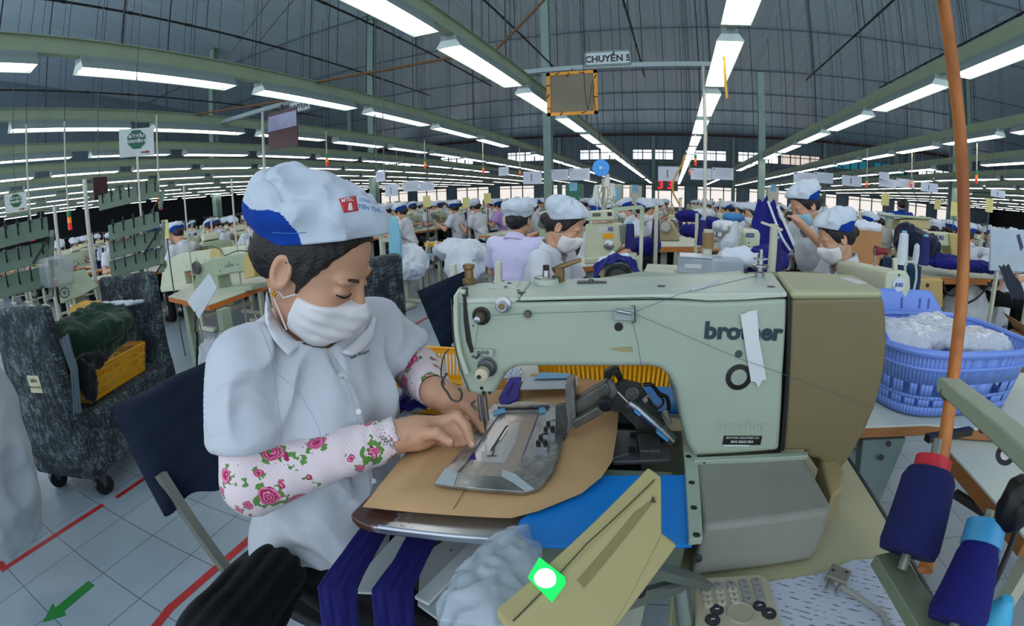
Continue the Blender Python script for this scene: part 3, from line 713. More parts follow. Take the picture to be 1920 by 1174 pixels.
# threads along the arm
m = mb()
thr = M('thread_navy', (70, 80, 110), 0.6)
m.tube([am(912, 592, VF-0.016), am(990, 588, VF-0.008), am(1157, 583, VF-0.012)], 0.0004, 4)
m.tube([am(1183, 588, VF-0.012), am(1270, 553, VF-0.004), atop(1416, 518, 0.05)], 0.0004, 4)
m.tube([am(1183, 590, VF-0.012), am(1195, 640, VF-0.010), am(1203, 690, VF-0.006)], 0.0004, 4)
m.tube([am(1188, 588, VF-0.010), am(1380, 670, VF-0.012), am(1480, 706, VF-0.010), am(1640, 766, VF-0.012)], 0.0004, 4)
m.tube([am(898, 598, VF-0.014), am(892, 640, VF-0.010), am(889, 662, VF-0.008)], 0.0004, 4)
m.build_each('thread', thr, mach)
# base: rail strip, grey cover box, casing and the slot mechanism
ZB = 0.865
sa, sb = to_uv(atz(1306, 1016, ZB)), to_uv(atz(1280, 722, ZB))
def slab_px(pts, z, t, mat, name, parent, bevel=0.0, seg=2): return mb().prism([atz(x, y, z) for x, y in pts], (0, 0, -t)).build(name, mat, parent, bevel=bevel, seg=seg)
slab_px([(1293, 1012), (1318, 1009), (1293, 715), (1271, 722)], ZB+0.004, 0.012, paint, 'rail_strip', mach, 0.0015)
m = mb()
for x, y in ((1294, 747), (1295, 780), (1291, 856), (1297, 905), (1301, 952), (1306, 1003)):
    p = atz(x, y, ZB+0.0043); m.cyl(p, p+Vector((0, 0, 0.0004)), 0.0055, n=14)
m.build_each('rail_hole', black, mach)
bx = [(1303, 866), (1508, 856), (1561, 948), (1556, 957), (1320, 987)]
mb().prism([atz(x, y, ZB) for x, y in bx], (0, 0, -0.108)).build('cover_box', grey_p, mach, bevel=0.010, seg=3)
m = mb(); m.lathe(atz(1318, 865, ZB+0.001), [(0.009, 0), (0.009, 0.003), (0.006, 0.004), (0.0, 0.0045)], 18); m.build('box_screw', steel_d, mach)
c = atz(1302, 1022, ZB) ; c = aty(1308, 1046, atz(1318, 1000, ZB).y-0.004); m = mb(); m.lathe(c, [(0.0075, 0), (0.0075, -0.003), (0.003, -0.004), (0.0, -0.004)], 16, 'Y'); m.build('side_bolt', steel_d, mach)
slab_px([(1500, 846), (1515, 846), (1516, 854), (1302, 864), (1300, 857)], ZB+0.008, 0.010, paint, 'column_flange', mach, 0.0015)
m = mb(); a1 = [atz(x, y, ZB-0.012) for x, y in [(1538, 858), (1572, 864), (1585, 885), (1580, 915), (1560, 930)]]; m.prism(a1, (0, 0, -0.07)); m.build('side_casting', M('cast_tan', (156, 142, 100), 0.5), mach, bevel=0.006)
# bed casing below the blue sheet
cas = [to_uv(atz(975, 1000, 0.85)), to_uv(atz(1296, 1020, 0.85))]
u0, u1, v0 = -0.135, 0.135, 0.515
m = mb(); m.prism([uvz(-0.118, 0.535, 0.845), uvz(0.14, 0.535, 0.845), uvz(0.14, 0.735, 0.845), uvz(-0.118, 0.735, 0.845)], (0, 0, -0.10)); m.prism([uvz(-0.118, 0.96, 0.845), uvz(0.11, 0.96, 0.845), uvz(0.10, 1.13, 0.845), uvz(-0.118, 1.13, 0.845)], (0, 0, -0.10)); m.prism([uvz(-0.118, 0.70, 0.79), uvz(0.42, 0.70, 0.79), uvz(0.42, 1.00, 0.79), uvz(-0.118, 1.00, 0.79)], (0, 0, -0.04)); m.build_each('bed_casing', M('casing_green', (104, 116, 100), 0.5), mach, bevel=0.004)
m = mb(); m.prism([uvz(-0.125, 0.735, 0.826), uvz(0.085, 0.735, 0.826), uvz(0.085, 0.955, 0.826), uvz(-0.125, 0.955, 0.826)], (0, 0, -0.03)); m.build('feed_slot', M('slot_black', (8, 9, 11), 0.6), mach)
rebase(mach, (0.05, 0.85, 0.75))
# feeding mechanism
fm = thing('feed_clamp', 'dark steel clamp arm with an air cylinder that drives the sewing frame', 'clamp mechanism')
dk = M('cast_dark', (72, 76, 74), 0.45, 0.5, var=0.3, vs=40, bump=0.2, bs=150); md_ = M('cast_mid', (120, 122, 120), 0.4, 0.5, var=0.25, vs=40, bump=0.1, bs=150)
m = mb(); m.prism([am(x, y, 0.86) for x, y in [(1130, 755), (1150, 725), (1170, 715), (1200, 722), (1215, 745), (1235, 775), (1250, 800), (1258, 830), (1205, 832), (1190, 800), (1165, 775), (1140, 770)]], MV*0.014); m.build('side_plate', dk, fm, bevel=0.001)
R_ = Matrix((MU, Vector((0, 0, 1)), -MV)).transposed()
m = mb(); m.lathe(am(1185, 736, 0.858), [(0.014, 0), (0.014, 0.005), (0.008, 0.005), (0.008, 0.001)], 20, R_); m.build('pivot_boss', md_, fm)
m = mb(); m.prism([am(x, y, 0.80) for x, y in [(1041, 763), (1061, 758), (1066, 788), (1064, 815), (1046, 848), (1043, 842)]], MV*0.012); m.build('bracket_front', dk, fm, bevel=0.001)
m = mb(); m.prism([am(x, y, 0.80) for x, y in [(1060, 722), (1075, 720), (1080, 780), (1072, 806), (1062, 815)]], MV*0.05); m.build('bracket_plate', md_, fm, bevel=0.001)
m = mb(); m.prism([am(x, y, 0.815) for x, y in [(1072, 755), (1125, 725), (1138, 716), (1145, 735), (1130, 757), (1078, 795), (1070, 790)]], MV*0.028); m.build('link_arm', M('link_grey', (104, 104, 98), 0.4, 0.6, var=0.25, vs=30), fm, bevel=0.003)
m = mb(); m.bar(am(1075, 795, 0.80), am(1128, 765, 0.80), 0.018, 0.018); m.build('lower_link', M('link_grey', (104, 104, 98), 0.4, 0.6), fm, bevel=0.003)
m = mb(); m.lathe(am(1135, 759, 0.795), [(0.013, -0.01), (0.013, 0.004), (0.008, 0.005), (0.008, 0.003), (0, 0.003)], 20, R_); m.build('link_pivot', M('pivot_black', (40, 38, 38), 0.3, 0.6), fm)
m = mb(); m.prism([am(x, y, 0.82) for x, y in [(1118, 738), (1136, 717), (1147, 713), (1160, 735), (1146, 752), (1144, 772), (1122, 772)]], MV*0.012); m.build('knuckle', md_, fm, bevel=0.002)
m = mb(); m.prism([am(x, y, 0.90) for x, y in [(1131, 716), (1134, 697), (1150, 690), (1160, 692), (1168, 712), (1160, 716), (1150, 702), (1143, 716)]], MV*0.02); m.build('upper_yoke', dk, fm, bevel=0.002)
m = mb(); m.cyl(am(1158, 735, 0.80), am(1180, 757, 0.80), 0.0028, n=10); m.build('piston_rod', steel, fm)
m = mb(); m.cyl(am(1178, 755, 0.80), am(1197, 768, 0.80), 0.009, n=16); m.cyl(am(1236, 802, 0.80), am(1260, 826, 0.80), 0.0125, n=16); m.build_each('cylinder_cap', steel, fm)
m = mb(); m.cyl(am(1190, 763, 0.80), am(1240, 806, 0.80), 0.0105, n=20); m.build('air_cylinder', M('cylinder_steel', (160, 168, 178), 0.18, 1.0), fm)
m = mb(); c = am(1190, 768, 0.788); m.bar(c, am(1200, 776, 0.788), 0.014, 0.005); m.bar(am(1232, 808, 0.786), am(1252, 824, 0.786), 0.012, 0.005); m.build_each('blue_label', M('label_blue', (70, 140, 190), 0.4), fm)
m = mb(); m.cyl(am(1207, 752, 0.84), am(1219, 744, 0.84), 0.006, n=12); m.cyl(am(1247, 772, 0.84), am(1256, 795, 0.84), 0.006, n=12); m.build_each('air_fitting', M('fitting_white', (150, 152, 148), 0.4), fm)
m = mb(); m.tube(sm([am(x, y, 0.845) for x, y in [(1205, 722), (1222, 722), (1236, 738), (1250, 745), (1254, 765), (1247, 778)]]), 0.004, 8); m.tube(sm([am(x, y, 0.835) for x, y in [(1215, 745), (1222, 758), (1235, 765), (1244, 752), (1232, 738)]]), 0.0025, 8); m.build_each('air_hose', black, fm)
slab_px([(1153, 805), (1193, 808), (1195, 845), (1140, 862)], 0.856, 0.006, M('plate_grey', (108, 112, 116), 0.4, 0.7), 'slide_plate', fm, 0.001)
slab_px([(1145, 860), (1195, 842), (1258, 842), (1258, 862), (1150, 866)], 0.85, 0.008, M('plate_grey', (108, 112, 116), 0.4, 0.7), 'slide_foot', fm, 0.001)
m = mb(); m.prism([atz(x, y, 0.868) for x, y in [(1196, 812), (1236, 812), (1240, 845), (1200, 845)]], (0, 0, -0.02)); m.build('slide_block', dk, fm, bevel=0.002)
m = mb()
for x, y in ((1186, 820), (1184, 848)): p = atz(x, y, 0.856); m.cyl(p, p+Vector((0, 0, 0.010)), 0.006, n=8)
m.build_each('cap_bolt', black, fm)
rebase(fm, (-0.03, 0.85, 0.83))

# blue sheet over the bed, in two visible pieces
blue = M('blue_sheet', (10, 128, 214), 0.45, var=0.03)
bs = thing('blue_sheet', 'bright blue plastic sheet lying over the machine bed', 'sheet')
slab_px([(968, 990), (1000, 1022), (1298, 1022), (1296, 1000), (1286, 890), (1084, 890), (975, 975)], 0.856, 0.006, blue, 'front_piece', bs, 0.001)
slab_px([(1140, 770), (1160, 735), (1215, 724), (1272, 726), (1276, 772)], 0.858, 0.006, blue, 'rear_piece', bs, 0.001)
rebase(bs, (0, 0.6, 0.85))
# ================================================================== ON AND AROUND THE MACHINE BED
rust = None
def rusty_steel():
    m, nt, b = nodes_of('rusty_plate'); L = nt.links
    n = noise_node(nt, 14, 8, rough=0.7); tc = nt.nodes.new('ShaderNodeTexCoord'); sp = nt.nodes.new('ShaderNodeSeparateXYZ'); L.new(tc.outputs['Object'], sp.inputs[0])
    a = nt.nodes.new('ShaderNodeMath'); a.operation = 'MULTIPLY_ADD'; a.inputs[1].default_value = 2.4; a.inputs[2].default_value = 0.92; L.new(sp.outputs['X'], a.inputs[0])
    s = nt.nodes.new('ShaderNodeMath'); s.operation = 'ADD'; L.new(a.outputs[0], s.inputs[0]); L.new(n.outputs['Fac'], s.inputs[1])
    r = ramp(nt, s.outputs[0], [(0.46, lin((74, 48, 42))), (0.52, lin((186, 190, 198)))]); L.new(r.outputs[0], b.inputs['Base Color'])
    r2 = ramp(nt, s.outputs[0], [(0.46, (0, 0, 0)), (0.52, (0.95, 0.95, 0.95))]); L.new(r2.outputs[0], b.inputs['Metallic'])
    b.inputs['Roughness'].default_value = 0.3
    return m
pl = [(662, 958), (657, 965), (668, 976), (690, 985), (800, 999), (945, 1012), (968, 1000), (985, 960), (1000, 850), (1000, 780), (860, 760), (740, 880)]
o = mb().prism([atz(x, y, 0.846) for x, y in pl], (0, 0, -0.016)).build('work_plate', rusty_steel(), None, bevel=0.004, seg=3)
tag(o, 'worn steel work plate with a rusty left end, sticking out under the brown card', 'metal plate')
# brown card sheet, slightly curled
card = M('brown_card', (196, 158, 112), 0.75, var=0.06, vs=8, bump=0.1, bs=60)
out = [(680, 950), (830, 965), (958, 972), (1010, 958), (1090, 925), (1128, 895), (1148, 865), (1157, 810), (1160, 772), (1145, 715), (1000, 700), (960, 730), (870, 735), (760, 850)]
pts = []
for i, (x, y) in enumerate(out):
    z = 0.858+(0.012 if 5 <= i <= 8 else 0.0)+(0.006 if i in (3, 4) else 0)
    pts.append(atz(x, y, z))
m = mb(); c = atz(960, 830, 0.858); rings = []
for t in (0.0, 0.35, 0.7, 1.0):
    for p in pts: q = c.lerp(p, t); q.z = 0.858+(p.z-0.858)*t**3+0.0008*math.sin(p.x*60*t); rings.append(q)
n = len(pts); fs = [(j*n+i, j*n+(i+1) % n, (j+1)*n+(i+1) % n, (j+1)*n+i) for j in range(3) for i in range(n)]
m._add(rings, fs); o = m.build('card_sheet', card, None, solid=0.0016)
tag(o, 'large curled sheet of brown card under the metal sewing frame', 'card')
cm = M('pencil_line', (128, 98, 66), 0.8)
mb().tube([atz(x, y, 0.8600) for x, y in [(925, 850), (880, 905), (850, 955)]], 0.0006, 4).build('pencil_line', cm, o)
# clamp frame: a flat steel ring with a clear sheet and the work piece
cf = thing('sewing_clamp', 'scratched steel sewing frame with a clear sheet, under the needle', 'frame')
FZ = 0.872
outer = [(924, 757), (980, 752), (1040, 756), (1060, 790), (1050, 850), (1037, 885), (1012, 915), (985, 922), (900, 916), (815, 906), (835, 880), (880, 825)]
inner = [(938, 772), (980, 771), (1012, 772), (1005, 795), (985, 845), (965, 885), (950, 892), (925, 893), (890, 890), (858, 885), (875, 866), (905, 820)]
A = [atz(x, y, FZ) for x, y in outer]; B = [atz(x, y, FZ) for x, y in inner]; n = len(A); dz = Vector((0, 0, -0.007))
m = mb(); m._add(A+B+[p+dz for p in A]+[p+dz for p in B], [(i, (i+1) % n, n+(i+1) % n, n+i) for i in range(n)]+[(2*n+i, 3*n+i, 3*n+(i+1) % n, 2*n+(i+1) % n) for i in range(n)]+[(i, 2*n+i, 2*n+(i+1) % n, (i+1) % n) for i in range(n)]+[(n+i, n+(i+1) % n, 3*n+(i+1) % n, 3*n+i) for i in range(n)])
m.build('frame_plate', M('frame_steel', (150, 154, 156), 0.35, 0.85, var=0.3, vs=30, bump=0.1, bs=80), cf, bevel=0.0012)
m = mb(); m.bar(atz(933, 763, FZ+0.004), atz(1030, 760, FZ+0.004), 0.010, 0.006); m.build('top_bar', M('bar_steel', (130, 128, 122), 0.35, 0.8, var=0.4, vs=60), cf, bevel=0.001)
tpm = M('tape_grey', (182, 192, 196), 0.55, bump=0.1)
for nm, q, z in (('tape_strip', [(816, 905), (835, 878), (858, 888), (850, 912)], FZ+0.0012), ('tape_strip', [(942, 880), (965, 888), (1002, 917), (985, 921), (962, 905), (940, 893)], FZ+0.0014), ('tape_strip', [(1022, 775), (1040, 762), (1042, 785), (1025, 792)], FZ+0.001)):
    mb().prism([atz(x, y, z) for x, y in q], (0, 0, -0.0006)).build(nm, tpm, cf)
clr = M('clear_sheet', (206, 202, 194), 0.12, alpha=0.32, bump=0.05, bs=30)
mb().prism([B[i]-Vector((0, 0, 0.004)) for i in range(n)], (0, 0, -0.0004)).build('clear_sheet', clr, cf)
wp = M('paper_white', (205, 212, 218), 0.7, var=0.04)
def flat(q, z, t, mat, name, par): return mb().prism([atz(x, y, z) for x, y in q], (0, 0, -t)).build(name, mat, par)
flat([(1008, 778), (1013, 778), (980, 880), (968, 884)], FZ-0.0035, 0.0003, M('stitch_purple', (96, 88, 124), 0.7), 'printed_stripe', cf)
for q, nm in (([(924, 770), (946, 764), (948, 772), (926, 778)], 'blue_tape'), ([(1010, 764), (1022, 762), (1024, 772), (1012, 774)], 'blue_tape')): flat(q, FZ+0.003, 0.003, M('tape_blue', (96, 176, 220), 0.5), nm, cf)
for i, (x0, y0) in enumerate(((1028, 803), (1014, 829))):
    blk = flat([(x0-9, y0-12), (x0+14, y0-14), (x0+12, y0+10), (x0-14, y0+10)], FZ+0.010, 0.012, steel, 'clamp_block', cf)
    m = mb()
    for dx, dy in ((0, -7), (-5, 3), (8, 2)): p = atz(x0+dx, y0+dy, FZ+0.010); m.cyl(p, p+Vector((0, 0, 0.006)), 0.0042, n=10)
    m.build_each('clamp_bolt', M('bolt_dark', (44, 44, 46), 0.35, 0.7), blk)
rebase(cf, (-0.25, 0.75, 0.865))
wk = thing('work_piece', 'violet cloth piece with white backing paper and a zip opening, in the steel frame', 'fabric')
vio = M('violet_cloth', (36, 26, 140), 0.75, var=0.15, vs=60, bump=0.15, bs=300, sheen=0.05)
flat([(922, 775), (944, 774), (935, 800), (905, 840), (878, 868), (860, 866), (900, 800)], 0.8665, 0.001, vio, 'cloth', wk)
flat([(928, 790), (975, 792), (966, 830), (946, 867), (912, 866), (884, 862), (908, 832)], 0.8675, 0.0008, wp, 'backing_paper', wk)
flat([(866, 852), (890, 850), (893, 862), (868, 862)], 0.8683, 0.0006, vio, 'cloth_tab', wk)
mb().bar(atz(921, 845, 0.8694), atz(951, 798, 0.8694), 0.0045, 0.0006).build('zip_slot', black, wk)
mb().bar(atz(937, 826, 0.870), atz(952, 802, 0.870), 0.0030, 0.0012).build('zip_metal', steel, wk)
m = mb(); m.bar(atz(913, 855, 0.870), atz(932, 855, 0.870), 0.0018, 0.001); m.bar(atz(922, 855, 0.870), atz(928, 842, 0.870), 0.0018, 0.001); m.build('zip_pull', black, wk)
rebase(wk, (-0.28, 0.75, 0.8665))
# cloth, card and yellow basket beyond the frame
o = flat([(935, 745), (955, 708), (978, 706), (972, 748), (940, 762)], 0.875, 0.006, vio, 'violet_cloth_piece', None); tag(o, 'folded violet cloth piece with a stitched slot behind the frame', 'fabric')
o.modifiers.new('b', 'BEVEL').width = 0.002
mb().bar(atz(951, 740, 0.8762), atz(962, 718, 0.8762), 0.004, 0.0008).build('stitched_slot', M('violet_dark', (26, 20, 96), 0.8), o)
o = flat([(975, 730), (985, 707), (1082, 704), (1082, 722), (1065, 728)], 0.880, 0.002, M('paper_bluish', (186, 198, 206), 0.6, var=0.06), 'paper_pattern', None); tag(o, 'bluish white paper pattern lying behind the steel frame', 'paper')
o = flat([(1000, 710), (1015, 698), (1068, 700), (1070, 708)], 0.886, 0.002, M('paper_blue', (120, 180, 214), 0.5, var=0.1), 'blue_leaflet', None); tag(o, 'small blue edged leaflet on the white paper pattern', 'paper')
yel = M('basket_yellow', (236, 172, 20), 0.4, var=0.04)
def slotted_basket(name, label, c, L, W, H, yaw, mat, z0, taper=0.9, slots=True, cat='basket', n=26, hslots=1, rim=0.012):
    e = thing(name, label, cat)
    R = Matrix.Rotation(yaw, 3, 'Z'); c = Vector((c[0], c[1], z0))
    def P(u, v, z): t = taper+(1-taper)*z/H; return c+R @ Vector((u*L/2*t, v*W/2*t, z))
    b = mb(); b.prism([P(-1, -1, 0.0), P(1, -1, 0.0), P(1, 1, 0.0), P(-1, 1, 0.0)], (0, 0, 0.004)); b.build('basket_floor', mat, e)
    w_ = mb(); cs = [(-1, -1), (1, -1), (1, 1), (-1, 1)]
    bands = [(0.0, 0.16), (0.84, 1.0)] if hslots == 1 else [(0, 0.12), (0.34, 0.40), (0.60, 0.66), (0.86, 1.0)]
    for i in range(4):
        a, b_ = cs[i], cs[(i+1) % 4]; side = (L if i % 2 == 0 else W); k = max(4, int(n*side/max(L, W)))
        for z0_, z1_ in bands:
            w_.prism([P(a[0], a[1], z0_*H), P(b_[0], b_[1], z0_*H), P(b_[0], b_[1], z1_*H), P(a[0], a[1], z1_*H)], R @ Vector(((0, 0.003, 0), (-0.003, 0, 0), (0, -0.003, 0), (0.003, 0, 0))[i]))
        for j in range(k+1):
            t0 = j/k; dt = 0.22/k
            def Q(t, z): return P(a[0]+(b_[0]-a[0])*t, a[1]+(b_[1]-a[1])*t, z)
            w_.prism([Q(max(0, t0-dt), 0), Q(min(1, t0+dt), 0), Q(min(1, t0+dt), H), Q(max(0, t0-dt), H)], R @ Vector(((0, 0.0025, 0), (-0.0025, 0, 0), (0, -0.0025, 0), (0.0025, 0, 0))[i]))
    w_.build('slotted_wall', mat, e, smooth=False)
    r = mb(); ring = [P(-1, -1, H), P(1, -1, H), P(1, 1, H), P(-1, 1, H)]
    pts = []
    for i in range(4):
        p, q, s_ = ring[i-1], ring[i], ring[(i+1) % 4]
        a = q+(p-q).normalized()*0.02; b_ = q+(s_-q).normalized()*0.02; pts += [a, q.lerp((a+b_)/2, 0.5), b_]
    r.tube(pts, rim/2, 8, closed=True); r.build('rim', mat, e)
    rebase(e, c); return e
slotted_basket('slotted_basket', 'yellow slotted basket standing behind the machine arm', (-0.08, 1.36), 0.60, 0.30, 0.15, MY, yel, 0.755, n=44)
slotted_basket('slotted_basket', 'yellow slotted basket under violet cloth, behind the worker hands', (-0.62, 1.12), 0.36, 0.28, 0.10, MY, yel, 0.755, n=30)
# table of the pattern machine
ttop = M('table_cream', (176, 172, 136), 0.45, var=0.08, vs=5, bump=0.05, bs=60)
tb = thing('machine_table', 'cream laminate machine table with a dark edge, carrying the big machine', 'table')
tpoly = [Vector((0.06, 0.40, 0.75)), Vector((0.515, 0.40, 0.75)), Vector((0.47, 1.17, 0.75)), Vector((-0.15, 1.16, 0.75)), Vector((-0.15, 1.10, 0.75)), Vector((-0.14, 0.62, 0.75)), Vector((0.06, 0.60, 0.75))]
m = mb(); m.prism(tpoly, (0, 0, -0.03)); m.build('tabletop', ttop, tb, bevel=0.002)
m = mb(); m.prism([Vector((0.515, 0.40, 0.752)), Vector((0.522, 0.40, 0.752)), Vector((0.477, 1.17, 0.752)), Vector((0.47, 1.17, 0.752))], (0, 0, -0.034)); m.build('edge_band', M('edge_dark', (34, 44, 44), 0.4), tb)
m = mb()
for x, y in ((0.0, 0.66), (0.42, 0.5), (0.40, 1.12), (-0.08, 1.1)): m.bar((x, y, 0), (x, y, 0.72), 0.05, 0.05)
m.build_each('leg', M('leg_cream', (168, 170, 152), 0.5), tb)
rebase(tb, (0.2, 0.8, 0))
tb2 = thing('side_table', 'white side table behind the machine bed, carrying yellow baskets', 'table')
m = mb(); m.box2((-0.95, 1.19, 0.72), (0.34, 1.52, 0.75)); m.box2((-0.95, 0.98, 0.72), (-0.42, 1.192, 0.75)); m.build('tabletop', M('table_white', (190, 196, 188), 0.5), tb2)
m = mb()
for x, y in ((-0.9, 1.03), (-0.9, 1.46), (0.28, 1.46)): m.bar((x, y, 0), (x, y, 0.72), 0.04, 0.04)
m.build_each('leg', M('leg_cream', (168, 170, 152), 0.5), tb2); rebase(tb2, (-0.3, 1.35, 0))

# violet cloth and white lining on the far basket
def drape(name, pts, t, mat, label, cat='fabric', amp=0.01, nv=14, parent=None):
    """a sheet through a grid of measured points, with folds"""
    R_ = len(pts); Cn = len(pts[0])
    def f(u, v):
        a = u*(R_-1); i = min(int(a), R_-2); a -= i; b_ = v*(Cn-1); j = min(int(b_), Cn-2); b_ -= j
        p = (pts[i][j]*(1-a)+pts[i+1][j]*a)*(1-b_)+(pts[i][j+1]*(1-a)+pts[i+1][j+1]*a)*b_
        return p+Vector((0.4, 0.3, 1))*amp*(math.sin(v*17+u*5)+0.5*math.sin(v*31-u*9+1))*0.5
    m = mb(); m.grid(nv*2, nv*2, f); o = m.build(name, mat, parent, solid=t)
    if label: tag(o, label, cat)
    return o
g = lambda *q: [[atd(x, y, d) for x, y, d in r] for r in q]
drape('lining_piece', g([(722, 725, 1.30), (760, 722, 1.30), (790, 728, 1.32)], [(712, 765, 1.18), (745, 770, 1.20), (806, 765, 1.22)], [(715, 790, 1.10), (745, 785, 1.12), (760, 770, 1.16)]), 0.002, M('lining_white', (200, 210, 222), 0.7), 'bluish white lining cloth hanging over the yellow basket by the worker', amp=0.012)
drape('violet_cloth_piece', g([(730, 735, 1.24), (765, 738, 1.26), (815, 745, 1.28)], [(722, 760, 1.12), (765, 752, 1.16), (812, 762, 1.2)], [(725, 778, 1.09), (750, 768, 1.12), (775, 765, 1.16)]), 0.002, vio, 'deep violet cloth bundled on the yellow basket by the worker', amp=0.014)
o = drape('lining_piece', g([(945, 700, 1.24), (960, 692, 1.26), (980, 690, 1.27)], [(940, 712, 1.2), (958, 708, 1.2), (978, 704, 1.2)]), 0.002, M('lining_white', (200, 210, 222), 0.7), 'small white lining flap beside the machine head', amp=0.006)

# white sheet metal and hanging violet pieces under the work plate
pan = M('tray_white', (168, 178, 178), 0.45, var=0.1, vs=8)
tr = thing('waste_chute', 'stained white metal chute below the steel work plate', 'chute')
for q in ([(790, 1040), (835, 1012), (905, 1012), (1010, 1020), (1000, 1110), (960, 1174), (820, 1160), (783, 1133)], ):
    mb().prism([atz(x, y, 0.70) for x, y in q], (0, 0, -0.006)).build('chute_plate', pan, tr, bevel=0.001)
mb().bar(atz(905, 1012, 0.706), atz(790, 1128, 0.706), 0.03, 0.008).build('raised_edge', M('tray_light', (196, 204, 204), 0.4), tr, bevel=0.002)
mb().prism([atz(x, y, 0.69) for x, y in [(740, 1005), (765, 1003), (752, 1045), (722, 1112), (668, 1110), (690, 1060)]], (0, 0, -0.006)).build('side_plate', pan, tr, bevel=0.001)
m = mb()
for x, y in ((846, 1032), (868, 1112), (852, 1108)): p = atz(x, y, 0.7015); m.cyl(p, p+Vector((0, 0, 0.0006)), 0.0022, n=10)
m.build_each('stain_spot', M('stain_brown', (74, 62, 50), 0.7), tr)
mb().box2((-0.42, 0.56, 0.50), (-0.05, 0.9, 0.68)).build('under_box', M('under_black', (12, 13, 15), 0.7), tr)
rebase(tr, (-0.3, 0.6, 0.6))
nav = M('navy_violet', (12, 6, 98), 0.8, var=0.1, sheen=0.05, bump=0.1, bs=200)
drape('hanging_strip', g([(675, 992, .86), (700, 995, .87), (725, 1000, .89)], [(635, 1045, .82), (665, 1048, .83), (700, 1045, .85)], [(596, 1100, .78), (630, 1105, .78), (670, 1100, .8)], [(605, 1180, .76), (640, 1185, .76), (672, 1185, .77)]), 0.004, nav, 'dark violet cloth strip hanging beside the worker shirt', amp=0.002)
drape('hanging_strip', g([(765, 1002, .86), (790, 1005, .87), (822, 1008, .88)], [(735, 1055, .82), (765, 1058, .83), (800, 1050, .84)], [(697, 1105, .78), (735, 1110, .78), (775, 1105, .8)], [(703, 1185, .75), (740, 1188, .76), (776, 1185, .77)]), 0.004, nav, 'dark violet cloth strip hanging over the white chute', amp=0.002)

# crumpled clear plastic bag
def lump(name, c, r, mat, label=None, cat=None, seed=0, h=0.008, amp=0.18, fr=9.0, yaw=0, parent=None, sharp=1.0, flat_z=None, group=None):
    c = np.array(c, float); r = np.array(r, float); Rw = euler_rows(yaw, 0, 0)
    def fn(P):
        d = s_ell(P, c, r, Rw); k = fr/max(r)*0.35
        nn = vnoise(P[0]*k, P[1]*k, P[2]*k, seed); n2 = 1-np.abs(vnoise(P[0]*k*2.1+5, P[1]*k*2.1, P[2]*k*2.1, seed+1))*2
        n3 = 1-np.abs(vnoise(P[0]*k*4.5+5, P[1]*k*4.5, P[2]*k*4.5, seed+2))*2
        d = d-amp*min(r)*(nn*0.9+n2*0.5*sharp+n3*0.22*sharp)
        if flat_z is not None: d = np.maximum(d, flat_z-P[2])
        return d
    R = max(r)*1.5; lo = c-r.max()*1.45; hi = c+r.max()*1.45; lo[2] = c[2]-r[2]*1.8; hi[2] = c[2]+r[2]*1.8
    o = sdf_obj(name, fn, lo, hi, h, mat, parent, 1)
    if label: tag(o, label, cat, group)
    return o
bagm = M('plastic_bag', (196, 210, 222), 0.22, alpha=0.5, bump=0.5, bs=25)
p1, p2, p3 = atd(965, 1015, 0.70), atd(940, 1090, 0.66), atd(905, 1165, 0.62)
def bagf(P):
    d = smin(s_cap(P, p1, p2, 0.022, 0.045), s_cap(P, p2, p3, 0.045, 0.055), 0.03); d = smin(d, s_cap(P, atd(985, 1040, .68), atd(975, 1110, .64), 0.02, 0.03), 0.02)
    n = 1-2*np.abs(vnoise(P[0]*45, P[1]*45, P[2]*16, 3)); n2 = vnoise(P[0]*25, P[1]*25, P[2]*12, 5)
    return d-0.007*n-0.008*n2
lo = np.minimum(np.array(p1), np.array(p3))-0.09; hi = np.maximum(np.array(p1), np.array(p3))+0.09
tag(sdf_obj('plastic_bag', bagf, lo, hi, 0.004, bagm, None, 1), 'crumpled translucent plastic bag hanging beside the control panel', 'bag')

# control panel seen from behind
cpn = thing('control_panel', 'beige plastic control panel with a green glowing lamp on its edge, seen from behind', 'control panel')
pm = M('panel_beige', (178, 166, 116), 0.45, var=0.03, bump=0.06, bs=350)
fp = [(1242, 893, .60), (1243, 1005, .585), (1268, 1024, .60), (1235, 1090, .56), (1172, 1195, .52), (955, 1195, .50), (948, 1174, .505)]
P_ = [atd(x, y, d) for x, y, d in fp]; ev = atd(1217, 885, .60)-atd(1242, 893, .60)+Vector((0, 0.012, 0))
nface = (P_[1]-P_[0]).cross(P_[5]-P_[0]).normalized(); 
P_ = [p-nface*((p-P_[0]).dot(nface)) for p in P_]
m = mb(); m.prism([P_[0], P_[1], P_[4], P_[5], P_[6]], ev*1.15); m.build('shell', pm, cpn, bevel=0.004, seg=3)
m = mb(); m.prism([P_[1].lerp(P_[0], 0.02), P_[2], P_[3], P_[4]], ev*0.6); m.build('rear_flap', pm, cpn, bevel=0.003)
def onp(px, py, off=0.0): 
    d = ray(px, py); t = (P_[0]-EYE).dot(nface)/d.dot(nface); return EYE+d*t-nface*off*(1 if nface.dot(d) > 0 else -1)
m = mb(); m.tube([onp(1228, 900, -0.0003)+ev*0.02, onp(1100, 1020, 0.0), onp(962, 1165, 0.0)], 0.0009, 5); m.build('shell_joint', M('joint_dark', (70, 66, 44), 0.6), cpn)
m = mb(); m.prism([onp(1232, 930, 0.0006), onp(1222, 945, 0.0006), onp(1094, 1104, 0.0006), onp(1082, 1088, 0.0006), onp(1190, 960, 0.0006)], ev*0.01); m.build('groove', M('groove_beige', (140, 128, 84), 0.55, var=0.1), cpn)
m = mb(); m.prism([onp(1223, 930, 0.001), onp(1230, 943, 0.001), onp(1219, 943, 0.001)], ev*0.01); m.build('groove_notch', M('joint_dark', (70, 66, 44), 0.6), cpn)
glow = M('lamp_green', (20, 214, 90), 0.3, emit=0.9)
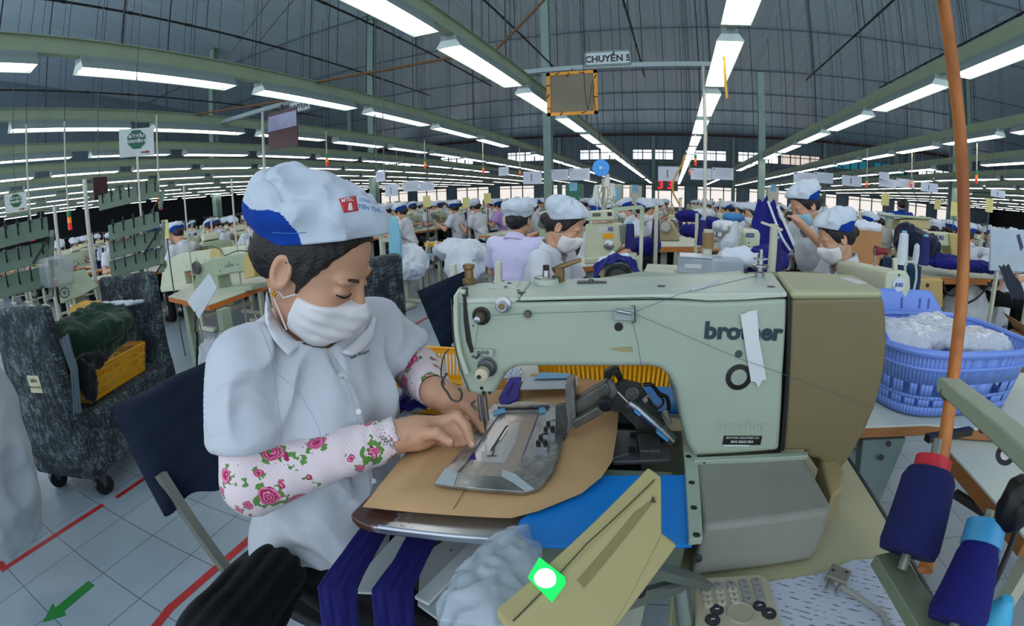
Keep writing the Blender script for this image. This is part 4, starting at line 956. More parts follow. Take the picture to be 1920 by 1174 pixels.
led = [onp(1030, 1068, 0.002)+ev*0.9, onp(1058, 1082, 0.002), onp(1060, 1094, 0.002), onp(1034, 1130, 0.002), onp(1022, 1118, 0.002), onp(1008, 1108, 0.002)+ev*0.9]
cg = sum(led, Vector())/6; m = mb(); m.prism([p for p in led], -ray(1020, 1095)*0.003); m.build('signal_lamp', glow, cpn, bevel=0.001)
m = mb(); rr = ray(1022, 1086); m.cyl(EYE+rr*((cg-EYE).length-0.007), EYE+rr*((cg-EYE).length-0.003), 0.0085, 0.012, n=20); m.build('lamp_core', M('lamp_core', (225, 235, 255), 0.3, emit=2.5), cpn, bevel=0.001)
mt = M('bracket_grey', (120, 130, 124), 0.4, 0.5, var=0.2)
m = mb(); m.bar(onp(1225, 1060, -0.02), Vector((0.10, 0.52, 0.80)), 0.03, 0.012); m.tube([onp(1180, 1130, -0.02), Vector((0.06, 0.48, 0.83)), Vector((0.085, 0.46, 0.752))], 0.012, 10); m.build('mount', mt, cpn, bevel=0.001)
m = mb(); m.lathe(onp(1212, 1100, -0.02), [(0.012, -0.008), (0.012, 0.008), (0, 0.008)], 14); m.build('mount_screw', black, cpn)
rebase(cpn, (0.085, 0.46, 0.752))

# keypad, papers, connector
kp = thing('keypad', 'grey beige keypad with rows of round keys on the papers', 'keypad')
kc = [(1300, 1092), (1310, 1082), (1425, 1074), (1440, 1082), (1472, 1190), (1305, 1195)]
KZ = 0.776; m = mb(); m.prism([atz(x, y, KZ) for x, y in kc], (0, 0, -0.022)); m.build('body', M('keypad_beige', (172, 166, 140), 0.45), kp, bevel=0.004, seg=3)
kl = M('key_light', (180, 176, 156), 0.4); kd = M('key_dark', (30, 34, 46), 0.35); kg = M('key_grey', (138, 138, 132), 0.4)
p0, px_, py_ = atz(1322, 1102, KZ), atz(1417, 1092, KZ), atz(1328, 1134, KZ)
ksym = M('key_ink', (40, 42, 50), 0.5); ui = (px_-p0).normalized(); vi = -(py_-p0).normalized()
lab = [['−', '+', 'C', '1', '2'], ['1', '2', '3', '▲', '▶'], ['4', '5', '6', '▼', '◀'], ['7', '8', '9', '0', '∗']]
for r in range(4):
    for c_ in range(5):
        p = p0+(px_-p0)*(c_/4)+(py_-p0)*(r/3)
        mm_ = kg if (r == 0 or c_ > 2) else kl
        k_ = mb().lathe(p, [(0.0078, 0), (0.0075, 0.0025), (0.0055, 0.0035), (0, 0.0036)], 14).build('key', mm_, kp)
        text('key_symbol', lab[r][c_] if lab[r][c_] in '123456789C+0' else '-', ksym, k_, p+Vector((0, 0, 0.0038)), ui, vi, 0.007, ext=0.0001)
for x, y, r in ((1344, 1144, 0.0105), (1424, 1137, 0.0105), (1336, 1163, 0.0115), (1442, 1151, 0.0115)):
    p = atz(x, y, KZ); k_ = mb().lathe(p, [(r, 0), (r*0.95, 0.002), (0, 0.003)], 16).build('dark_key', kd, kp)
    mb().bar(p+ui*-0.003+Vector((0, 0, 0.0028)), p+ui*0.003+Vector((0, 0, 0.0028)), 0.0016, 0.0008).build('key_mark', M('plate_white', (214, 218, 214), 0.5), k_)
mb().lathe(atz(1389, 1150, KZ), [(0.022, 0), (0.021, 0.003), (0.019, 0.0035), (0.017, 0.002), (0, 0.002)], 28).build('round_pad', M('pad_beige', (162, 156, 132), 0.45), kp)
rebase(kp, (0.17, 0.53, 0.754))
ppm = None
def paper_mat():
    m, nt, b = nodes_of('printed_paper'); L = nt.links
    tc = nt.nodes.new('ShaderNodeTexCoord'); mp = nt.nodes.new('ShaderNodeMapping'); mp.inputs['Rotation'].default_value = (0, 0, 0.35); mp.inputs['Scale'].default_value = (1, 1, 1); L.new(tc.outputs['Object'], mp.inputs[0])
    wv = nt.nodes.new('ShaderNodeTexWave'); wv.bands_direction = 'Y'; wv.inputs['Scale'].default_value = 28; L.new(mp.outputs[0], wv.inputs[0])
    m2 = nt.nodes.new('ShaderNodeMapping'); m2.inputs['Rotation'].default_value = (0, 0, 0.35); m2.inputs['Scale'].default_value = (14, 90, 1); L.new(tc.outputs['Object'], m2.inputs[0])
    n = noise_node(nt, 3.0, 3, vec=m2.outputs[0])
    a = nt.nodes.new('ShaderNodeMath'); a.operation = 'GREATER_THAN'; a.inputs[1].default_value = 0.86; L.new(wv.outputs['Fac'], a.inputs[0])
    c = nt.nodes.new('ShaderNodeMath'); c.operation = 'GREATER_THAN'; c.inputs[1].default_value = 0.54; L.new(n.outputs['Fac'], c.inputs[0])
    d = nt.nodes.new('ShaderNodeMath'); d.operation = 'MULTIPLY'; L.new(a.outputs[0], d.inputs[0]); L.new(c.outputs[0], d.inputs[1])
    r = ramp(nt, d.outputs[0], [(0, lin((190, 198, 212))), (1, lin((104, 110, 124)))]); L.new(r.outputs[0], b.inputs['Base Color']); b.inputs['Roughness'].default_value = 0.6
    return m
pm_ = paper_mat()
for q, z, lb in (([(1268, 1112), (1300, 1100), (1440, 1090), (1545, 1075), (1700, 1190), (1275, 1190)], 0.7525, 'printed sheet of paper under the keypad'), ([(1540, 1075), (1600, 1050), (1690, 1044), (1745, 1190), (1660, 1190)], 0.7535, 'printed sheet of paper below the grey plug, by the table edge')):
    o = mb().prism([atz(x, y, z) for x, y in q], (0, 0, -0.0006)).build('paper_sheet', pm_); tag(o, lb, 'paper')
cn = thing('cable_plug', 'grey metal cable plug with two prongs and cable lying on the papers', 'plug')
a = atz(1572, 1080, 0.765); R2 = Matrix.Rotation(-0.55, 3, 'Z')
mb().box(a, (0.036, 0.034, 0.014), R2).build('shell', M('plug_grey', (136, 134, 120), 0.4, 0.4), cn, bevel=0.002)
m = mb()
for s_ in (-1, 1): q = a+R2 @ Vector((0.009*s_, -0.015, 0)); m.cyl(q, q+R2 @ Vector((0.0, -0.026, 0)), 0.0028, n=10)
m.build_each('prong', steel, cn)
m = mb(); m.tube([a+R2 @ Vector((0.0, -0.017, -0.002)), atz(1610, 1120, 0.760), atz(1655, 1150, 0.759), atz(1680, 1200, 0.759)], 0.0045, 8); m.build('cable', M('cable_grey', (150, 150, 142), 0.5), cn)
m = mb()
for dx, dy in ((-0.012, 0.0), (0.01, 0.008)): q = a+R2 @ Vector((dx, dy, 0.007)); m.cyl(q, q+Vector((0, 0, 0.0004)), 0.003, n=8)
m.build_each('shell_hole', black, cn)
rebase(cn, (a.x, a.y, 0.754))
# ================================================================== THE SEATED WORKER IN FRONT
from mathutils.bvhtree import BVHTree
def bvh_of(*objs):
    V = []; Fc = []
    for o in objs:
        me = o.data; n = len(V); mw = o.matrix_basis
        V += [mw @ v.co for v in me.vertices]; Fc += [[n+i for i in p.vertices] for p in me.polygons]
    return BVHTree.FromPolygons(V, Fc)
def on_surf(bv, px, py, off=0.0015, dflt=None):
    d = ray(px, py); h = bv.ray_cast(EYE, d)
    if h[0] is None: return atd(px, py, dflt or 1.0)-d*off
    return h[0]-d*off
def decal(name, quad, bv, mat, parent, off=0.0015, n=8, t=0.0006, m_=None):
    """a thin patch following the surface; quad = four measured corners"""
    q = [Vector(c) for c in quad]
    def f(u, v): p = (q[0]*(1-u)+q[1]*u)*(1-v)+(q[3]*(1-u)+q[2]*u)*v; return on_surf(bv, p.x, p.y, off)
    b = mb(); b.grid(n, m_ or n, f); return b.build(name, mat, parent, solid=t)
def surf_line(name, pts, bv, r, mat, parent, off=0.0, sub=6, n=6):
    P_ = []
    for a, b_ in zip(pts, pts[1:]):
        for i in range(sub): P_.append((a[0]+(b_[0]-a[0])*i/sub, a[1]+(b_[1]-a[1])*i/sub))
    P_.append(pts[-1]); return mb().tube([on_surf(bv, x, y, off) for x, y in P_], r, n).build(name, mat, parent)
def surf_text(name, s, c, xv, yv, size, bv, mat, parent, off=0.0012, bold=0.0):
    """lettering wrapped on a surface; c = middle, xv / yv = measured directions of one em"""
    cu = bpy.data.curves.new(name, 'FONT'); cu.body = s; cu.size = 1.0; cu.align_x = 'CENTER'; cu.align_y = 'CENTER'; cu.resolution_u = 2; cu.offset = bold
    o = bpy.data.objects.new(name, cu); COL.objects.link(o); dg = bpy.context.evaluated_depsgraph_get()
    me = bpy.data.meshes.new_from_object(o.evaluated_get(dg)); bpy.data.objects.remove(o); bpy.data.curves.remove(cu)
    for v in me.vertices:
        p = Vector(c)+Vector(xv)*v.co.x*size+Vector(yv)*v.co.y*size; v.co = on_surf(bv, p.x, p.y, off)
    me.materials.clear(); me.materials.append(mat)
    q = bpy.data.objects.new(name, me); COL.objects.link(q); q.parent = parent; return q
def cloth_mat(name, rgb, var=0.04, scale=220, bump=0.25, rough=0.85, sheen=0.2, crease=0.35):
    m, nt, b = nodes_of(name); L = nt.links; c = lin(rgb)
    n = noise_node(nt, 5, 4); r = ramp(nt, n.outputs['Fac'], [(0.3, [x*(1-var) for x in c]), (0.7, [min(1, x*(1+var)) for x in c])]); L.new(r.outputs[0], b.inputs['Base Color'])
    b.inputs['Roughness'].default_value = rough; b.inputs['Sheen Weight'].default_value = sheen; b.inputs['Specular IOR Level'].default_value = 0.25
    n2 = noise_node(nt, scale, 2); bp = nt.nodes.new('ShaderNodeBump'); bp.inputs['Strength'].default_value = bump; bp.inputs['Distance'].default_value = 0.0015
    L.new(n2.outputs['Fac'], bp.inputs['Height'])
    n3 = noise_node(nt, 9, 4, rough=0.6); n3.inputs['Distortion'].default_value = 1.2; n3.noise_type = 'RIDGED_MULTIFRACTAL' if hasattr(n3, 'noise_type') else n3.noise_type
    b3 = nt.nodes.new('ShaderNodeBump'); b3.inputs['Strength'].default_value = crease; b3.inputs['Distance'].default_value = 0.012
    L.new(n3.outputs['Fac'], b3.inputs['Height']); L.new(bp.outputs[0], b3.inputs['Normal']); L.new(b3.outputs[0], b.inputs['Normal']); return m
def skin_mat(name, rgb):
    m, nt, b = nodes_of(name); L = nt.links; c = lin(rgb)
    n = noise_node(nt, 14, 5); r = ramp(nt, n.outputs['Fac'], [(0.3, [c[0]*0.9, c[1]*0.84, c[2]*0.82]), (0.7, c)]); L.new(r.outputs[0], b.inputs['Base Color'])
    b.inputs['Roughness'].default_value = 0.48; b.inputs['Subsurface Weight'].default_value = 0.12; b.inputs['Subsurface Radius'].default_value = (0.01, 0.004, 0.002); b.inputs['Subsurface Scale'].default_value = 0.5
    n2 = noise_node(nt, 180, 3); bp = nt.nodes.new('ShaderNodeBump'); bp.inputs['Strength'].default_value = 0.15; bp.inputs['Distance'].default_value = 0.001
    L.new(n2.outputs['Fac'], bp.inputs['Height']); L.new(bp.outputs[0], b.inputs['Normal']); return m
skin = skin_mat('skin', (206, 160, 130)); hairm = M('hair_black', (20, 17, 18), 0.42, var=0.3, vs=60, bump=0.4, bs=260)
shirt_m = cloth_mat('shirt_white', (198, 204, 214), crease=0.9); cap_w = cloth_mat('cap_white', (194, 207, 221)); cap_b = cloth_mat('cap_blue', (4, 62, 158), sheen=0.03); mask_m = cloth_mat('mask_white', (226, 226, 228)); trou = cloth_mat('trouser_black', (11, 14, 17), sheen=0.03)
def floral():
    m, nt, b = nodes_of('floral_sleeve'); L = nt.links
    def math_(op, a, b_=None, c=None):
        n = nt.nodes.new('ShaderNodeMath'); n.operation = op
        for i, v in enumerate((a, b_, c)):
            if v is None: continue
            if isinstance(v, (int, float)): n.inputs[i].default_value = v
            else: L.new(v, n.inputs[i])
        return n.outputs[0]
    def mix(f, a, b_):
        n = nt.nodes.new('ShaderNodeMix'); n.data_type = 'RGBA'; L.new(f, n.inputs[0])
        for i, v in ((6, a), (7, b_)):
            if isinstance(v, tuple): n.inputs[i].default_value = (*lin(v), 1)
            else: L.new(v, n.inputs[i])
        return n.outputs[2]
    tc = nt.nodes.new('ShaderNodeTexCoord')
    nz = noise_node(nt, 55, 3); sub = nt.nodes.new('ShaderNodeVectorMath'); sub.operation = 'SUBTRACT'; L.new(nz.outputs['Color'], sub.inputs[0]); sub.inputs[1].default_value = (0.5, 0.5, 0.5)
    sc = nt.nodes.new('ShaderNodeVectorMath'); sc.operation = 'SCALE'; sc.inputs['Scale'].default_value = 0.016; L.new(sub.outputs[0], sc.inputs[0])
    ad = nt.nodes.new('ShaderNodeVectorMath'); ad.operation = 'ADD'; L.new(tc.outputs['Object'], ad.inputs[0]); L.new(sc.outputs[0], ad.inputs[1])
    col = (232, 216, 222)
    cur = None
    for scale, r0, keep, off in ((17, 0.34, 0.22, (0.3, 0.1, 0)), (30, 0.27, 0.5, (0.13, 0.4, 0.2))):
        mp = nt.nodes.new('ShaderNodeMapping'); mp.inputs['Location'].default_value = off; L.new(ad.outputs[0], mp.inputs[0])
        vo = nt.nodes.new('ShaderNodeTexVoronoi'); vo.inputs['Scale'].default_value = scale; L.new(mp.outputs[0], vo.inputs['Vector'])
        sepc = nt.nodes.new('ShaderNodeSeparateColor'); L.new(vo.outputs['Color'], sepc.inputs[0])
        on = math_('GREATER_THAN', sepc.outputs[0], keep)
        rose = math_('MULTIPLY', math_('LESS_THAN', vo.outputs['Distance'], r0), on)
        leaf = math_('MULTIPLY', math_('MULTIPLY', math_('LESS_THAN', vo.outputs['Distance'], r0*1.45), on), math_('GREATER_THAN', noise_node(nt, 70, 1).outputs['Fac'], 0.54))
        rings = ramp(nt, math_('FRACT', math_('MULTIPLY_ADD', vo.outputs['Distance'], 11.0, noise_node(nt, 90, 2).outputs['Fac'])), [(0.2, lin((150, 10, 70))), (0.5, lin((214, 50, 120))), (0.85, lin((240, 150, 186)))])
        base = cur if cur is not None else col
        cur = mix(leaf, base, (92, 140, 62)); cur = mix(rose, cur, rings.outputs[0])
    L.new(cur, b.inputs['Base Color']); b.inputs['Roughness'].default_value = 0.8; b.inputs['Sheen Weight'].default_value = 0.2
    wv = nt.nodes.new('ShaderNodeTexWave'); wv.inputs['Scale'].default_value = 60; wv.bands_direction = 'DIAGONAL'; L.new(tc.outputs['Object'], wv.inputs['Vector'])
    bp = nt.nodes.new('ShaderNodeBump'); bp.inputs['Strength'].default_value = 0.35; bp.inputs['Distance'].default_value = 0.001; L.new(wv.outputs['Fac'], bp.inputs['Height']); L.new(bp.outputs[0], b.inputs['Normal'])
    return m

# --- shared head shape in its own frame (x forward, y left, z up; metres)
def head_sdf(P, neck=None):
    d = s_ell(P, (-0.014, 0, 0.034), (0.098, 0.078, 0.088))
    d = smin(d, s_ell(P, (0.028, 0, -0.034), (0.060, 0.060, 0.084)), 0.03)
    d = smin(d, s_cap(P, (0.060, 0, -0.103), (0.056, 0, -0.095), 0.021, 0.024), 0.02)
    for s in (-1, 1):
        d = smin(d, s_cap(P, (-0.008, s*0.050, -0.055), (0.050, s*0.018, -0.100), 0.018, 0.018), 0.02)
        d = smin(d, s_ell(P, (0.058, s*0.038, -0.036), (0.026, 0.024, 0.026)), 0.02)
        d = smin(d, s_ell(P, (0.078, s*0.028, 0.020), (0.012, 0.026, 0.008)), 0.012)
        d = smax(d, -s_ell(P, (0.096, s*0.031, -0.001), (0.013, 0.022, 0.010)), 0.012)
        d = smin(d, s_ell(P, (0.0775, s*0.031, -0.001), (0.0105, 0.0165, 0.0092)), 0.007)
        d = smax(d, -s_cap(P, (0.0915, s*0.019, -0.0045), (0.083, s*0.047, -0.0045), 0.0011), 0.0015)
        e = s_ell(P, (-0.010, s*0.080, -0.006), (0.020, 0.009, 0.033)); e = smax(e, -s_ell(P, (-0.006, s*0.087, -0.003), (0.011, 0.008, 0.021)), 0.004)
        d = smin(d, e, 0.005)
    d = smin(d, s_cap(P, (0.090, 0, 0.006), (0.109, 0, -0.034), 0.008, 0.011), 0.010)
    for s in (-1, 1): d = smin(d, s_ell(P, (0.100, s*0.012, -0.036), (0.010, 0.008, 0.007)), 0.006)
    d = smin(d, s_ell(P, (0.086, 0, -0.066), (0.012, 0.024, 0.007)), 0.006); d = smin(d, s_ell(P, (0.084, 0, -0.075), (0.011, 0.020, 0.006)), 0.004)
    return d
SK = 1.14
def frame_at(C, yaw, pitch, roll=0.0, s=SK):
    R3 = Matrix.Rotation(yaw, 3, 'Z') @ Matrix.Rotation(pitch, 3, 'Y') @ Matrix.Rotation(roll, 3, 'X')
    return Matrix.Translation(Vector(C)) @ R3.to_4x4() @ Matrix.Scale(s, 4)
HM = frame_at((-0.628, 0.655, 1.219), math.radians(11), math.radians(31), math.radians(2)); HI = HM.inverted()
def hw(x, y, z): return HM @ Vector((x, y, z))
def to_local(P, Mi): return [Mi[i][0]*P[0]+Mi[i][1]*P[1]+Mi[i][2]*P[2]+Mi[i][3] for i in range(3)]
W1 = thing('person', 'person in white shirt, floral arm sleeves, mask and large white cap, seated and sewing', 'person')
RS, LS = (-0.725, 0.520, 1.045), (-0.665, 0.880, 1.035); RE, LE = (-0.690, 0.455, 0.842), (-0.575, 0.930, 0.900)
RW, LW = tuple(atd(748, 818, 0.905)), tuple(atd(818, 738, 1.01))
NB = (-0.700, 0.680, 1.065)
# head, neck and upper chest
def f_head(P):
    d = head_sdf(to_local(P, HI))*SK
    n0 = hw(-0.035, 0, -0.045)
    d = smin(d, s_cap(P, n0, NB, 0.050, 0.054), 0.02); d = smin(d, s_ell(P, (NB[0]-0.01, NB[1], NB[2]-0.06), (0.07, 0.12, 0.05)), 0.04)
    return d
skin_o = sdf_obj('body', f_head, (-0.83, 0.50, 0.93), (-0.46, 0.84, 1.34), 0.0028, skin, None, 1)
def finger(P, pts, rs):
    d = None
    for i in range(len(pts)-1):
        c = s_cap(P, pts[i], pts[i+1], rs[i], rs[i+1]); d = c if d is None else smin(d, c, 0.004)
    return d
def px3(*q): return [tuple(atd(x, y, d)) for x, y, d in q]
RF = [(px3((832, 792, .905), (858, 780, .895), (874, 800, .888), (886, 836, .893)), (.0115, .0105, .0098, .0080)),
      (px3((828, 800, .915), (850, 797, .905), (862, 812, .900), (872, 830, .905)), (.0112, .0102, .0095, .0080)),
      (px3((820, 812, .915), (840, 808, .905), (852, 818, .905), (858, 832, .91)), (.0110, .0100, .0092, .0078)),
      (px3((812, 822, .92), (828, 826, .92), (840, 836, .93)), (.0100, .0092, .0080)),
      (px3((778, 822, .895), (800, 812, .875), (820, 812, .868), (844, 829, .868)), (.0135, .0125, .0110, .0088))]
def f_rhand(P):
    d = smin(s_cap(P, RE, RW, 0.040, 0.029), s_cap(P, RW, atd(785, 812, .905), 0.028, 0.029), 0.02)
    d = smin(d, s_cap(P, atd(780, 806, .905), atd(835, 790, .905), 0.024, 0.013), 0.02); d = smin(d, s_cap(P, atd(785, 822, .905), atd(828, 812, .912), 0.022, 0.014), 0.015)
    for pts, rs in RF: d = smin(d, finger(P, pts, rs), 0.006)
    d = d-0.0006*vnoise(P[0]*160, P[1]*160, P[2]*160, 4)
    return d
rh = sdf_obj('h', f_rhand, tuple(min(a, b_)-0.05 for a, b_ in zip(RE, atd(890, 840, .89))), tuple(max(a, b_)+0.055 for a, b_ in zip(RE, atd(890, 780, .9))), 0.0024, skin, None, 1)
LF = [(px3((862, 752, .985), (880, 768, .965), (893, 785, .950), (905, 806, .935)), (.0125, .0115, .0105, .0085)),
      (px3((866, 745, .995), (884, 756, .985), (896, 770, .975), (903, 788, .97)), (.0118, .0110, .0100, .0082)),
      (px3((868, 738, 1.005), (888, 744, 1.00), (900, 755, .995), (907, 770, .985)), (.0112, .0105, .0095, .0080)),
      (px3((866, 730, 1.015), (885, 732, 1.01), (896, 742, 1.005)), (.0100, .0092, .0078)),
      (px3((838, 770, .985), (856, 782, .97), (872, 790, .96)), (.0130, .0115, .0090))]
def f_lhand(P):
    d = smin(s_cap(P, LE, LW, 0.040, 0.030), s_cap(P, LW, atd(845, 748, .99), 0.030, 0.026), 0.02)
    d = smin(d, s_cap(P, atd(840, 752, .985), atd(866, 756, .98), 0.026, 0.015), 0.015); d = smin(d, s_cap(P, atd(842, 742, .995), atd(868, 740, 1.0), 0.024, 0.014), 0.015)
    for pts, rs in LF: d = smin(d, finger(P, pts, rs), 0.006)
    return d
lh = sdf_obj('h', f_lhand, tuple(min(a, b_)-0.06 for a, b_ in zip(LE, atd(905, 810, .93))), tuple(max(a, b_)+0.06 for a, b_ in zip(LE, atd(905, 735, .97))), 0.0026, skin, None, 1)
def f_body(P):
    d = s_ell(P, (-0.72, 0.69, 0.90), (0.085, 0.15, 0.16)); d = smin(d, s_ell(P, (-0.74, 0.68, 0.60), (0.11, 0.16, 0.14)), 0.08)
    d = smin(d, s_cap(P, RS, LS, 0.045), 0.03)
    for s_, e_ in ((RS, RE), (LS, LE)): d = smin(d, s_cap(P, s_, e_, 0.045, 0.038), 0.02)
    for hp_, kn, ft in (((-0.76, 0.60, 0.54), (-0.34, 0.50, 0.50), (-0.30, 0.48, 0.08)), ((-0.74, 0.76, 0.54), (-0.34, 0.84, 0.50), (-0.28, 0.86, 0.08))):
        d = smin(d, s_cap(P, hp_, kn, 0.07, 0.052), 0.03); d = smin(d, s_cap(P, kn, ft, 0.048, 0.035), 0.02); d = smin(d, s_cap(P, ft, (ft[0]+0.12, ft[1], 0.035), 0.035, 0.03), 0.02)
    return d
bd = sdf_obj('h', f_body, (-0.90, 0.38, 0.0), (-0.10, 1.05, 1.12), 0.012, skin, None, 1)
def join_into(o, others):
    V = [tuple(v.co) for v in o.data.vertices]; Fc = [tuple(p.vertices) for p in o.data.polygons]
    for q in others:
        n = len(V); V += [tuple(v.co) for v in q.data.vertices]; Fc += [tuple(n+i for i in p.vertices) for p in q.data.polygons]
        bpy.data.objects.remove(q)
    me = bpy.data.meshes.new('body'); me.from_pydata(V, [], Fc); me.materials.append(o.data.materials[0]); me.shade_smooth(); o.data = me
skin_bv = bvh_of(skin_o, rh, lh)
join_into(skin_o, [rh, lh, bd]); skin_o.parent = W1
# eyebrows, lashes, nails
brow = M('brow_dark', (74, 50, 42), 0.8)
for s in (-1, 1):
    mb().tube([hw(0.0905, s*0.014, 0.0185), hw(0.0925, s*0.024, 0.024), hw(0.0865, s*0.038, 0.0255), hw(0.074, s*0.052, 0.0195)], [0.0026, 0.0036, 0.0032, 0.0012], 8).build('eyebrow', brow, W1)
    mb().tube([hw(0.0885, s*0.016, -0.0045), hw(0.0895, s*0.026, -0.0072), hw(0.0868, s*0.038, -0.0070), hw(0.078, s*0.049, -0.0035)], [0.0012, 0.0020, 0.0021, 0.0011], 6).build('eyelash', M('lash_black', (24, 18, 18), 0.6), W1)
nail = M('nail', (222, 178, 164), 0.25)
for (x, y, a) in ((886, 832, 60), (846, 826, 40)):
    q = 4.5; c_, s_ = math.cos(math.radians(a)), math.sin(math.radians(a))
    decal('fingernail', [(x-q*c_-q*s_*.7, y-q*s_+q*c_*.7), (x+q*c_-q*s_*.7, y+q*s_+q*c_*.7), (x+q*c_+q*s_*.7, y+q*s_-q*c_*.7), (x-q*c_+q*s_*.7, y-q*s_-q*c_*.7)], skin_bv, nail, W1, 0.0006, 5, 0.0004)
# hair
def f_hair(P):
    x, y, z = P
    d = s_ell(P, (-0.012, 0, 0.032), (0.105, 0.085, 0.086)); d = smin(d, s_ell(P, (-0.07, 0, -0.01), (0.045, 0.062, 0.06)), 0.03)
    d = d-0.0009*np.sin(y*500+x*120+vnoise(P[0]*40, P[1]*40, P[2]*40, 2)*3)-0.002*vnoise(x*90, y*90, z*30, 9)
    d = smax(d, x-(0.034+0.47*z)-0.004*np.abs(vnoise(y*60, z*60, x*0, 3)), 0.006)
    d = smax(d, -(z+0.028+np.clip(-(x+0.015)*1.1, -0.01, 0.06)), 0.006)
    d = smin(d, s_cap(P, (0.026, -0.072, 0.015), (0.020, -0.066, -0.030), 0.008, 0.003), 0.008); d = smin(d, s_cap(P, (0.026, 0.072, 0.015), (0.020, 0.066, -0.030), 0.008, 0.003), 0.008)
    d = smin(d, s_ell(P, (-0.096, -0.008, -0.028), (0.028, 0.036, 0.026)), 0.01)
    return d*0.9
hair = sdf_obj('hair', f_hair, (-0.17, -0.11, -0.11), (0.12, 0.11, 0.15), 0.003, hairm, W1, 1); hair.data.transform(HM)
# cap
CAP_AB = [(-0.152, 0.02), (-0.146, 0.045), (-0.135, 0.062), (-0.118, 0.068), (-0.098, 0.066), (-0.078, 0.074), (-0.055, 0.086), (-0.036, 0.090), (-0.018, 0.084), (0.000, 0.070), (0.020, 0.045), (0.010, 0.0), (-0.12, -0.04)]
def inpoly(a, b_, poly):
    r = np.zeros(len(a), bool); n = len(poly)
    for i in range(n):
        x1, y1 = poly[i]; x2, y2 = poly[i-1]
        c = ((y1 > b_) != (y2 > b_)) & (a < (x2-x1)*(b_-y1)/((y2-y1) or 1e-9)+x1); r ^= c
    return r
def f_cap(P):
    x, y, z = P
    d = s_ell(P, (-0.012, 0, 0.060), (0.112, 0.096, 0.088))
    d = smin(d, s_ell(P, (-0.066, -0.004, 0.086), (0.108, 0.108, 0.052)), 0.035)
    d = smin(d, s_ell(P, (-0.095, -0.012, 0.056), (0.066, 0.082, 0.046)), 0.03)
    d = smin(d, s_ell(P, (0.030, 0.008, 0.112), (0.062, 0.082, 0.036)), 0.025)
    ang = np.arctan2(y, x+0.04); rr = np.sqrt((x+0.04)**2+y*y)
    d = d-0.0035*np.sin(ang*9+vnoise(x*18, y*18, z*18, 6)*3)*np.clip((rr-0.05)/0.05, 0, 1)*np.clip((z-0.05)/0.06, 0, 1)
    d = d-0.006*vnoise(x*16, y*16, z*16, 8)-0.0055*(1-2*np.abs(vnoise(x*22, y*22, z*22, 11)))
    g_ = np.abs(np.sqrt((x+0.055)**2+(y*0.95)**2)-0.092); d = d+0.0035*np.exp(-(g_/0.0035)**2)*(z > 0.10)
    d = smax(d, (0.046+0.62*x)-z, 0.004)
    inner = s_ell(P, (-0.014, 0, 0.034), (0.106, 0.085, 0.095)); d = smax(d, -inner, 0.004)
    return d*0.9
cap = sdf_obj('cap', f_cap, (-0.21, -0.15, -0.02), (0.14, 0.13, 0.19), 0.0021, None, W1, 1, mats=[cap_w, cap_b], mi=lambda c: inpoly(c[:, 0], c[:, 2], CAP_AB) & (c[:, 2] < 0.11))
_c = Vector((-0.002, 0, 0.045)); cap.data.transform(HM @ Matrix.Translation(_c) @ Matrix.Scale(0.90, 4) @ Matrix.Translation(-_c)); cap_bv = bvh_of(cap)
red = M('logo_red', (206, 52, 62), 0.6); lw = M('logo_white', (240, 240, 240), 0.6); lb = M('logo_blue', (92, 140, 196), 0.6)
decal('cap_badge', [(635, 373), (667, 367), (672, 395), (645, 399)], cap_bv, red, cap, 0.001, 8)
surf_text('badge_lettering', 'MTEC', (652, 375), (0.98, -0.16), (-0.16, -1), 9, cap_bv, lw, cap, 0.0026, 0.02)
decal('badge_bottle', [(654, 381), (659, 380), (662, 394), (653, 395)], cap_bv, lw, cap, 0.0022, 5)
surf_text('cap_lettering', 'CÔNG TY M', (692, 378), (0.95, 0.22), (0.12, -1), 7, cap_bv, lb, cap, 0.0012, 0.01)
surf_text('cap_lettering', 'TIÊN THU', (694, 391), (0.96, 0.2), (0.1, -1), 10.5, cap_bv, lb, cap, 0.0012, 0.02)
surf_line('stitching', [(511, 436), (545, 438), (575, 436)], cap_bv, 0.0007, M('stitch_blue', (60, 120, 200), 0.6), cap)
# mask
def f_mask(P):
    x, y, z = P
    base = head_sdf(P)
    hull = smin(s_ell(P, (0.030, 0, -0.050), (0.074, 0.060, 0.072)), s_ell(P, (0.085, 0, -0.045), (0.030, 0.026, 0.040)), 0.03)
    d = smin(base-0.004, hull-0.003, 0.015)
    top = -0.017+0.0*x-0.45*np.abs(y)*0.5; d = smax(d, z-(-0.016-0.20*np.abs(y)+0.12*(x-0.08)), 0.003)
    d = smax(d, -(z+0.132), 0.004); d = smax(d, -(x-(0.018+0.10*(z+0.07)**1)), 0.004)
    d = d+0.0014*np.sin((z)*260+y*6)*np.clip((x-0.03)/0.04, 0, 1)-0.0015*vnoise(x*50, y*50, z*50, 2)
    return d
mask = sdf_obj('mask', f_mask, (-0.02, -0.09, -0.145), (0.13, 0.09, 0.02), 0.0026, mask_m, W1, 1); mask.data.transform(HM)
for s in (-1, 1):
    for z1 in (-0.030, -0.100):
        mb().tube([hw(0.024, s*0.062, z1), hw(0.006, s*0.074, -0.045 if z1 > -0.05 else -0.070), hw(-0.018, s*0.083, -0.028 if z1 > -0.05 else -0.040)], 0.0018, 6).build('ear_loop', mask_m, W1)
m = mb(); er = hw(-0.004, -0.090, -0.040)
for a in range(5): m.lathe(er+Vector((0.0045*math.cos(a*1.256), 0, 0.0045*math.sin(a*1.256))), [(0, -.003), (.0026, -.0015), (.003, 0), (.0026, .0015), (0, .003)], 8)
m.lathe(er, [(0, -.003), (.0028, 0), (0, .003)], 8); m.build('earring', M('gold', (214, 176, 84), 0.25, 1.0), W1)
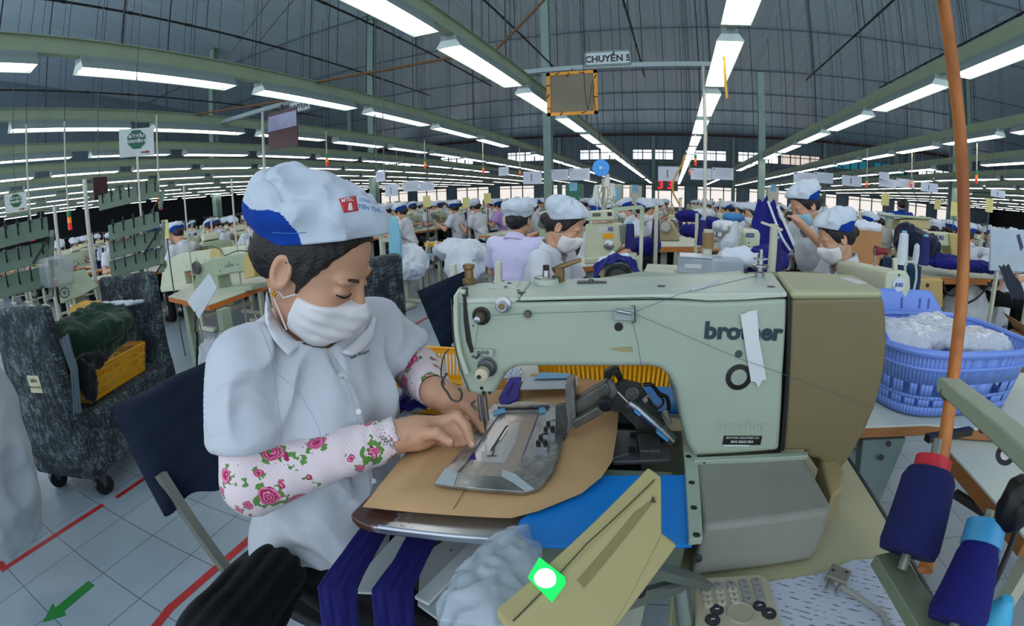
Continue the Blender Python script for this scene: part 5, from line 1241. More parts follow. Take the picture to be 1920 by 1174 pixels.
# shirt
az = math.radians(-10)
def f_shirt(P):
    x, y, z = P
    Rt = euler_rows(az, 0.08, 0)
    d = s_ell(P, (-0.700, 0.690, 0.915), (0.118, 0.190, 0.175), Rt); d = smin(d, s_ell(P, (-0.675, 0.655, 0.74), (0.135, 0.165, 0.17), Rt), 0.08)
    d = smin(d, s_ell(P, (-0.735, 0.640, 0.575), (0.160, 0.175, 0.13), Rt), 0.08)
    d = smin(d, s_ell(P, (-0.60, 0.63, 0.90), (0.055, 0.06, 0.055)), 0.05); d = smin(d, s_ell(P, (-0.585, 0.74, 0.895), (0.05, 0.06, 0.055)), 0.05)
    d = smin(d, s_cap(P, (RS[0]+0.01, RS[1]+0.02, RS[2]+0.0), (NB[0]-0.015, NB[1], NB[2]+0.005), 0.054, 0.060), 0.04); d = smin(d, s_cap(P, (LS[0], LS[1]-0.02, LS[2]), (NB[0]-0.01, NB[1], NB[2]-0.005), 0.056, 0.050), 0.04)
    e_r = tuple(a+(b_-a)*0.62 for a, b_ in zip(RS, RE)); e_l = tuple(a+(b_-a)*0.62 for a, b_ in zip(LS, LE))
    sr = s_cap(P, RS, e_r, 0.062, 0.074); sl = s_cap(P, LS, e_l, 0.062, 0.074)
    for q, (a, b_) in enumerate(((RS, RE), (LS, LE))):
        ax = np.array(b_)-np.array(a); ax /= np.linalg.norm(ax); L_ = (P[0]-a[0])*ax[0]+(P[1]-a[1])*ax[1]+(P[2]-a[2])*ax[2]
        lim = 0.155 if q == 0 else 0.105
        cut = L_-lim; ring = 0.003*np.exp(-((L_-lim+0.012)/0.010)**2)
        if q == 0: sr = smax(sr-ring, cut, 0.005)
        else: sl = smax(sl-ring, cut, 0.005)
    d = smin(d, sr, 0.028); d = smin(d, sl, 0.028)
    # folds: long soft creases running from shoulder and bust down, more at the waist
    a_ = np.arctan2(y-0.66, x+0.72); k = np.clip((0.86-z)/0.3, 0, 1)
    d = d-0.008*k*np.sin(a_*9+z*14+vnoise(x*6, y*6, z*6, 1)*2.5)-0.009*k*(1-2*np.abs(vnoise(x*14+z*8, y*14, z*7, 21)))
    d = d-0.008*vnoise(x*9, y*9, z*7, 31)-0.0105*(1-2*np.abs(vnoise(x*17+z*9, y*17-z*9, z*9, 33)))**1
    # open neck and hem
    nb = hw(-0.035, 0, -0.045); d = smax(d, -s_cap(P, (NB[0]+0.005, NB[1]-0.005, NB[2]-0.02), (NB[0]+0.075, NB[1]-0.02, NB[2]+0.11), 0.055, 0.085), 0.008)
    d = smax(d, -s_cap(P, (NB[0]+0.105, NB[1]-0.025, NB[2]-0.075), (NB[0]+0.10, NB[1]-0.025, NB[2]+0.05), 0.006, 0.035), 0.006)
    d = smax(d, (0.485+0.10*np.clip(x+0.60, -0.2, 0.2)+0.012*np.sin(a_*5))-z, 0.008)
    return d*0.85
shirt = sdf_obj('shirt', f_shirt, (-0.94, 0.38, 0.44), (-0.40, 1.02, 1.15), 0.0045, shirt_m, W1, 1); shirt_bv = bvh_of(shirt)
# collar, placket, buttons, seams
cm_ = cloth_mat('collar_white', (226, 230, 238))
def collar(side_pts, name='collar'):
    bv = bvh_of(shirt, skin_o); m = mb()
    P0 = [on_surf(bv, x, y, 0.010, 0.86) for x, y in side_pts[0]]; P1 = [on_surf(bv, x, y, 0.014, 0.86) for x, y in side_pts[1]]
    n = 12
    def smp(L_, t): t *= len(L_)-1; i = min(int(t), len(L_)-2); return L_[i].lerp(L_[i+1], t-i)
    m.grid(n, 8, lambda u, v: smp(P0, u).lerp(smp(P1, u), v)-ray(560, 620)*0.008*math.sin(PI*v)); o = m.build(name, cm_, W1, solid=0.0022); return o
collar([[(500, 548), (512, 590), (530, 622), (548, 640), (572, 640)], [(497, 590), (500, 612), (515, 640), (528, 655), (541, 667)]])
collar([[(640, 660), (665, 640), (690, 615), (700, 592)], [(660, 668), (682, 655), (700, 632), (706, 600)]])
surf_line('placket', [(628, 672), (652, 706), (672, 752), (686, 808), (692, 870), (694, 930)], shirt_bv, 0.0012, M('seam_grey', (178, 184, 194), 0.8), W1, 0.0)
surf_line('placket', [(612, 640), (635, 690), (655, 735), (670, 790), (676, 830)], shirt_bv, 0.0009, M('seam_grey', (178, 184, 194), 0.8), W1, 0.0)
for x, y in ((638, 705), (672, 772), (700, 902)):
    p = on_surf(shirt_bv, x, y, 0.003); d = ray(x, y); mb().cyl(p, p+d*0.003, 0.0058, 0.0055, n=16).build('button', M('button_pearl', (224, 228, 224), 0.25), W1)
surf_line('seam', [(478, 590), (490, 620), (506, 660), (516, 720), (524, 790), (528, 838)], shirt_bv, 0.0010, M('seam_grey', (178, 184, 194), 0.8), W1)
surf_line('seam', [(520, 700), (560, 735), (592, 790), (606, 830)], shirt_bv, 0.0008, M('seam_grey', (178, 184, 194), 0.8), W1)
surf_text('name_embroidery', 'Sen thuam', (675, 664), (0.93, -0.34), (-0.25, -0.95), 9, shirt_bv, M('stitch_navy', (34, 52, 84), 0.7), shirt, 0.001, 0.02)
# arm sleeves
fl_m = floral()
def arm_sleeve(A, B, C, ra, rb, rc, seed, h=0.0045):
    A, B, C = [np.array(q, float) for q in (A, B, C)]
    def fn(P):
        d = smin(s_cap(P, A, B, ra, rb), s_cap(P, B, C, rb, rc), 0.025)
        ax = (C-B)/np.linalg.norm(C-B); L_ = (P[0]-B[0])*ax[0]+(P[1]-B[1])*ax[1]+(P[2]-B[2])*ax[2]; Lm = np.linalg.norm(C-B)
        d = d-0.0022*np.sin(L_*150+vnoise(P[0]*25, P[1]*25, P[2]*25, seed)*4)*np.clip((L_-Lm*0.5)/(Lm*0.4), 0.15, 1)-0.0035*vnoise(P[0]*22, P[1]*22, P[2]*22, seed+1)
        d = smax(d, L_-Lm, 0.003); d = smax(d, -s_cap(P, B+ax*Lm*0.7, C+ax*0.03, rc-0.006, rc-0.004), 0.002)
        return d
    lo = np.minimum(np.minimum(A, B), C)-0.085; hi = np.maximum(np.maximum(A, B), C)+0.085
    return sdf_obj('arm_sleeve', fn, lo, hi, h, fl_m, W1, 1)
mid = lambda a, b_, t: tuple(p+(q-p)*t for p, q in zip(a, b_))
arm_sleeve(mid(RS, RE, 0.45), (RE[0]+0.005, RE[1]+0.003, RE[2]-0.002), RW, 0.055, 0.062, 0.038, 3)
arm_sleeve(mid(LS, LE, 0.30), LE, mid(LE, LW, 0.93), 0.050, 0.056, 0.039, 5)
# trousers
def f_tr(P):
    x, y, z = P
    d = s_ell(P, (-0.76, 0.66, 0.535), (0.155, 0.185, 0.115))
    for hp_, kn, ft in (((-0.76, 0.57, 0.53), (-0.34, 0.50, 0.50), (-0.30, 0.48, 0.09)), ((-0.74, 0.76, 0.53), (-0.34, 0.84, 0.50), (-0.28, 0.86, 0.09))):
        d = smin(d, s_cap(P, hp_, kn, 0.095, 0.075), 0.04); k_ = s_cap(P, kn, ft, 0.075, 0.068); d = smin(d, k_, 0.03)
    d = d-0.006*np.sin(y*120+z*60+vnoise(x*8, y*8, z*8, 3)*3)-0.005*vnoise(x*16, y*16, z*16, 5)
    return smax(d, 0.11-z, 0.004)*0.9
sdf_obj('trousers', f_tr, (-0.95, 0.36, 0.06), (-0.18, 0.98, 0.68), 0.008, trou, W1, 1)
rebase(W1, (-0.6, 0.66, 0.0))

# her chair
ch = thing('worker_chair', 'cream metal chair with a navy cloth over its back, under the sewing woman', 'chair')
navy = cloth_mat('navy_cloth', (6, 22, 44), sheen=0.08); legm = M('chair_leg', (116, 120, 108), 0.4, 0.2)
def cloth_slab(name, corners, th, mat, parent, seed=0, amp=0.010, n=22, bulge=0.02):
    """a soft cover hung over a back rest: closed slab through four corners with folds"""
    a, b_, c, d = [Vector(q) for q in corners]; nn = (b_-a).cross(d-a).normalized()
    def f(side):
        def g_(u, v):
            p = (a*(1-u)+b_*u)*(1-v)+(d*(1-u)+c*u)*v
            e = min(1.0, 8*min(u, 1-u, v, 1-v)); w_ = amp*(math.sin(u*9+v*4+seed)+0.6*math.sin(u*21-v*13+seed*2)+0.5*math.sin(v*26+u*7))*0.4
            drop = 0.012*math.sin(u*11+seed)*(v > 0.9)
            return p+nn*(side*th/2*math.sqrt(e)+w_)+(d-a).normalized()*drop
        return g_
    m = mb(); m.grid(n, n, f(1)); k = n*n; m.grid(n, n, f(-1)); o_ = len(m.v)-k*2
    E = [(i, 0) for i in range(n)]+[(n-1, j) for j in range(1, n)]+[(i, n-1) for i in range(n-2, -1, -1)]+[(0, j) for j in range(n-2, 0, -1)]
    ids = [i*n+j for i, j in E]
    for q in range(len(ids)):
        p_, r_ = ids[q], ids[(q+1) % len(ids)]; m.f.append((p_, r_, k+r_, k+p_)); m.mi.append(0)
    return m.build(name, mat, parent, ang=80)
# back: measured corners
cloth_slab('back_cover', [atd(208, 762, 1.30), atd(470, 640, 1.36), atd(470, 880, 1.24), atd(305, 962, 1.22)], 0.035, navy, ch, 1)
ML = atd(352, 950, 1.24); MF = atz(452, 1100, 0.0)
m = mb(); m.bar(ML+Vector((-0.02, -0.03, 0.10)), atd(470, 1125, 1.30), 0.022, 0.035, up=(1, 0, 0)); m.bar(Vector((-0.98, 0.90, 0.85)), (-1.06, 0.95, 0.0), 0.022, 0.035, up=(1, 0, 0))
m.bar((-0.62, 0.48, 0.43), (-0.56, 0.44, 0.0), 0.025, 0.025); m.bar((-0.62, 0.88, 0.43), (-0.56, 0.92, 0.0), 0.025, 0.025)
m.build_each('leg', legm, ch)
m = mb(); m.box((-0.80, 0.67, 0.425), (0.40, 0.42, 0.035)); m.build('seat', M('seat_dark', (28, 32, 38), 0.7), ch, bevel=0.01)
mb().tube([(-0.96, 0.55, 0.41), (-0.96, 0.92, 0.41)], 0.011, 8).build('seat_rail', legm, ch)
# black pleated cloth over the seat edge
_a, _b = np.array(atd(425, 1190, 0.98)), np.array(atd(510, 1085, 1.04))
_n = np.cross((_b-_a)/np.linalg.norm(_b-_a), np.array(ray(450, 1130)))
def f_sc(P):
    d = s_cap(P, _a, _b, 0.085, 0.060); u_ = (P[0]-_a[0])*_n[0]+(P[1]-_a[1])*_n[1]+(P[2]-_a[2])*_n[2]
    return (d-0.010*np.abs(np.sin(u_*110+vnoise(P[0]*7, P[1]*7, P[2]*7, 2)*1.6))-0.006*vnoise(P[0]*15, P[1]*15, P[2]*15, 3))*0.8
sdf_obj('seat_cloth', f_sc, tuple(np.minimum(_a, _b)-0.12), tuple(np.maximum(_a, _b)+0.12), 0.005, trou, ch, 1)
rebase(ch, (-0.85, 0.67, 0))
# ================================================================== OTHER WORKERS AND THEIR STATIONS
lav = cloth_mat('shirt_lavender', (204, 202, 236)); vest_b = cloth_mat('vest_blue', (18, 62, 150)); purp = cloth_mat('shirt_purple', (186, 150, 222)); tan_sl = cloth_mat('sleeve_tan', (184, 160, 124))
mask_bl = cloth_mat('mask_blue', (150, 200, 220)); denim = cloth_mat('trouser_denim', (30, 44, 70)); skin2 = skin
def make_worker(pose='sit', head=(0.10, 0.62, 0.0), lean=0.10, hands=((0.42, 0.10, 0.85), (0.42, -0.10, 0.85)), res=1.0, shirt_mat=None, mask_mat=None, has_mask=True, has_cap=True, sleeves=None, cap_blue=True):
    """one worker in a local frame: faces +x, hips over the origin; head = (yaw, pitch, roll)"""
    sm_ = shirt_mat or shirt_m; e = thing('person', 'x', 'person')
    hz = {'sit': 0.52, 'lean': 0.68, 'stand': 0.86}[pose]
    nb = (lean, 0, hz+0.50); hc = (lean+0.05+0.04*math.sin(head[1]), 0, hz+0.645)
    Mh = frame_at(hc, head[0], head[1], head[2], 1.02); Mi = Mh.inverted()
    n0 = Mh @ Vector((-0.035, 0, -0.045)); sh = [(lean*0.95, s*0.175, hz+0.47) for s in (1, -1)]
    el = []
    for k, s in enumerate((1, -1)):
        a, b_ = Vector(sh[k]), Vector(hands[k]); mid_ = (a+b_)/2; dd = (b_-a).length; off = math.sqrt(max(0.0, 0.28**2-(dd/2)**2)); n_ = Vector((-0.35, s*0.6, -0.72)).normalized(); el.append(mid_+n_*off)
    if pose == 'lean': legs = [((-0.05, s*0.09, hz), (0.10, s*0.10, 0.42), (-0.06, s*0.11, 0.08)) for s in (1, -1)]
    elif pose == 'sit': legs = [((0, s*0.09, hz), (0.40, s*0.12, 0.50), (0.40, s*0.12, 0.08)) for s in (1, -1)]
    else: legs = [((0, s*0.09, hz), (0.03, s*0.10, 0.48), (0.0, s*0.11, 0.08)) for s in (1, -1)]
    def f_skin(P):
        L_ = to_local(P, Mi); d = head_sdf(L_)*1.02
        d = smin(d, s_cap(P, n0, nb, 0.048, 0.052), 0.02); d = smin(d, s_ell(P, (lean*0.7, 0, hz+0.34), (0.08, 0.14, 0.16)), 0.03); d = smin(d, s_cap(P, (0, 0, hz+0.05), (lean*0.6, 0, hz+0.3), 0.10, 0.10), 0.04)
        for k in range(2):
            d = smin(d, s_cap(P, sh[k], el[k], 0.040, 0.037), 0.02); h_ = Vector(hands[k]); fd = (h_-el[k]).normalized()
            d = smin(d, s_cap(P, el[k], h_, 0.036, 0.025), 0.012); d = smin(d, s_cap(P, h_+fd*0.02, h_+fd*0.07, 0.028, 0.024), 0.012)
            sd = fd.cross(Vector((0, 0, 1))).normalized()
            for q in (-1.5, -0.5, 0.5, 1.5):
                r0 = h_+fd*0.085+sd*0.014*q; d = smin(d, s_cap(P, r0, r0+fd*(0.05-0.006*abs(q))+Vector((0, 0, -0.025)), 0.0085, 0.007), 0.004)
            t0 = h_+fd*0.04+sd*0.026*(1 if k else -1); d = smin(d, s_cap(P, t0, t0+fd*0.05+Vector((0, 0, -0.012)), 0.010, 0.008), 0.006)
            a, b_, c = legs[k]; d = smin(d, s_cap(P, a, b_, 0.07, 0.05), 0.02); d = smin(d, s_cap(P, b_, c, 0.045, 0.035), 0.02); d = smin(d, s_cap(P, c, (c[0]+0.13, c[1], 0.035), 0.036, 0.03), 0.02)
        return d
    lo, hi = (-0.22, -0.36, 0.0), (0.66, 0.36, hz+0.84)
    sdf_obj('body', f_skin, lo, hi, 0.0085*res, skin, e, 1)
    def f_sh(P):
        x, y, z = P
        d = s_ell(P, (lean*0.75, 0, hz+0.36), (0.112, 0.175, 0.17)); d = smin(d, s_ell(P, (0.015, 0, hz+0.13), (0.125, 0.165, 0.18)), 0.08)
        d = smin(d, s_cap(P, sh[0], sh[1], 0.058), 0.04); d = smin(d, s_cap(P, (lean-0.02, 0, hz+0.45), (lean-0.02, 0, hz+0.50), 0.068, 0.055), 0.03)
        for k in range(2):
            m_ = Vector(sh[k]).lerp(el[k], 0.68); d = smin(d, s_cap(P, sh[k], m_, 0.058, 0.068), 0.03)
            ax = (el[k]-Vector(sh[k])).normalized(); L_ = (x-sh[k][0])*ax.x+(y-sh[k][1])*ax.y+(z-sh[k][2])*ax.z; side = y*(1 if k == 0 else -1) > 0.10
            d = np.where(side & (L_ > 0.0), smax(d, L_-0.17, 0.004), d)
        a_ = np.arctan2(y, x); kk = np.clip((hz+0.3-z)/0.25, 0, 1)
        d = d-0.008*kk*np.sin(a_*8+z*12+vnoise(x*6, y*6, z*6, 1)*2)-0.007*(1-2*np.abs(vnoise(x*14+z*6, y*14, z*8, 7)))
        d = smax(d, -s_cap(P, (lean+0.02, 0, hz+0.47), (lean+0.09, 0, hz+0.60), 0.052, 0.08), 0.008)
        return smax(d, (hz-0.03)-z, 0.006)*0.9
    sdf_obj('shirt', f_sh, (-0.24, -0.40, hz-0.06), (0.40, 0.40, hz+0.62), 0.010*res, sm_, e, 1)
    # collar
    cu = mb(); cc = Vector((lean-0.005, 0, hz+0.515))
    cu.grid(24, 5, lambda u, v: cc+Vector((math.cos(0.5+u*(2*PI-1.0))*(0.060+0.022*v), math.sin(0.5+u*(2*PI-1.0))*(0.066+0.028*v), 0.030-0.045*v-0.030*math.cos(0.5+u*(2*PI-1.0)))))
    cu.build('collar', sm_, e, solid=0.003)
    def f_t(P):
        x, y, z = P; d = s_ell(P, (0, 0, hz), (0.135, 0.165, 0.11))
        for a, b_, c in legs: d = smin(d, s_cap(P, a, b_, 0.088, 0.070), 0.03); d = smin(d, s_cap(P, b_, (c[0], c[1], 0.09), 0.070, 0.06), 0.03); d = smin(d, s_cap(P, (c[0], c[1], 0.05), (c[0]+0.15, c[1], 0.045), 0.048, 0.042), 0.01)
        return smax(d-0.006*vnoise(x*14, y*14, z*10, 3), 0.003-z, 0.004)
    sdf_obj('trousers', f_t, (-0.18, -0.28, -0.03), (0.66, 0.28, hz+0.13), 0.014*res, trou, e, 1)
    def f_h(P):
        x, y, z = P; d = s_ell(P, (-0.014, 0, 0.030), (0.106, 0.085, 0.09)); d = smin(d, s_ell(P, (-0.07, 0, -0.01), (0.045, 0.062, 0.06)), 0.03)
        d = smax(d, x-(0.034+0.47*z), 0.006); d = smax(d, -(z+0.028+np.clip(-(x+0.015)*1.1, -0.01, 0.07)), 0.006)
        d = smin(d, s_ell(P, (-0.118, 0, -0.01), (0.032, 0.036, 0.034)), 0.01); return d-0.0015*np.sin(y*320)
    h_ = sdf_obj('hair', f_h, (-0.17, -0.11, -0.11), (0.12, 0.11, 0.15), 0.0055*res, hairm, e, 1); h_.data.transform(Mh)
    if has_cap:
        def f_c(P):
            x, y, z = P; d = s_ell(P, (-0.012, 0, 0.058), (0.112, 0.096, 0.086)); d = smin(d, s_ell(P, (-0.055, 0, 0.088), (0.098, 0.104, 0.056)), 0.03); d = smin(d, s_ell(P, (0.03, 0, 0.098), (0.062, 0.080, 0.034)), 0.025)
            ang = np.arctan2(y, x+0.04); d = d-0.004*np.sin(ang*9)*np.clip((z-0.05)/0.06, 0, 1)-0.005*(1-2*np.abs(vnoise(x*22, y*22, z*22, 11)))
            return smax(d, (0.046+0.55*x)-z, 0.004)*0.9
        c_ = sdf_obj('cap', f_c, (-0.19, -0.14, -0.02), (0.14, 0.14, 0.17), 0.005*res, None, e, 1, mats=[cap_w, cap_b], mi=(lambda c: inpoly(c[:, 0], c[:, 2], CAP_AB) & (c[:, 2] < 0.075)) if cap_blue else (lambda c: np.zeros(len(c), bool))); c_.data.transform(Mh)
    if has_mask:
        def f_m(P):
            x, y, z = P; base = head_sdf(P); hull = smin(s_ell(P, (0.030, 0, -0.050), (0.074, 0.060, 0.072)), s_ell(P, (0.085, 0, -0.045), (0.030, 0.026, 0.040)), 0.03)
            d = smin(base-0.004, hull-0.003, 0.015); d = smax(d, z-(-0.016-0.20*np.abs(y)+0.12*(x-0.08)), 0.003); d = smax(d, -(z+0.132), 0.004); return smax(d, -(x-(0.018+0.10*(z+0.07))), 0.004)
        m_ = sdf_obj('mask', f_m, (-0.02, -0.09, -0.145), (0.13, 0.09, 0.02), 0.0045*res, mask_mat or mask_m, e, 1); m_.data.transform(Mh)
        l_ = mb()
        for s in (-1, 1): l_.tube([Mh @ Vector((0.024, s*0.062, -0.032)), Mh @ Vector((0.004, s*0.078, -0.035)), Mh @ Vector((-0.018, s*0.083, -0.028))], 0.0018, 5)
        l_.build_each('ear_loop', mask_mat or mask_m, e)
    if sleeves:
        for k in range(2): mb().tube([Vector(sh[k]).lerp(el[k], 0.6), el[k], el[k].lerp(Vector(hands[k]), 0.5), el[k].lerp(Vector(hands[k]), 0.95)], [0.052, 0.050, 0.042, 0.033], 14).build('arm_sleeve', sleeves, e)
    return e
def put(e, x, y, rz, label, z=0.0, group=None):
    e.location = (x, y, z); e.rotation_euler = (0, 0, rz); e['label'] = label
    if group: e['group'] = group
    return e
D = math.radians
# --- the workers one can tell apart in the middle distance
put(make_worker(head=(0, 0.10, 0), lean=0.06, shirt_mat=lav, has_mask=False, cap_blue=False, res=0.75), -1.08, 3.05, D(82), 'person in lavender shirt and grey cap seen from behind, black hair, between two machines')
wb_ = put(make_worker(head=(0.05, 0.45, 0), lean=0.14, cap_blue=False, res=0.7), -0.78, 2.52, D(-8), 'person in white shirt, mask and grey cap bent forward behind the big machine arm')
put(make_worker(head=(-0.5, 0.2, 0), lean=0.10, has_mask=False), -0.80, 4.35, D(20), 'person whose blue-backed cap shows behind the grey-capped worker, under the blue disc')
put(make_worker(head=(0, 0.40, 0), lean=0.12), 0.02+-0.55, 6.1, D(-10), 'person in white, capped and masked, sewing beside the grey handwheel machine')
we = put(make_worker(head=(0, 0.42, 0), lean=0.12, sleeves=tan_sl, res=0.7), 1.10, 2.62, D(188), 'person in white with tan arm sleeves, white mask and blue-backed cap, working on navy cloth')
put(make_worker('lean', head=(-0.1, 0.50, 0), lean=0.16, hands=((0.42, 0.22, 1.20), (0.36, -0.10, 0.92)), mask_mat=mask_bl, res=0.8), 1.10, 3.28, D(205), 'person leaning over with a blue mask under the chin, holding up navy cloth')
bas = make_worker(head=(0, 0.42, 0), lean=0.10, res=1.15); basb = make_worker(head=(-0.35, 0.30, 0), lean=0.07, res=1.15); basc = make_worker(head=(0.3, 0.55, 0), lean=0.12, cap_blue=False, res=1.15)
put(bas, aty(768, 400, 6.3).x, 6.3, D(190), 'person in white shirt and mask with cream arm covers, behind the blue ironing board', group=None)
for ch_ in list(bas.children):
    if ch_.name.startswith('body'): bas_el = ch_
put(basb, aty(862, 400, 8.0).x, 8.0, D(172), 'person in white sewing beside a hanging black cloth, third row of the left lines')
put(basc, aty(905, 400, 7.8).x, 7.8, D(165), 'person in white with back half turned, next to the black draped cloth')
wl = make_worker(head=(0, 0.4, 0), lean=0.12, shirt_mat=purp, res=1.2); put(wl, aty(948, 400, 9.3).x, 9.3, D(178), 'person in purple top and white cap, reaching to the machine')
wv = make_worker('stand', head=(0.3, 0.15, 0), has_cap=False, shirt_mat=vest_b, lean=0.04, hands=((0.25, 0.15, 1.05), (0.25, -0.15, 1.05)), res=1.0); put(wv, aty(1690, 400, 8.8).x, 8.8, D(70), 'person in blue vest with white back lettering, dark hair tied up, standing', z=0.0)
text('vest_lettering', 'KIỂM HÀNG', M('plate_white', (214, 218, 214), 0.5), wv, (-0.150, 0, 1.27), (0, -1, 0), (0, 0, 1), 0.055, bold=0.001)
text('vest_lettering', 'CHUYỀN MAY', M('plate_white', (214, 218, 214), 0.5), wv, (-0.150, 0, 1.20), (0, -1, 0), (0, 0, 1), 0.045, bold=0.001)
put(dup(basb, (0, 0, 0), 0), aty(1617, 400, 6.2).x, 6.2, D(5), 'person in white sitting at a white pile just right of the blue-backed worker')
put(dup(basc, (0, 0, 0), 0), aty(1638, 400, 7.0).x, 7.0, D(12), 'person in white with bowed head, second behind the tan-sleeved worker')
put(dup(bas, (0, 0, 0), 0), aty(1658, 400, 8.0).x, 8.0, D(-4), 'person in white, third behind the blue-backed worker, before the vest wearer')
put(dup(basc, (0, 0, 0), 0), aty(1745, 400, 6.0).x, 6.0, D(40), 'person with a large rounded cap behind the cream control box on the right line', z=-0.02)
put(dup(bas, (0, 0, 0), 0), aty(1772, 400, 6.8).x, 6.8, D(10), 'person in white and mask looking to the machine by the orange-brown pole')
put(dup(basb, (0, 0, 0), 0), aty(1826, 400, 5.6).x, 5.6, D(80), 'person in white seen from behind at a chair, right beside the orange-brown pole')
put(dup(basc, (0, 0, 0), 0), aty(1880, 400, 5.2).x, 5.2, D(-15), 'person with dark cropped hair under a cap beyond the pale blue panel')
# face of a worker under the cloth: a child-free cloth held up
nvc = cloth_mat('navy_uniform', (20, 24, 110), sheen=0.05)
o = drape('held_cloth', [[atd(1420, 378, 3.1), atd(1438, 372, 3.1), atd(1455, 385, 3.1)], [atd(1408, 420, 3.0), atd(1440, 425, 3.0), atd(1475, 430, 3.0)], [atd(1420, 470, 2.9), atd(1455, 480, 2.9), atd(1490, 472, 2.9)]], 0.006, nvc, 'navy cloth with white edging held up by the leaning worker', amp=0.03, nv=16)
mb().tube(sm([atd(1440, 378, 3.06), atd(1452, 410, 2.96), atd(1466, 445, 2.88), atd(1482, 470, 2.86)]), 0.008, 6).build('white_edging', shirt_m, o)
mb().tube(sm([atd(1458, 388, 3.06), atd(1474, 425, 2.96), atd(1490, 462, 2.88)]), 0.010, 6).build('white_edging', shirt_m, o)

# --- station prototypes
mp_ = M('machine_cream', (196, 202, 176), 0.4, var=0.06, vs=10); mg_ = M('machine_green', (158, 174, 150), 0.42, var=0.06, vs=10); wood = M('wood_edge', (196, 122, 54), 0.5, var=0.12, vs=12); ttw = M('station_top', (190, 196, 180), 0.45, var=0.06)
whl = M('handwheel_grey', (88, 92, 88), 0.4); cream_l = M('leg_pale', (190, 192, 172), 0.45)
def make_machine(label, big=False):
    """operator at -x, arm along y, needle end at +y; standing on z=0"""
    e = thing('sewing_machine', label, 'sewing machine'); mm_ = mg_ if big else mp_
    def pr(name, pts, x0, x1, mat, bev=0.006): mb().prism([(x0, y, z) for y, z in pts], (x1-x0, 0, 0)).build(name, mat, e, bevel=bev, seg=2)
    pr('bed', [(-0.25, 0), (0.25, 0), (0.25, 0.035), (-0.25, 0.035)], -0.09, 0.09, mm_)
    pr('arm', [(-0.24, 0.035), (-0.12, 0.035), (-0.115, 0.15), (-0.09, 0.175), (0.13, 0.185), (0.16, 0.14), (0.225, 0.14), (0.24, 0.17), (0.235, 0.29), (0.15, 0.31), (-0.16, 0.31), (-0.235, 0.295)], -0.055, 0.055, mm_, 0.012)
    m = mb(); m.lathe((0, -0.25, 0.235), [(0.0, -0.03), (0.052, -0.03), (0.062, -0.022), (0.062, -0.002), (0.045, 0.004), (0.02, 0.006), (0.02, 0.02)], 24, 'Y'); m.build('handwheel', whl, e)
    m = mb(); m.cyl((0, 0.20, 0.15), (0, 0.20, 0.045), 0.006, n=8); m.build('needle_bar', steel, e)
    m = mb(); m.box((-0.062, 0.205, 0.235), (0.014, 0.07, 0.10)); m.build('face_plate', mp_ if big else mg_, e, bevel=0.003)
    m = mb(); m.lathe((-0.060, 0.12, 0.225), [(0.014, 0.0), (0.016, -0.004), (0.007, -0.014), (0, -0.014)], 14, 'X'); m.build('tension_knob', steel_d, e)
    m = mb(); m.box((-0.01, -0.07, 0.36), (0.09, 0.20, 0.085), (0, -0.25, 0)); m.build('control_box', mp_, e, bevel=0.006)
    m = mb(); m.box((-0.060, -0.05, 0.365), (0.004, 0.07, 0.035), (0, -0.25, 0)); m.build('display', M('display_grey', (92, 104, 92), 0.3), e)
    m = mb(); m.box((0.055, -0.2, 0.18), (0.05, 0.09, 0.14)); m.build('motor_cover', tan, e, bevel=0.012)
    return e
def make_table(label, W=1.10, Dp=0.56):
    e = thing('sewing_table', label, 'table')
    m = mb(); m.box((0.08, 0, 0.735), (Dp, W, 0.006)); m.build('tabletop', ttw, e)
    m = mb(); m.box((0.08, 0, 0.715), (Dp, W, 0.033)); m.build('wood_edge', wood, e, bevel=0.003)
    for s in (-1, 1):
        m = mb(); m.box((0.08, s*(W/2-0.13), 0.37), (0.06, 0.05, 0.66)); m.build('leg', cream_l, e, bevel=0.003)
        m = mb(); m.box((0.08, s*(W/2-0.13), 0.03), (0.52, 0.06, 0.05)); m.build('foot', cream_l, e, bevel=0.004)
    mb().box((0.08, 0, 0.16), (0.04, W-0.26, 0.04)).build('crossbar', cream_l, e)
    m = mb(); m.cyl((0.24, -0.28, 0.56), (0.24, -0.06, 0.56), 0.07, n=16); m.build('motor', M('motor_dark', (40, 44, 44), 0.5), e)
    return e
def make_stand(label):
    e = thing('thread_stand', label, 'thread stand')
    mb().cyl((0, 0, 0), (0, 0, 0.62), 0.008, n=8).build('pole', M('pole_white', (190, 192, 182), 0.4), e)
    mb().box((0, 0, 0.61), (0.02, 0.26, 0.012)).build('guide_arm', steel_d, e); mb().box((0, 0, 0.14), (0.10, 0.26, 0.008)).build('cone_plate', steel_d, e)
    return e
def cone_mesh(mat, r=0.032, h=0.15):
    m = mb(); m.m = 0; m.lathe((0, 0, 0), [(0, 0), (r, 0), (r, 0.008), (r*0.72, h), (r*0.5, h+0.004), (0, h+0.004)], 18); m.m = 1; m.lathe((0, 0, 0), [(r*0.44, h+0.004), (r*0.42, h+0.016), (0, h+0.016)], 12); return m
cone_n = M('thread_navy_cone', (24, 28, 96), 0.75, bump=0.2, bs=300); cone_w = M('thread_white', (206, 214, 222), 0.75); cone_t = M('cone_core', (120, 180, 210), 0.4)
cone_navy = cone_mesh(cone_n).build('thread_cone', [cone_n, cone_t]); cone_white = cone_mesh(cone_w).build('thread_cone', [cone_w, cone_t])
mach0 = make_machine('x'); mach1 = make_machine('x', True); tab0 = make_table('x'); std0 = make_stand('x')
chair0 = thing('work_chair', 'x', 'chair')
mb().box((0, 0, 0.43), (0.36, 0.38, 0.03)).build('seat', M('seat_blue', (30, 60, 90), 0.6), chair0, bevel=0.01)
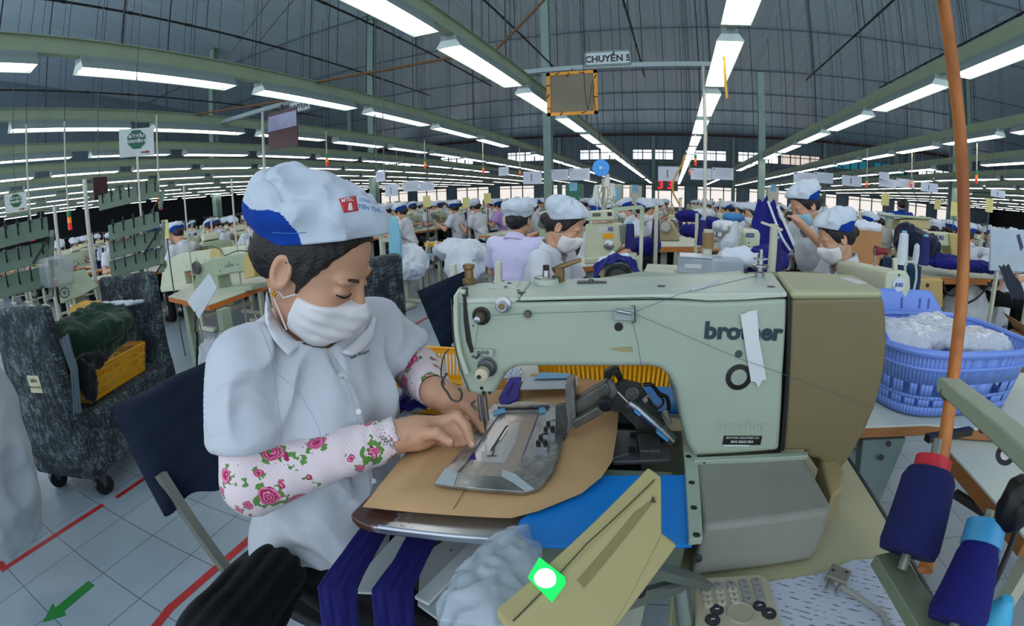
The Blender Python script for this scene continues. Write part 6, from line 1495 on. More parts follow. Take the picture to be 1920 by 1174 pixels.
cloth_slab('back_cover', [Vector((-0.19, 0.19, 0.80)), Vector((-0.19, -0.19, 0.80)), Vector((-0.19, -0.19, 0.50)), Vector((-0.19, 0.19, 0.50))], 0.03, cloth_mat('chair_teal', (20, 62, 92)), chair0, 2, n=12)
for sx in (-1, 1):
    for sy in (-1, 1): mb().bar((sx*0.15, sy*0.16, 0.42), (sx*0.18, sy*0.18, 0), 0.022, 0.022).build('leg', cream_l, chair0)
for sy in (-1, 1): mb().bar((-0.165, sy*0.16, 0.41), (-0.19, sy*0.16, 0.80), 0.02, 0.02).build('back_post', cream_l, chair0)

# joined light copies for the far lines
def joined(e, name):
    V = []; Fc = []; MI = []; mats = []
    for o in e.children:
        n = len(V); dg = bpy.context.evaluated_depsgraph_get(); me = bpy.data.meshes.new_from_object(o.evaluated_get(dg)); sl = []
        for mt_ in me.materials:
            if mt_ not in mats: mats.append(mt_)
            sl.append(mats.index(mt_))
        V += [tuple(v.co) for v in me.vertices]
        for p in me.polygons: Fc.append(tuple(n+i for i in p.vertices)); MI.append(sl[p.material_index] if sl else 0)
        bpy.data.meshes.remove(me)
    me = bpy.data.meshes.new(name); me.from_pydata(V, [], Fc)
    for mt_ in mats: me.materials.append(mt_)
    me.polygons.foreach_set('material_index', MI); me.shade_smooth(); me.set_sharp_from_angle(angle=D(40)); return me
bpy.context.view_layer.update()
far_p = []
for pr_ in (dict(head=(0, 0.45, 0), lean=0.12), dict(head=(0.4, 0.2, 0), lean=0.06, cap_blue=False), dict(head=(-0.3, 0.6, 0), lean=0.14, has_mask=False)):
    t_ = make_worker(res=2.0, **pr_); bpy.context.view_layer.update(); far_p.append(joined(t_, 'worker'))
    for c in list(t_.children): bpy.data.objects.remove(c)
    bpy.data.objects.remove(t_)
far_m = joined(mach0, 'machine'); far_m2 = joined(mach1, 'machine'); far_t = joined(tab0, 'table'); far_s = joined(std0, 'stand')
def pile_mesh(seed, rgb_mat, r=(0.26, 0.20, 0.12), h=0.018):
    o = lump('cloth_pile', (0, 0, r[2]*0.75), r, rgb_mat, seed=seed, h=h, amp=0.42, fr=16, flat_z=0.0); me = o.data; bpy.data.objects.remove(o); return me
wh_cl = cloth_mat('cloth_white', (206, 216, 228)); nv_cl = cloth_mat('cloth_navy', (20, 22, 74)); lb_cl = cloth_mat('cloth_blue', (60, 130, 190))
piles = [pile_mesh(1, wh_cl), pile_mesh(2, nv_cl, (0.2, 0.18, 0.09)), pile_mesh(3, wh_cl, (0.2, 0.24, 0.10)), pile_mesh(4, nv_cl, (0.24, 0.14, 0.08)), pile_mesh(5, wh_cl, (0.3, 0.3, 0.2))]
def obj(name, me, loc, rz, label, cat, group=None, sc=None):
    o = bpy.data.objects.new(name, me); COL.objects.link(o); o.location = loc; o.rotation_euler = (0, 0, rz)
    if sc: o.scale = sc
    tag(o, label, cat, group); return o

# --- fill the lines: on both sides of every rail the workers face the rail
def visible(x, y, z=1.1):
    px, py, d = px_of((x, y, z)); return -40 < px < 1960 and d > 1
rnd = random.Random(11); NP = 0
NUM = ['no', 'one', 'two', 'three', 'four', 'five', 'six', 'seven', 'eight', 'nine', 'ten']
SIDEN = lambda n: ('on the sign pole line' if n == 0 else '%s line%s %s of the sign pole' % (NUM[abs(n)], '' if abs(n) == 1 else 's', 'left' if n < 0 else 'right'))
keep_out = [(o.location.x, o.location.y, 0.95) for o in COL.objects if o.name.startswith('person') and o.parent is None and o.location.y > 1.5]
keep_out += [(-2.3, 2.2, 1.6), (-1.5, 2.0, 1.2), (2.04, 11.0, 1.0), (-2.75, 10.3, 1.0), (-10.2, 14, 1.1), (8.9, 14, 1.1), (-16, 20, 1.1), (13.5, 20, 1.1), (-0.3, 3.2, 1.3), (0.3, 4.3, 0.9), (-3.3, 5.6, 1.7), (-3.3, 7.0, 1.3), (1.1, 4.6, 1.0), (3.4, 5.0, 1.6), (2.0, 3.4, 1.6), (-3.4, 2.4, 1.7), (-3.2, 1.3, 1.2), (-5.2, 2.6, 1.0), (-1.2, 2.2, 1.2), (3.6, 3.4, 1.4)]
for n in sorted(ROWS, key=abs):
    if abs(n) > 9: continue
    X = ROWS[n]
    for s in (-1, 1):
        y = {0: 3.6, -1: 5.2, 1: 4.2, 2: 5.0, -2: 4.6, -3: 3.6, -4: 3.0, 3: 4.2}.get(n, 2.6+rnd.random())+(0.5 if s > 0 else 0)
        while y < 24:
            step = 1.22 if y < 12 else (1.5 if y < 17 else 2.0)
            x = X+s*0.78; jx, jy = s*rnd.uniform(0.0, 0.08), rnd.uniform(-0.08, 0.08)
            free = all((x-a)**2+(y-b_)**2 > (r*0.8)**2 for a, b_, r in keep_out)
            if free and visible(x, y) and not (n > 3 and y > 19):
                d_ = math.hypot(x, y); rz = (PI if s > 0 else 0)+rnd.uniform(-0.25, 0.25); sd = SIDEN(n)
                zone = 'middle' if y < 12 else 'far'
                if rnd.random() < 0.82:
                    if d_ < 6.5: e = dup(rnd.choice([bas, basb, basc]), (x+jx, y+jy, 0), rz); e['label'] = 'nearby person in white uniform and cap, %s' % sd
                    else: e = obj('person', rnd.choice(far_p), (x+jx, y+jy, 0), rz, 'person in white uniform, %s part, %s' % (zone, sd), 'person')
                    e['group'] = 'workers %s, %s part' % (sd, zone); e['_n'] = n; NP += 1
                # table, machine, stand
                tx = X+s*0.385; rt = (PI if s > 0 else 0); zt = 0.738
                if d_ < 6.5:
                    dup(tab0, (tx, y, 0), rt, 'nearby sewing table, %s' % sd, 'sewing tables %s' % sd)
                    dup(rnd.choice([mach0, mach1]), (tx, y-0.02, zt), rt+rnd.uniform(-0.1, 0.1), 'nearby pale sewing machine, %s' % sd, 'sewing machines %s' % sd)
                else:
                    obj('sewing_table', far_t, (tx, y, 0), rt, 'sewing table, %s part, %s' % (zone, sd), 'table', 'sewing tables %s, %s part' % (sd, zone))
                    if rnd.random() < 0.9: obj('sewing_machine', rnd.choice([far_m, far_m2]), (tx, y-0.02, zt), rt+rnd.uniform(-0.1, 0.1), 'pale sewing machine, %s part, %s' % (zone, sd), 'sewing machine', 'sewing machines %s, %s part' % (sd, zone))
                if y < 13 and rnd.random() < 0.75:
                    (dup(std0, (tx-s*0.15, y-0.40*(1 if s > 0 else -1), zt), 0, 'nearby thin thread stand, %s' % sd, 'thread stands %s' % sd) if d_ < 6.5 else obj('thread_stand', far_s, (tx-s*0.15, y-0.40*(1 if s > 0 else -1), zt), 0, 'thin thread stand, %s part, %s' % (zone, sd), 'thread stand', 'thread stands %s, %s part' % (sd, zone)))
                    for q in (-0.07, 0.07): obj('thread_cone', (cone_navy if rnd.random() < 0.5 else cone_white).data, (tx-s*0.15, y-0.40*(1 if s > 0 else -1)+q, zt+0.144), 0, 'cone of thread, %s' % sd, 'thread cone', 'thread cones %s' % sd)
                if y < 15 and rnd.random() < 0.55: obj('cloth_pile', rnd.choice(piles[:4]), (tx-s*0.02, y+0.50, zt+0.002), rnd.uniform(0, 3), 'heap of cloth pieces, %s' % sd, 'cloth pile', 'cloth heaps %s' % sd, (0.7, 0.5, 1))
            y += step
print('workers', NP)
for o in (cone_navy, cone_white): bpy.data.objects.remove(o)
# ================================================================== THINGS AROUND: LEFT SIDE
# mottled trolley
def mottled():
    m, nt, b = nodes_of('mottled_cloth'); L = nt.links; tc = nt.nodes.new('ShaderNodeTexCoord')
    outs = []
    for sc in ((120, 14, 120), (14, 120, 30)):
        mp = nt.nodes.new('ShaderNodeMapping'); mp.inputs['Scale'].default_value = sc; L.new(tc.outputs['Object'], mp.inputs[0]); outs.append(noise_node(nt, 0.8, 4, vec=mp.outputs[0]))
    n3 = noise_node(nt, 9, 4); a = nt.nodes.new('ShaderNodeMath'); a.operation = 'MULTIPLY'; L.new(outs[0].outputs['Fac'], a.inputs[0]); L.new(outs[1].outputs['Fac'], a.inputs[1])
    c = nt.nodes.new('ShaderNodeMath'); c.operation = 'MULTIPLY'; L.new(a.outputs[0], c.inputs[0]); L.new(n3.outputs['Fac'], c.inputs[1])
    r = ramp(nt, c.outputs[0], [(0.09, lin((26, 36, 42))), (0.14, lin((58, 72, 78))), (0.2, lin((104, 118, 120)))]); L.new(r.outputs[0], b.inputs['Base Color']); b.inputs['Roughness'].default_value = 0.85
    bp = nt.nodes.new('ShaderNodeBump'); bp.inputs['Strength'].default_value = 0.3; bp.inputs['Distance'].default_value = 0.003; L.new(a.outputs[0], bp.inputs['Height']); L.new(bp.outputs[0], b.inputs['Normal']); return m
mot = mottled()
TA, TW, TL = Vector((-2.48, 0.64, 0)), Vector((-0.906, -0.423, 0)), Vector((-0.423, 0.906, 0))
def T(w_, l, z): return TA+TW*w_+TL*l+Vector((0, 0, z))
tro = thing('trolley', 'grey mottled cloth-covered trolley with two tall ends and black casters', 'trolley')
def soft_box(c, h, R, rad, name, par, seed=1, hh=0.012, top_round=0.08):
    c = np.array(c, float)
    def fn(P):
        d = s_box(P, c, h, rad, R)
        return d-0.006*vnoise(P[0]*9, P[1]*9, P[2]*7, seed)-0.003*(1-2*np.abs(vnoise(P[0]*18, P[1]*18, P[2]*8, seed+1)))
    e = max(h)*1.3+0.05; return sdf_obj(name, fn, tuple(c-e), tuple(c+e), hh, mot, par, 1)
RR = [list(TW), list(TL), [0, 0, 1]]
soft_box(T(0.25, 0.45, 0.29), (0.25, 0.46, 0.165), RR, 0.02, 'bed', tro, 2)
soft_box(T(0.25, 0.02, 0.60), (0.25, 0.035, 0.44), RR, 0.034, 'end_panel', tro, 5); soft_box(T(0.25, 0.93, 0.64), (0.25, 0.035, 0.40), RR, 0.034, 'end_panel', tro, 8)
lbm = M('label_cream', (206, 204, 172), 0.6)
p = T(0.22, -0.021, 0.66); o = mb().box(p, (0.10, 0.002, 0.09), Matrix((TW, TL, Vector((0, 0, 1)))).transposed()).build('paper_label', lbm, tro)
text('label_lettering', 'BÀN', ink, o, p-TL*0.003+Vector((0, 0, 0.018)), -TW, (0, 0, 1), 0.026); text('label_lettering', 'ĐANG CHUYỀN', ink, o, p-TL*0.003-Vector((0, 0, 0.016)), -TW, (0, 0, 1), 0.013)
for w_, l in ((0.05, 0.08), (0.44, 0.08), (0.05, 0.84), (0.44, 0.84)):
    q = T(w_, l, 0); cs = thing('caster', None, None); cs.parent = tro; 
    for k in ('label', 'category'):
        if k in cs: del cs[k]
    m = mb(); m.cyl(q+Vector((0.022, 0, 0.055)), q+Vector((-0.022, 0, 0.055)), 0.055, n=20); m.build('wheel', black, cs)
    m = mb(); m.prism([q+Vector((0.03, -0.03, 0.125)), q+Vector((0.03, 0.03, 0.125)), q+Vector((0.03, 0.008, 0.05)), q+Vector((0.03, -0.008, 0.05))], (0.003, 0, 0)); m.prism([q+Vector((-0.03, -0.03, 0.125)), q+Vector((-0.03, 0.03, 0.125)), q+Vector((-0.03, 0.008, 0.05)), q+Vector((-0.03, -0.008, 0.05))], (-0.003, 0, 0)); m.box(q+Vector((0, 0, 0.125)), (0.066, 0.066, 0.006)); m.build('fork', steel_d, cs)
rebase(tro, T(0.25, 0.45, 0))
slotted_basket('slotted_basket', 'yellow slotted basket with a paper label standing on the grey trolley', T(0.24, 0.48, 0)[:2], 0.60, 0.36, 0.17, math.atan2(TL.y, TL.x), yel, 0.462, taper=0.88, n=30, hslots=2)
p = T(0.06, 0.16, 0.56)
gr_cl = cloth_mat('cloth_dark_green', (18, 50, 34), bump=0.3); bk_cl = cloth_mat('cloth_black', (10, 14, 16))
def heap(name, pts, mat, label, h=0.010, noise=0.02, fr=10, seed=1, floor=None, cat='fabric', grow=0.0):
    P3 = [np.array(p, float) for p, _ in pts]; Rr = [r for _, r in pts]
    def fn(P):
        d = None
        for p, r in zip(P3, Rr):
            c = s_ell(P, p, r) if hasattr(r, '__len__') else np.sqrt((P[0]-p[0])**2+(P[1]-p[1])**2+(P[2]-p[2])**2)-r
            d = c if d is None else smin(d, c, 0.05)
        d = d-noise*(1-2*np.abs(vnoise(P[0]*fr, P[1]*fr, P[2]*fr*0.6, seed)))-noise*0.5*(1-2*np.abs(vnoise(P[0]*fr*2.2, P[1]*fr*2.2, P[2]*fr, seed+3)))
        if floor is not None: d = np.maximum(d, floor-P[2])
        return d*0.9
    rr = [max(r) if hasattr(r, '__len__') else r for r in Rr]; lo = np.min([p-r for p, r in zip(P3, rr)], 0)-noise*2.5; hi = np.max([p+r for p, r in zip(P3, rr)], 0)+noise*2.5
    o = sdf_obj(name, fn, tuple(lo), tuple(hi), h, mat, None, 1)
    if label: tag(o, label, cat)
    return o
hp_ = heap('cloth_heap', [(T(0.24, 0.36, 0.75), (0.17, 0.24, 0.14)), (T(0.22, 0.56, 0.78), (0.15, 0.20, 0.13)), (T(0.34, 0.22, 0.68), (0.14, 0.14, 0.14)), (T(0.13, 0.42, 0.80), (0.12, 0.22, 0.07))], gr_cl, 'heap of dark green cloth spilling out of the yellow basket on the trolley', noise=0.024, fr=11, seed=12)
heap('cloth_heap', [(T(0.05, 0.24, 0.68), (0.03, 0.10, 0.05)), (T(0.01, 0.16, 0.62), (0.025, 0.05, 0.11))], bk_cl, 'black cloth hanging out at the side of the yellow trolley basket', noise=0.012, fr=16, seed=4)
drape('hanging_band', [[T(0.02, 0.05, 0.86), T(-0.01, 0.10, 0.88)], [T(-0.01, 0.05, 0.70), T(-0.03, 0.09, 0.71)], [T(0.0, 0.0, 0.50), T(-0.02, 0.04, 0.49)]], 0.003, M('satin_grey', (86, 104, 116), 0.35), 'shiny grey band hanging from the dark green cloth heap', 'band', amp=0.006)
drape('folded_cloth', [[T(0.30, 0.70, 0.90), T(0.10, 0.72, 0.89)], [T(0.26, 0.82, 0.88), T(0.06, 0.84, 0.87)]], 0.02, M('cloth_white', (206, 216, 228), 0.8), 'folded white cloth on top of the dark green heap', amp=0.01)
heap('cloth_heap', [(T(0.36, 0.62, 0.90), (0.08, 0.10, 0.03))], M('cloth_yellow', (190, 150, 70), 0.8), 'mustard cloth scrap on top of the dark green heap', noise=0.012, fr=18, seed=7)
# white sack at the very left
sack_m = cloth_mat('sack_white', (176, 186, 194), bump=0.4)
heap('sack', [(atd(-60, 830, 2.3)+Vector((0, 0, -0.05)), (0.26, 0.26, 0.42)), (Vector((-2.78, 0.02, 0.12)), (0.20, 0.20, 0.13))], sack_m, 'crumpled white sack on the floor beside the trolley', h=0.014, noise=0.03, fr=6, seed=3, floor=0.0, cat='sack')

# machines on the table behind the worker (left)
def traced_machine(label, y, depth, polys, extra=None):
    e = thing('sewing_machine', label, 'sewing machine')
    for nm, pts, mat, dy, dd, bev in polys: mb().prism([aty(px_, py_, y+dy) for px_, py_ in pts], (0, dd, 0)).build(nm, mat, e, bevel=bev, seg=2)
    return e
lt_ = thing('sewing_table', 'sewing table with bright orange wooden edge behind the seated worker', 'table')
e1, e2, e3, e4 = atz(315, 556, .745), atz(392, 572, .745), atz(560, 512, .745), atz(430, 500, .745)
mb().prism([e1, e2, e3, e4], (0, 0, -0.006)).build('tabletop', ttw, lt_); mb().prism([p-Vector((0, 0, 0.0065)) for p in (e1, e2, e3, e4)], (0, 0, -0.036)).build('wood_edge', M('wood_orange', (214, 118, 42), 0.5, var=0.1), lt_, bevel=0.002)
for q in (e2+Vector((0.02, 0.10, 0)), e3+Vector((-0.05, 0.02, 0)), e1+Vector((0.15, 0.10, 0))): mb().bar((q.x, q.y, 0), (q.x, q.y, 0.70), 0.09, 0.06).build('leg', mg_, lt_, bevel=0.004)
mb().bar((e1.x+.15, e1.y+.1, 0.30), (e3.x-.05, e3.y+.02, 0.30), 0.10, 0.05).build('crossbar', cream_l, lt_)
rebase(lt_, ((e1.x+e3.x)/2, (e1.y+e3.y)/2, 0))
Yb = 2.35
def disc(name, px, py, y, r, mat, par, t=0.03, prof=None, R=None):
    c = aty(px, py, y); return mb().lathe(c, prof or [(0, 0), (r*0.35, -0.004), (r*0.4, 0.002), (r*0.8, 0.002), (r*0.9, -0.006), (r, 0), (r, t), (0, t)], 24, 'Y').build(name, mat, par)
for k, (ox, oy, lb, yy) in enumerate(((0, 0, 'pale green sewing machine with dark handwheel on the orange-edged table behind the worker', 2.30), (-62, -8, 'cream sewing machine with dark handwheel farther back on the left', 3.0))):
    s = 1.0
    q = lambda pts: [(x+ox, y+oy) for x, y in pts]
    e = traced_machine(lb, yy, 0.12, [('arm', q([(372, 497), (398, 484), (470, 474), (520, 470), (524, 500), (500, 505), (440, 512), (400, 520)]), mg_ if k == 0 else mp_, 0, 0.12, 0.012), ('column', q([(368, 500), (402, 490), (412, 545), (362, 552)]), mg_ if k == 0 else mp_, 0.001, 0.14, 0.01),
                                      ('bed', q([(362, 546), (470, 536), (472, 545), (364, 556)]), mg_ if k == 0 else mp_, -0.02, 0.18, 0.005), ('head', q([(455, 478), (475, 472), (478, 520), (458, 524)]), M('head_tan', (196, 176, 110), 0.45), -0.012, 0.14, 0.008)])
    disc('handwheel', 366+ox, 503+oy, yy-0.03, 0.055, whl, e, 0.03)
    m = mb()
    for bx_, by_ in ((430, 492), (446, 496), (412, 508)): m.cyl(aty(bx_+ox, by_+oy, yy-0.002), aty(bx_+ox, by_+oy, yy+0.002), 0.006, n=10)
    m.build_each('bolt', black, e); mb().tube(sm([aty(420+ox, 480+oy, yy-.02), aty(450+ox, 470+oy, yy-.03), aty(478+ox, 480+oy, yy-.02), aty(490+ox, 520+oy, yy-.03)]), 0.004, 6).build('cable', black, e)
    text('maker_lettering', 'JUKI' if k else 'PLASMA', M('mark_grey', (110, 120, 116), 0.5), e, aty(430+ox, 498+oy, yy-0.003), (1, 0, 0.12), (0, 0, 1), 0.035)
    rebase(e, aty(410+ox, 552+oy, yy)) 
# clear bag with papers hanging in front of the table
o = mb().prism([atd(392, 512, 2.55), atd(407, 540, 2.5), atd(373, 598, 2.5), atd(351, 565, 2.55)], Vector((-0.01, 0.02, 0))*0.3).build('plastic_sheet_bag', M('clear_bag', (196, 208, 218), 0.15, alpha=0.8, bump=0.5, bs=30)); tag(o, 'clear plastic pocket hanging askew from the orange-edged table', 'plastic pocket')
mb().tube(sm([atd(366, 585, 2.52), atd(366, 620, 2.5), atd(370, 650, 2.5), (-2.55, 1.35, 0.0)]), 0.006, 6).build('cable', black, None); tag(COL.objects[-1], 'black cable hanging to the floor behind the worker', 'cable')
heap('cloth_heap', [(Vector((-3.15, 2.15, 0.22)), (0.28, 0.2, 0.18))], wh_cl, 'white and dark cloth scraps heaped under the orange-edged table', noise=0.04, fr=10, seed=17, floor=0)

# thread racks
rk = M('rack_green', (96, 118, 104), 0.45, 0.1, var=0.1)
def rack(label, x0, y0, x1, y1, dist, rows, dy, npeg, tilt=-0.12):
    e = thing('thread_rack', label, 'thread rack'); mb_ = None
    for r in range(rows):
        a = atd(x0+r*2, y0+r*dy, dist-r*0.03); b_ = atd(x1+r*2, y1+r*dy, dist-r*0.03)
        up = Vector((0, 0, 1)); ax = (b_-a).normalized(); nrm = ax.cross(up).normalized()
        tray = mb(); tray.prism([a, b_, b_+nrm*-0.02+Vector((0, 0, 0.12)), a+nrm*-0.02+Vector((0, 0, 0.12))], nrm*0.004); tray.prism([a, b_, b_+nrm*0.06, a+nrm*0.06], (0, 0, -0.004)); tray.build('tray', rk, e)
        for k in range(npeg):
            p = a.lerp(b_, (k+0.5)/npeg)+Vector((0, 0, 0.05)); mb().tube([p, p-nrm*0.0+nrm*0.10+Vector((0, 0, 0.09))], [0.006, 0.004], 6).build('peg', M('peg_dark', (30, 38, 40), 0.5), e)
            if r == 0: mb().lathe(a.lerp(b_, (k+0.5)/npeg)+Vector((0, 0, 0.10)), [(0.008, 0), (0.012, 0.02), (0.005, 0.03), (0.007, 0.05), (0, 0.055)], 10).build('thread_guide', M('guide_dark', (64, 80, 80), 0.5), e)
    a0 = atd(x1+6, y1-10, dist); a1 = atd(x1+rows*2-2, y1+dy*(rows-0.5), dist-0.1)
    mb().bar(a0, a1, 0.03, 0.02).build('post', rk, e)
    q0 = atd((x0+x1)/2+10, y0+dy*(rows-0.6), dist-0.05); mb().bar(q0, (q0.x, q0.y, 0.0), 0.04, 0.04).build('post', rk, e)
    for (u0, v0, u1, v1) in ((x1-30, y1+52, x1-2, y1+6), (x1-26, y1+118, x1+4, y1+70)): mb().cyl(atd(u0, v0, dist-0.12), atd(u1, v1, dist-0.05), 0.008, n=8).build('brace', M('peg_dark', (30, 38, 40), 0.5), e)
    rebase(e, (q0.x, q0.y, 0)); return e
rack('green thread rack with slanting rows of pegs at the far left', -20, 470, 92, 442, 3.5, 3, 46, 5)
rack('green thread rack with guides on top, left above the trolley', 186, 395, 300, 368, 4.3, 1, 46, 7)
rack('green thread rack of three peg rows above the mottled trolley end', 205, 452, 300, 425, 4.1, 3, 34, 5)
# round vent machine at the left
e = thing('overlock_machine', 'green grey machine with a round vent and clear cover above the trolley heap', 'sewing machine')
c = atd(122, 550, 3.3); m = mb(); m.prism([atd(112, 572, 3.3), atd(152, 556, 3.3), atd(120, 520, 3.35), atd(108, 530, 3.35)], (-0.10, 0.18, 0.02)); m.build('body', mg_, e, bevel=0.01)
dv = (EYE-c).normalized(); xx = Vector((0, 0, 1)).cross(dv).normalized(); RV = Matrix((xx, dv.cross(xx), dv)).transposed(); cc = atd(121, 549, 3.25)
m = mb()
for k in range(10):
    a = 2*PI*k/10; m.box(cc+RV @ Vector((0.028*math.cos(a), 0.028*math.sin(a), 0)), (0.014, 0.008, 0.004), RV @ Matrix.Rotation(a+PI/2, 3, 'Z'))
m.build_each('vent_slot', black, e); mb().lathe(cc, [(0.013, 0), (0.012, 0.004), (0, 0.004)], 16, RV).build('hub', steel_d, e)
mb().box(atd(105, 508, 3.35), (0.22, 0.18, 0.18)).build('clear_cover', M('clear_cover', (186, 196, 196), 0.2, alpha=0.45), e, bevel=0.02)
mb().bar((c.x-0.1, c.y+0.12, 0), (c.x-0.1, c.y+0.12, c.z-0.05), 0.08, 0.06).build('stand', mg_, e); rebase(e, (c.x, c.y, 0))
# hanging octagon signs, small maroon board, posts
def oct_sign(px, py, dist, w_, label, txts, lampx=None):
    e = thing('line_marker', label, 'sign'); c = atd(px, py, dist); dv = (EYE-c); dv.z = 0; dv.normalize(); xx = Vector((0, 0, 1)).cross(dv).normalized(); R_ = Matrix((xx, Vector((0, 0, 1)), dv)).transposed()
    mb().box(c, (w_, w_*0.78, 0.004), R_).build('plate', M('sign_white', (196, 206, 206), 0.4), e)
    o = mb().prism([c+dv*0.003+R_ @ Vector((w_*0.28*math.cos(PI/8+k*PI/4), w_*0.28*math.sin(PI/8+k*PI/4)+w_*0.08, 0)) for k in range(8)], dv*0.001).build('octagon', M('sign_green', (18, 92, 74), 0.4), e)
    for i, t_ in enumerate(txts): text('sign_lettering', t_, M('plate_white', (214, 218, 214), 0.5), e, c+dv*0.005+Vector((0, 0, w_*(0.17-0.14*i))), xx, (0, 0, 1), w_*0.105, bold=0.001)
    m = mb(); a = c+dv*0.004-Vector((0, 0, w_*0.29)); m.prism([a+xx*w_*q+Vector((0, 0, w_*z_)) for q, z_ in ((0.12, -.02), (0.28, -.02), (0.28, -.05), (0.38, 0.0), (0.28, .05), (0.28, .02), (0.12, .02))], dv*0.001); m.build('arrow', M('arrow_red', (140, 30, 40), 0.4), e)
    mb().cyl(c+Vector((0, 0, w_*0.39)), Vector((c.x, c.y, roof_z(c.y)-0.003)), 0.003, n=6).build('hanger', steel_d, e)
    rebase(e, (c.x, c.y, c.z)); return e
oct_sign(256, 267, 2.95, 0.20, 'white sign with green octagon reading BẮT ĐẦU CHUYỀN 6, upper of two', ['BẮT ĐẦU', 'CHUYỀN 6'])
oct_sign(30, 380, 4.0, 0.17, 'small white sign with green octagon at the far left under the rails', ['BẮT ĐẦU', 'CHUYỀN 7'])
o = mb().box(atd(188, 353, 4.4), (0.02, 0.13, 0.18)).build('hanging_board', M('maroon', (62, 30, 38), 0.3)); tag(o, 'small maroon board hanging far left, behind the thread racks', 'board')
_q = atd(188, 353, 4.4); mb().cyl(_q+Vector((0, 0, .09)), (_q.x, _q.y, roof_z(_q.y)-0.003), 0.004, n=6).build('hanging_strap', steel_d, o)
for px, py, d_, lb, r in ((165, 335, 3.6, 'pale post with a bulge beside the left thread racks', 0.016), (266, 292, 4.2, 'thin pale post behind the green octagon sign', 0.010), (350, 345, 4.3, 'thin pale post left of the worker cap', 0.008), (440, 335, 4.0, 'thin pale post with a clip, just left of the worker cap', 0.008), (105, 385, 3.4, 'thin pale post at the far left racks', 0.012)):
    c = atd(px, 420, d_); tag(mb().cyl((c.x, c.y, 0), (c.x, c.y, atd(px, py, d_).z), r, n=8).build('post', M('pole_white', (190, 192, 182), 0.4)), lb, 'post')

# behind the worker's head: mottled panel, ironing station, blue rack, heaps
c0, c1 = aty(702, 500, 1.75), aty(722, 500, 1.75)
e = thing('trolley', 'mottled grey trolley end standing behind the worker head', 'trolley')
P0 = aty(712, 510, 2.2); soft_box((P0.x, P0.y, 0.55), (0.05, 0.20, 0.47), [[1, 0, 0], [0, 1, 0], [0, 0, 1]], 0.04, 'end_panel', e, 21); soft_box((P0.x-0.35, P0.y, 0.25), (0.36, 0.20, 0.12), [[1, 0, 0], [0, 1, 0], [0, 0, 1]], 0.02, 'bed', e, 22)
for dx in (0.0, -0.6):
    for dy_ in (-0.14, 0.14): mb().cyl((P0.x+dx, P0.y+dy_-0.02, 0.05), (P0.x+dx, P0.y+dy_+0.02, 0.05), 0.05, n=14).build('wheel', black, e)
rebase(e, (P0.x, P0.y, 0))
ib = thing('ironing_board', 'narrow pale blue padded ironing board on a cream stand, seen edge-on', 'ironing board')
ic = aty(738, 470, 4.75); pad = M('pad_blue', (128, 190, 214), 0.7)
mb().prism([aty(x, y, 4.7) for x, y in [(728, 412), (733, 404), (742, 412), (749, 440), (751, 480), (747, 525), (741, 536), (734, 530), (728, 470)]], (0, 0.05, 0)).build('pad', pad, ib, bevel=0.015)
m = mb(); m.bar(aty(716, 446, 4.8), aty(716, 446, 4.8)*1.0+Vector((0, 0, -0.86)), 0.06, 0.05); m.build('post', cream_l, ib); mb().bar(aty(714, 450, 4.8), aty(732, 450, 4.8), 0.05, 0.05).build('arm', cream_l, ib)
q = aty(716, 446, 4.8); mb().box((q.x+0.1, q.y, 0.03), (0.5, 0.3, 0.05)).build('foot', cream_l, ib, bevel=0.01); rebase(ib, (q.x, q.y, 0))
heap('cloth_heap', [(atd(768, 486, 6.0), (0.20, 0.2, 0.14)), (atd(765, 500, 5.9), (0.20, 0.2, 0.12))], wh_cl, 'white cloth heap beside the ironing board', h=0.016, noise=0.05, fr=7, seed=31)
c = atz(772, 545, 0.25); e = thing('stool_table', 'cream stand under the white cloth heap by the ironing board', 'stand')
c = Vector((-3.35, 5.2, 0)); mb().box((c.x, c.y, 0.42), (0.6, 0.5, 0.04)).build('tray', M('tray_grey', (150, 156, 156), 0.5), e); mb().bar((c.x, c.y, 0.05), (c.x, c.y, 0.40), 0.07, 0.07).build('post', cream_l, e); mb().box((c.x, c.y, 0.025), (0.6, 0.09, 0.05)).build('foot', cream_l, e, bevel=0.01); rebase(e, c)
bl = M('rack_blue', (132, 190, 212), 0.5); e = thing('slanted_rack', 'pale blue slanted rack with cream bars and a yellow tray, behind the ironing board', 'rack')
mb().prism([aty(785, 488, 5.6), aty(826, 466, 5.6), aty(822, 478, 5.6), aty(786, 502, 5.6)], (0.0, 0.35, 0.05)).build('blue_shelf', bl, e, bevel=0.01)
for px in (797, 812): mb().bar(aty(px, 490, 5.58), aty(px+6, 452, 5.58), 0.035, 0.03).build('bar', cream_l, e)
for px in (800, 824): q = aty(px, 490, 5.62); mb().bar((q.x, q.y, 0), (q.x, q.y, q.z), 0.05, 0.04).build('leg', cream_l, e)
mb().box(aty(812, 458, 5.7), (0.20, 0.15, 0.06)).build('yellow_tray', yel, e, bevel=0.005); rebase(e, (aty(810, 490, 5.6).x, 5.7, 0))
heap('cloth_heap', [(aty(848, 468, 5.6), (0.20, 0.25, 0.10)), (aty(880, 476, 5.5), (0.26, 0.25, 0.14)), (aty(872, 500, 5.4), (0.22, 0.22, 0.16))], wh_cl, 'large pale heap of white cloth behind the navy-backed chair', h=0.018, noise=0.05, fr=6, seed=33)
e = thing('low_table', 'low cream table under the large pale cloth heap', 'table'); mb().box((-2.95, 6.15, 0.50), (1.3, 0.7, 0.04)).build('tabletop', ttw, e)
for dx in (-0.55, 0.55):
    for dy_ in (-0.3, 0.3): mb().bar((-2.95+dx, 6.15+dy_, 0), (-2.95+dx, 6.15+dy_, 0.48), 0.05, 0.05).build('leg', cream_l, e)
rebase(e, (-2.95, 6.15, 0))
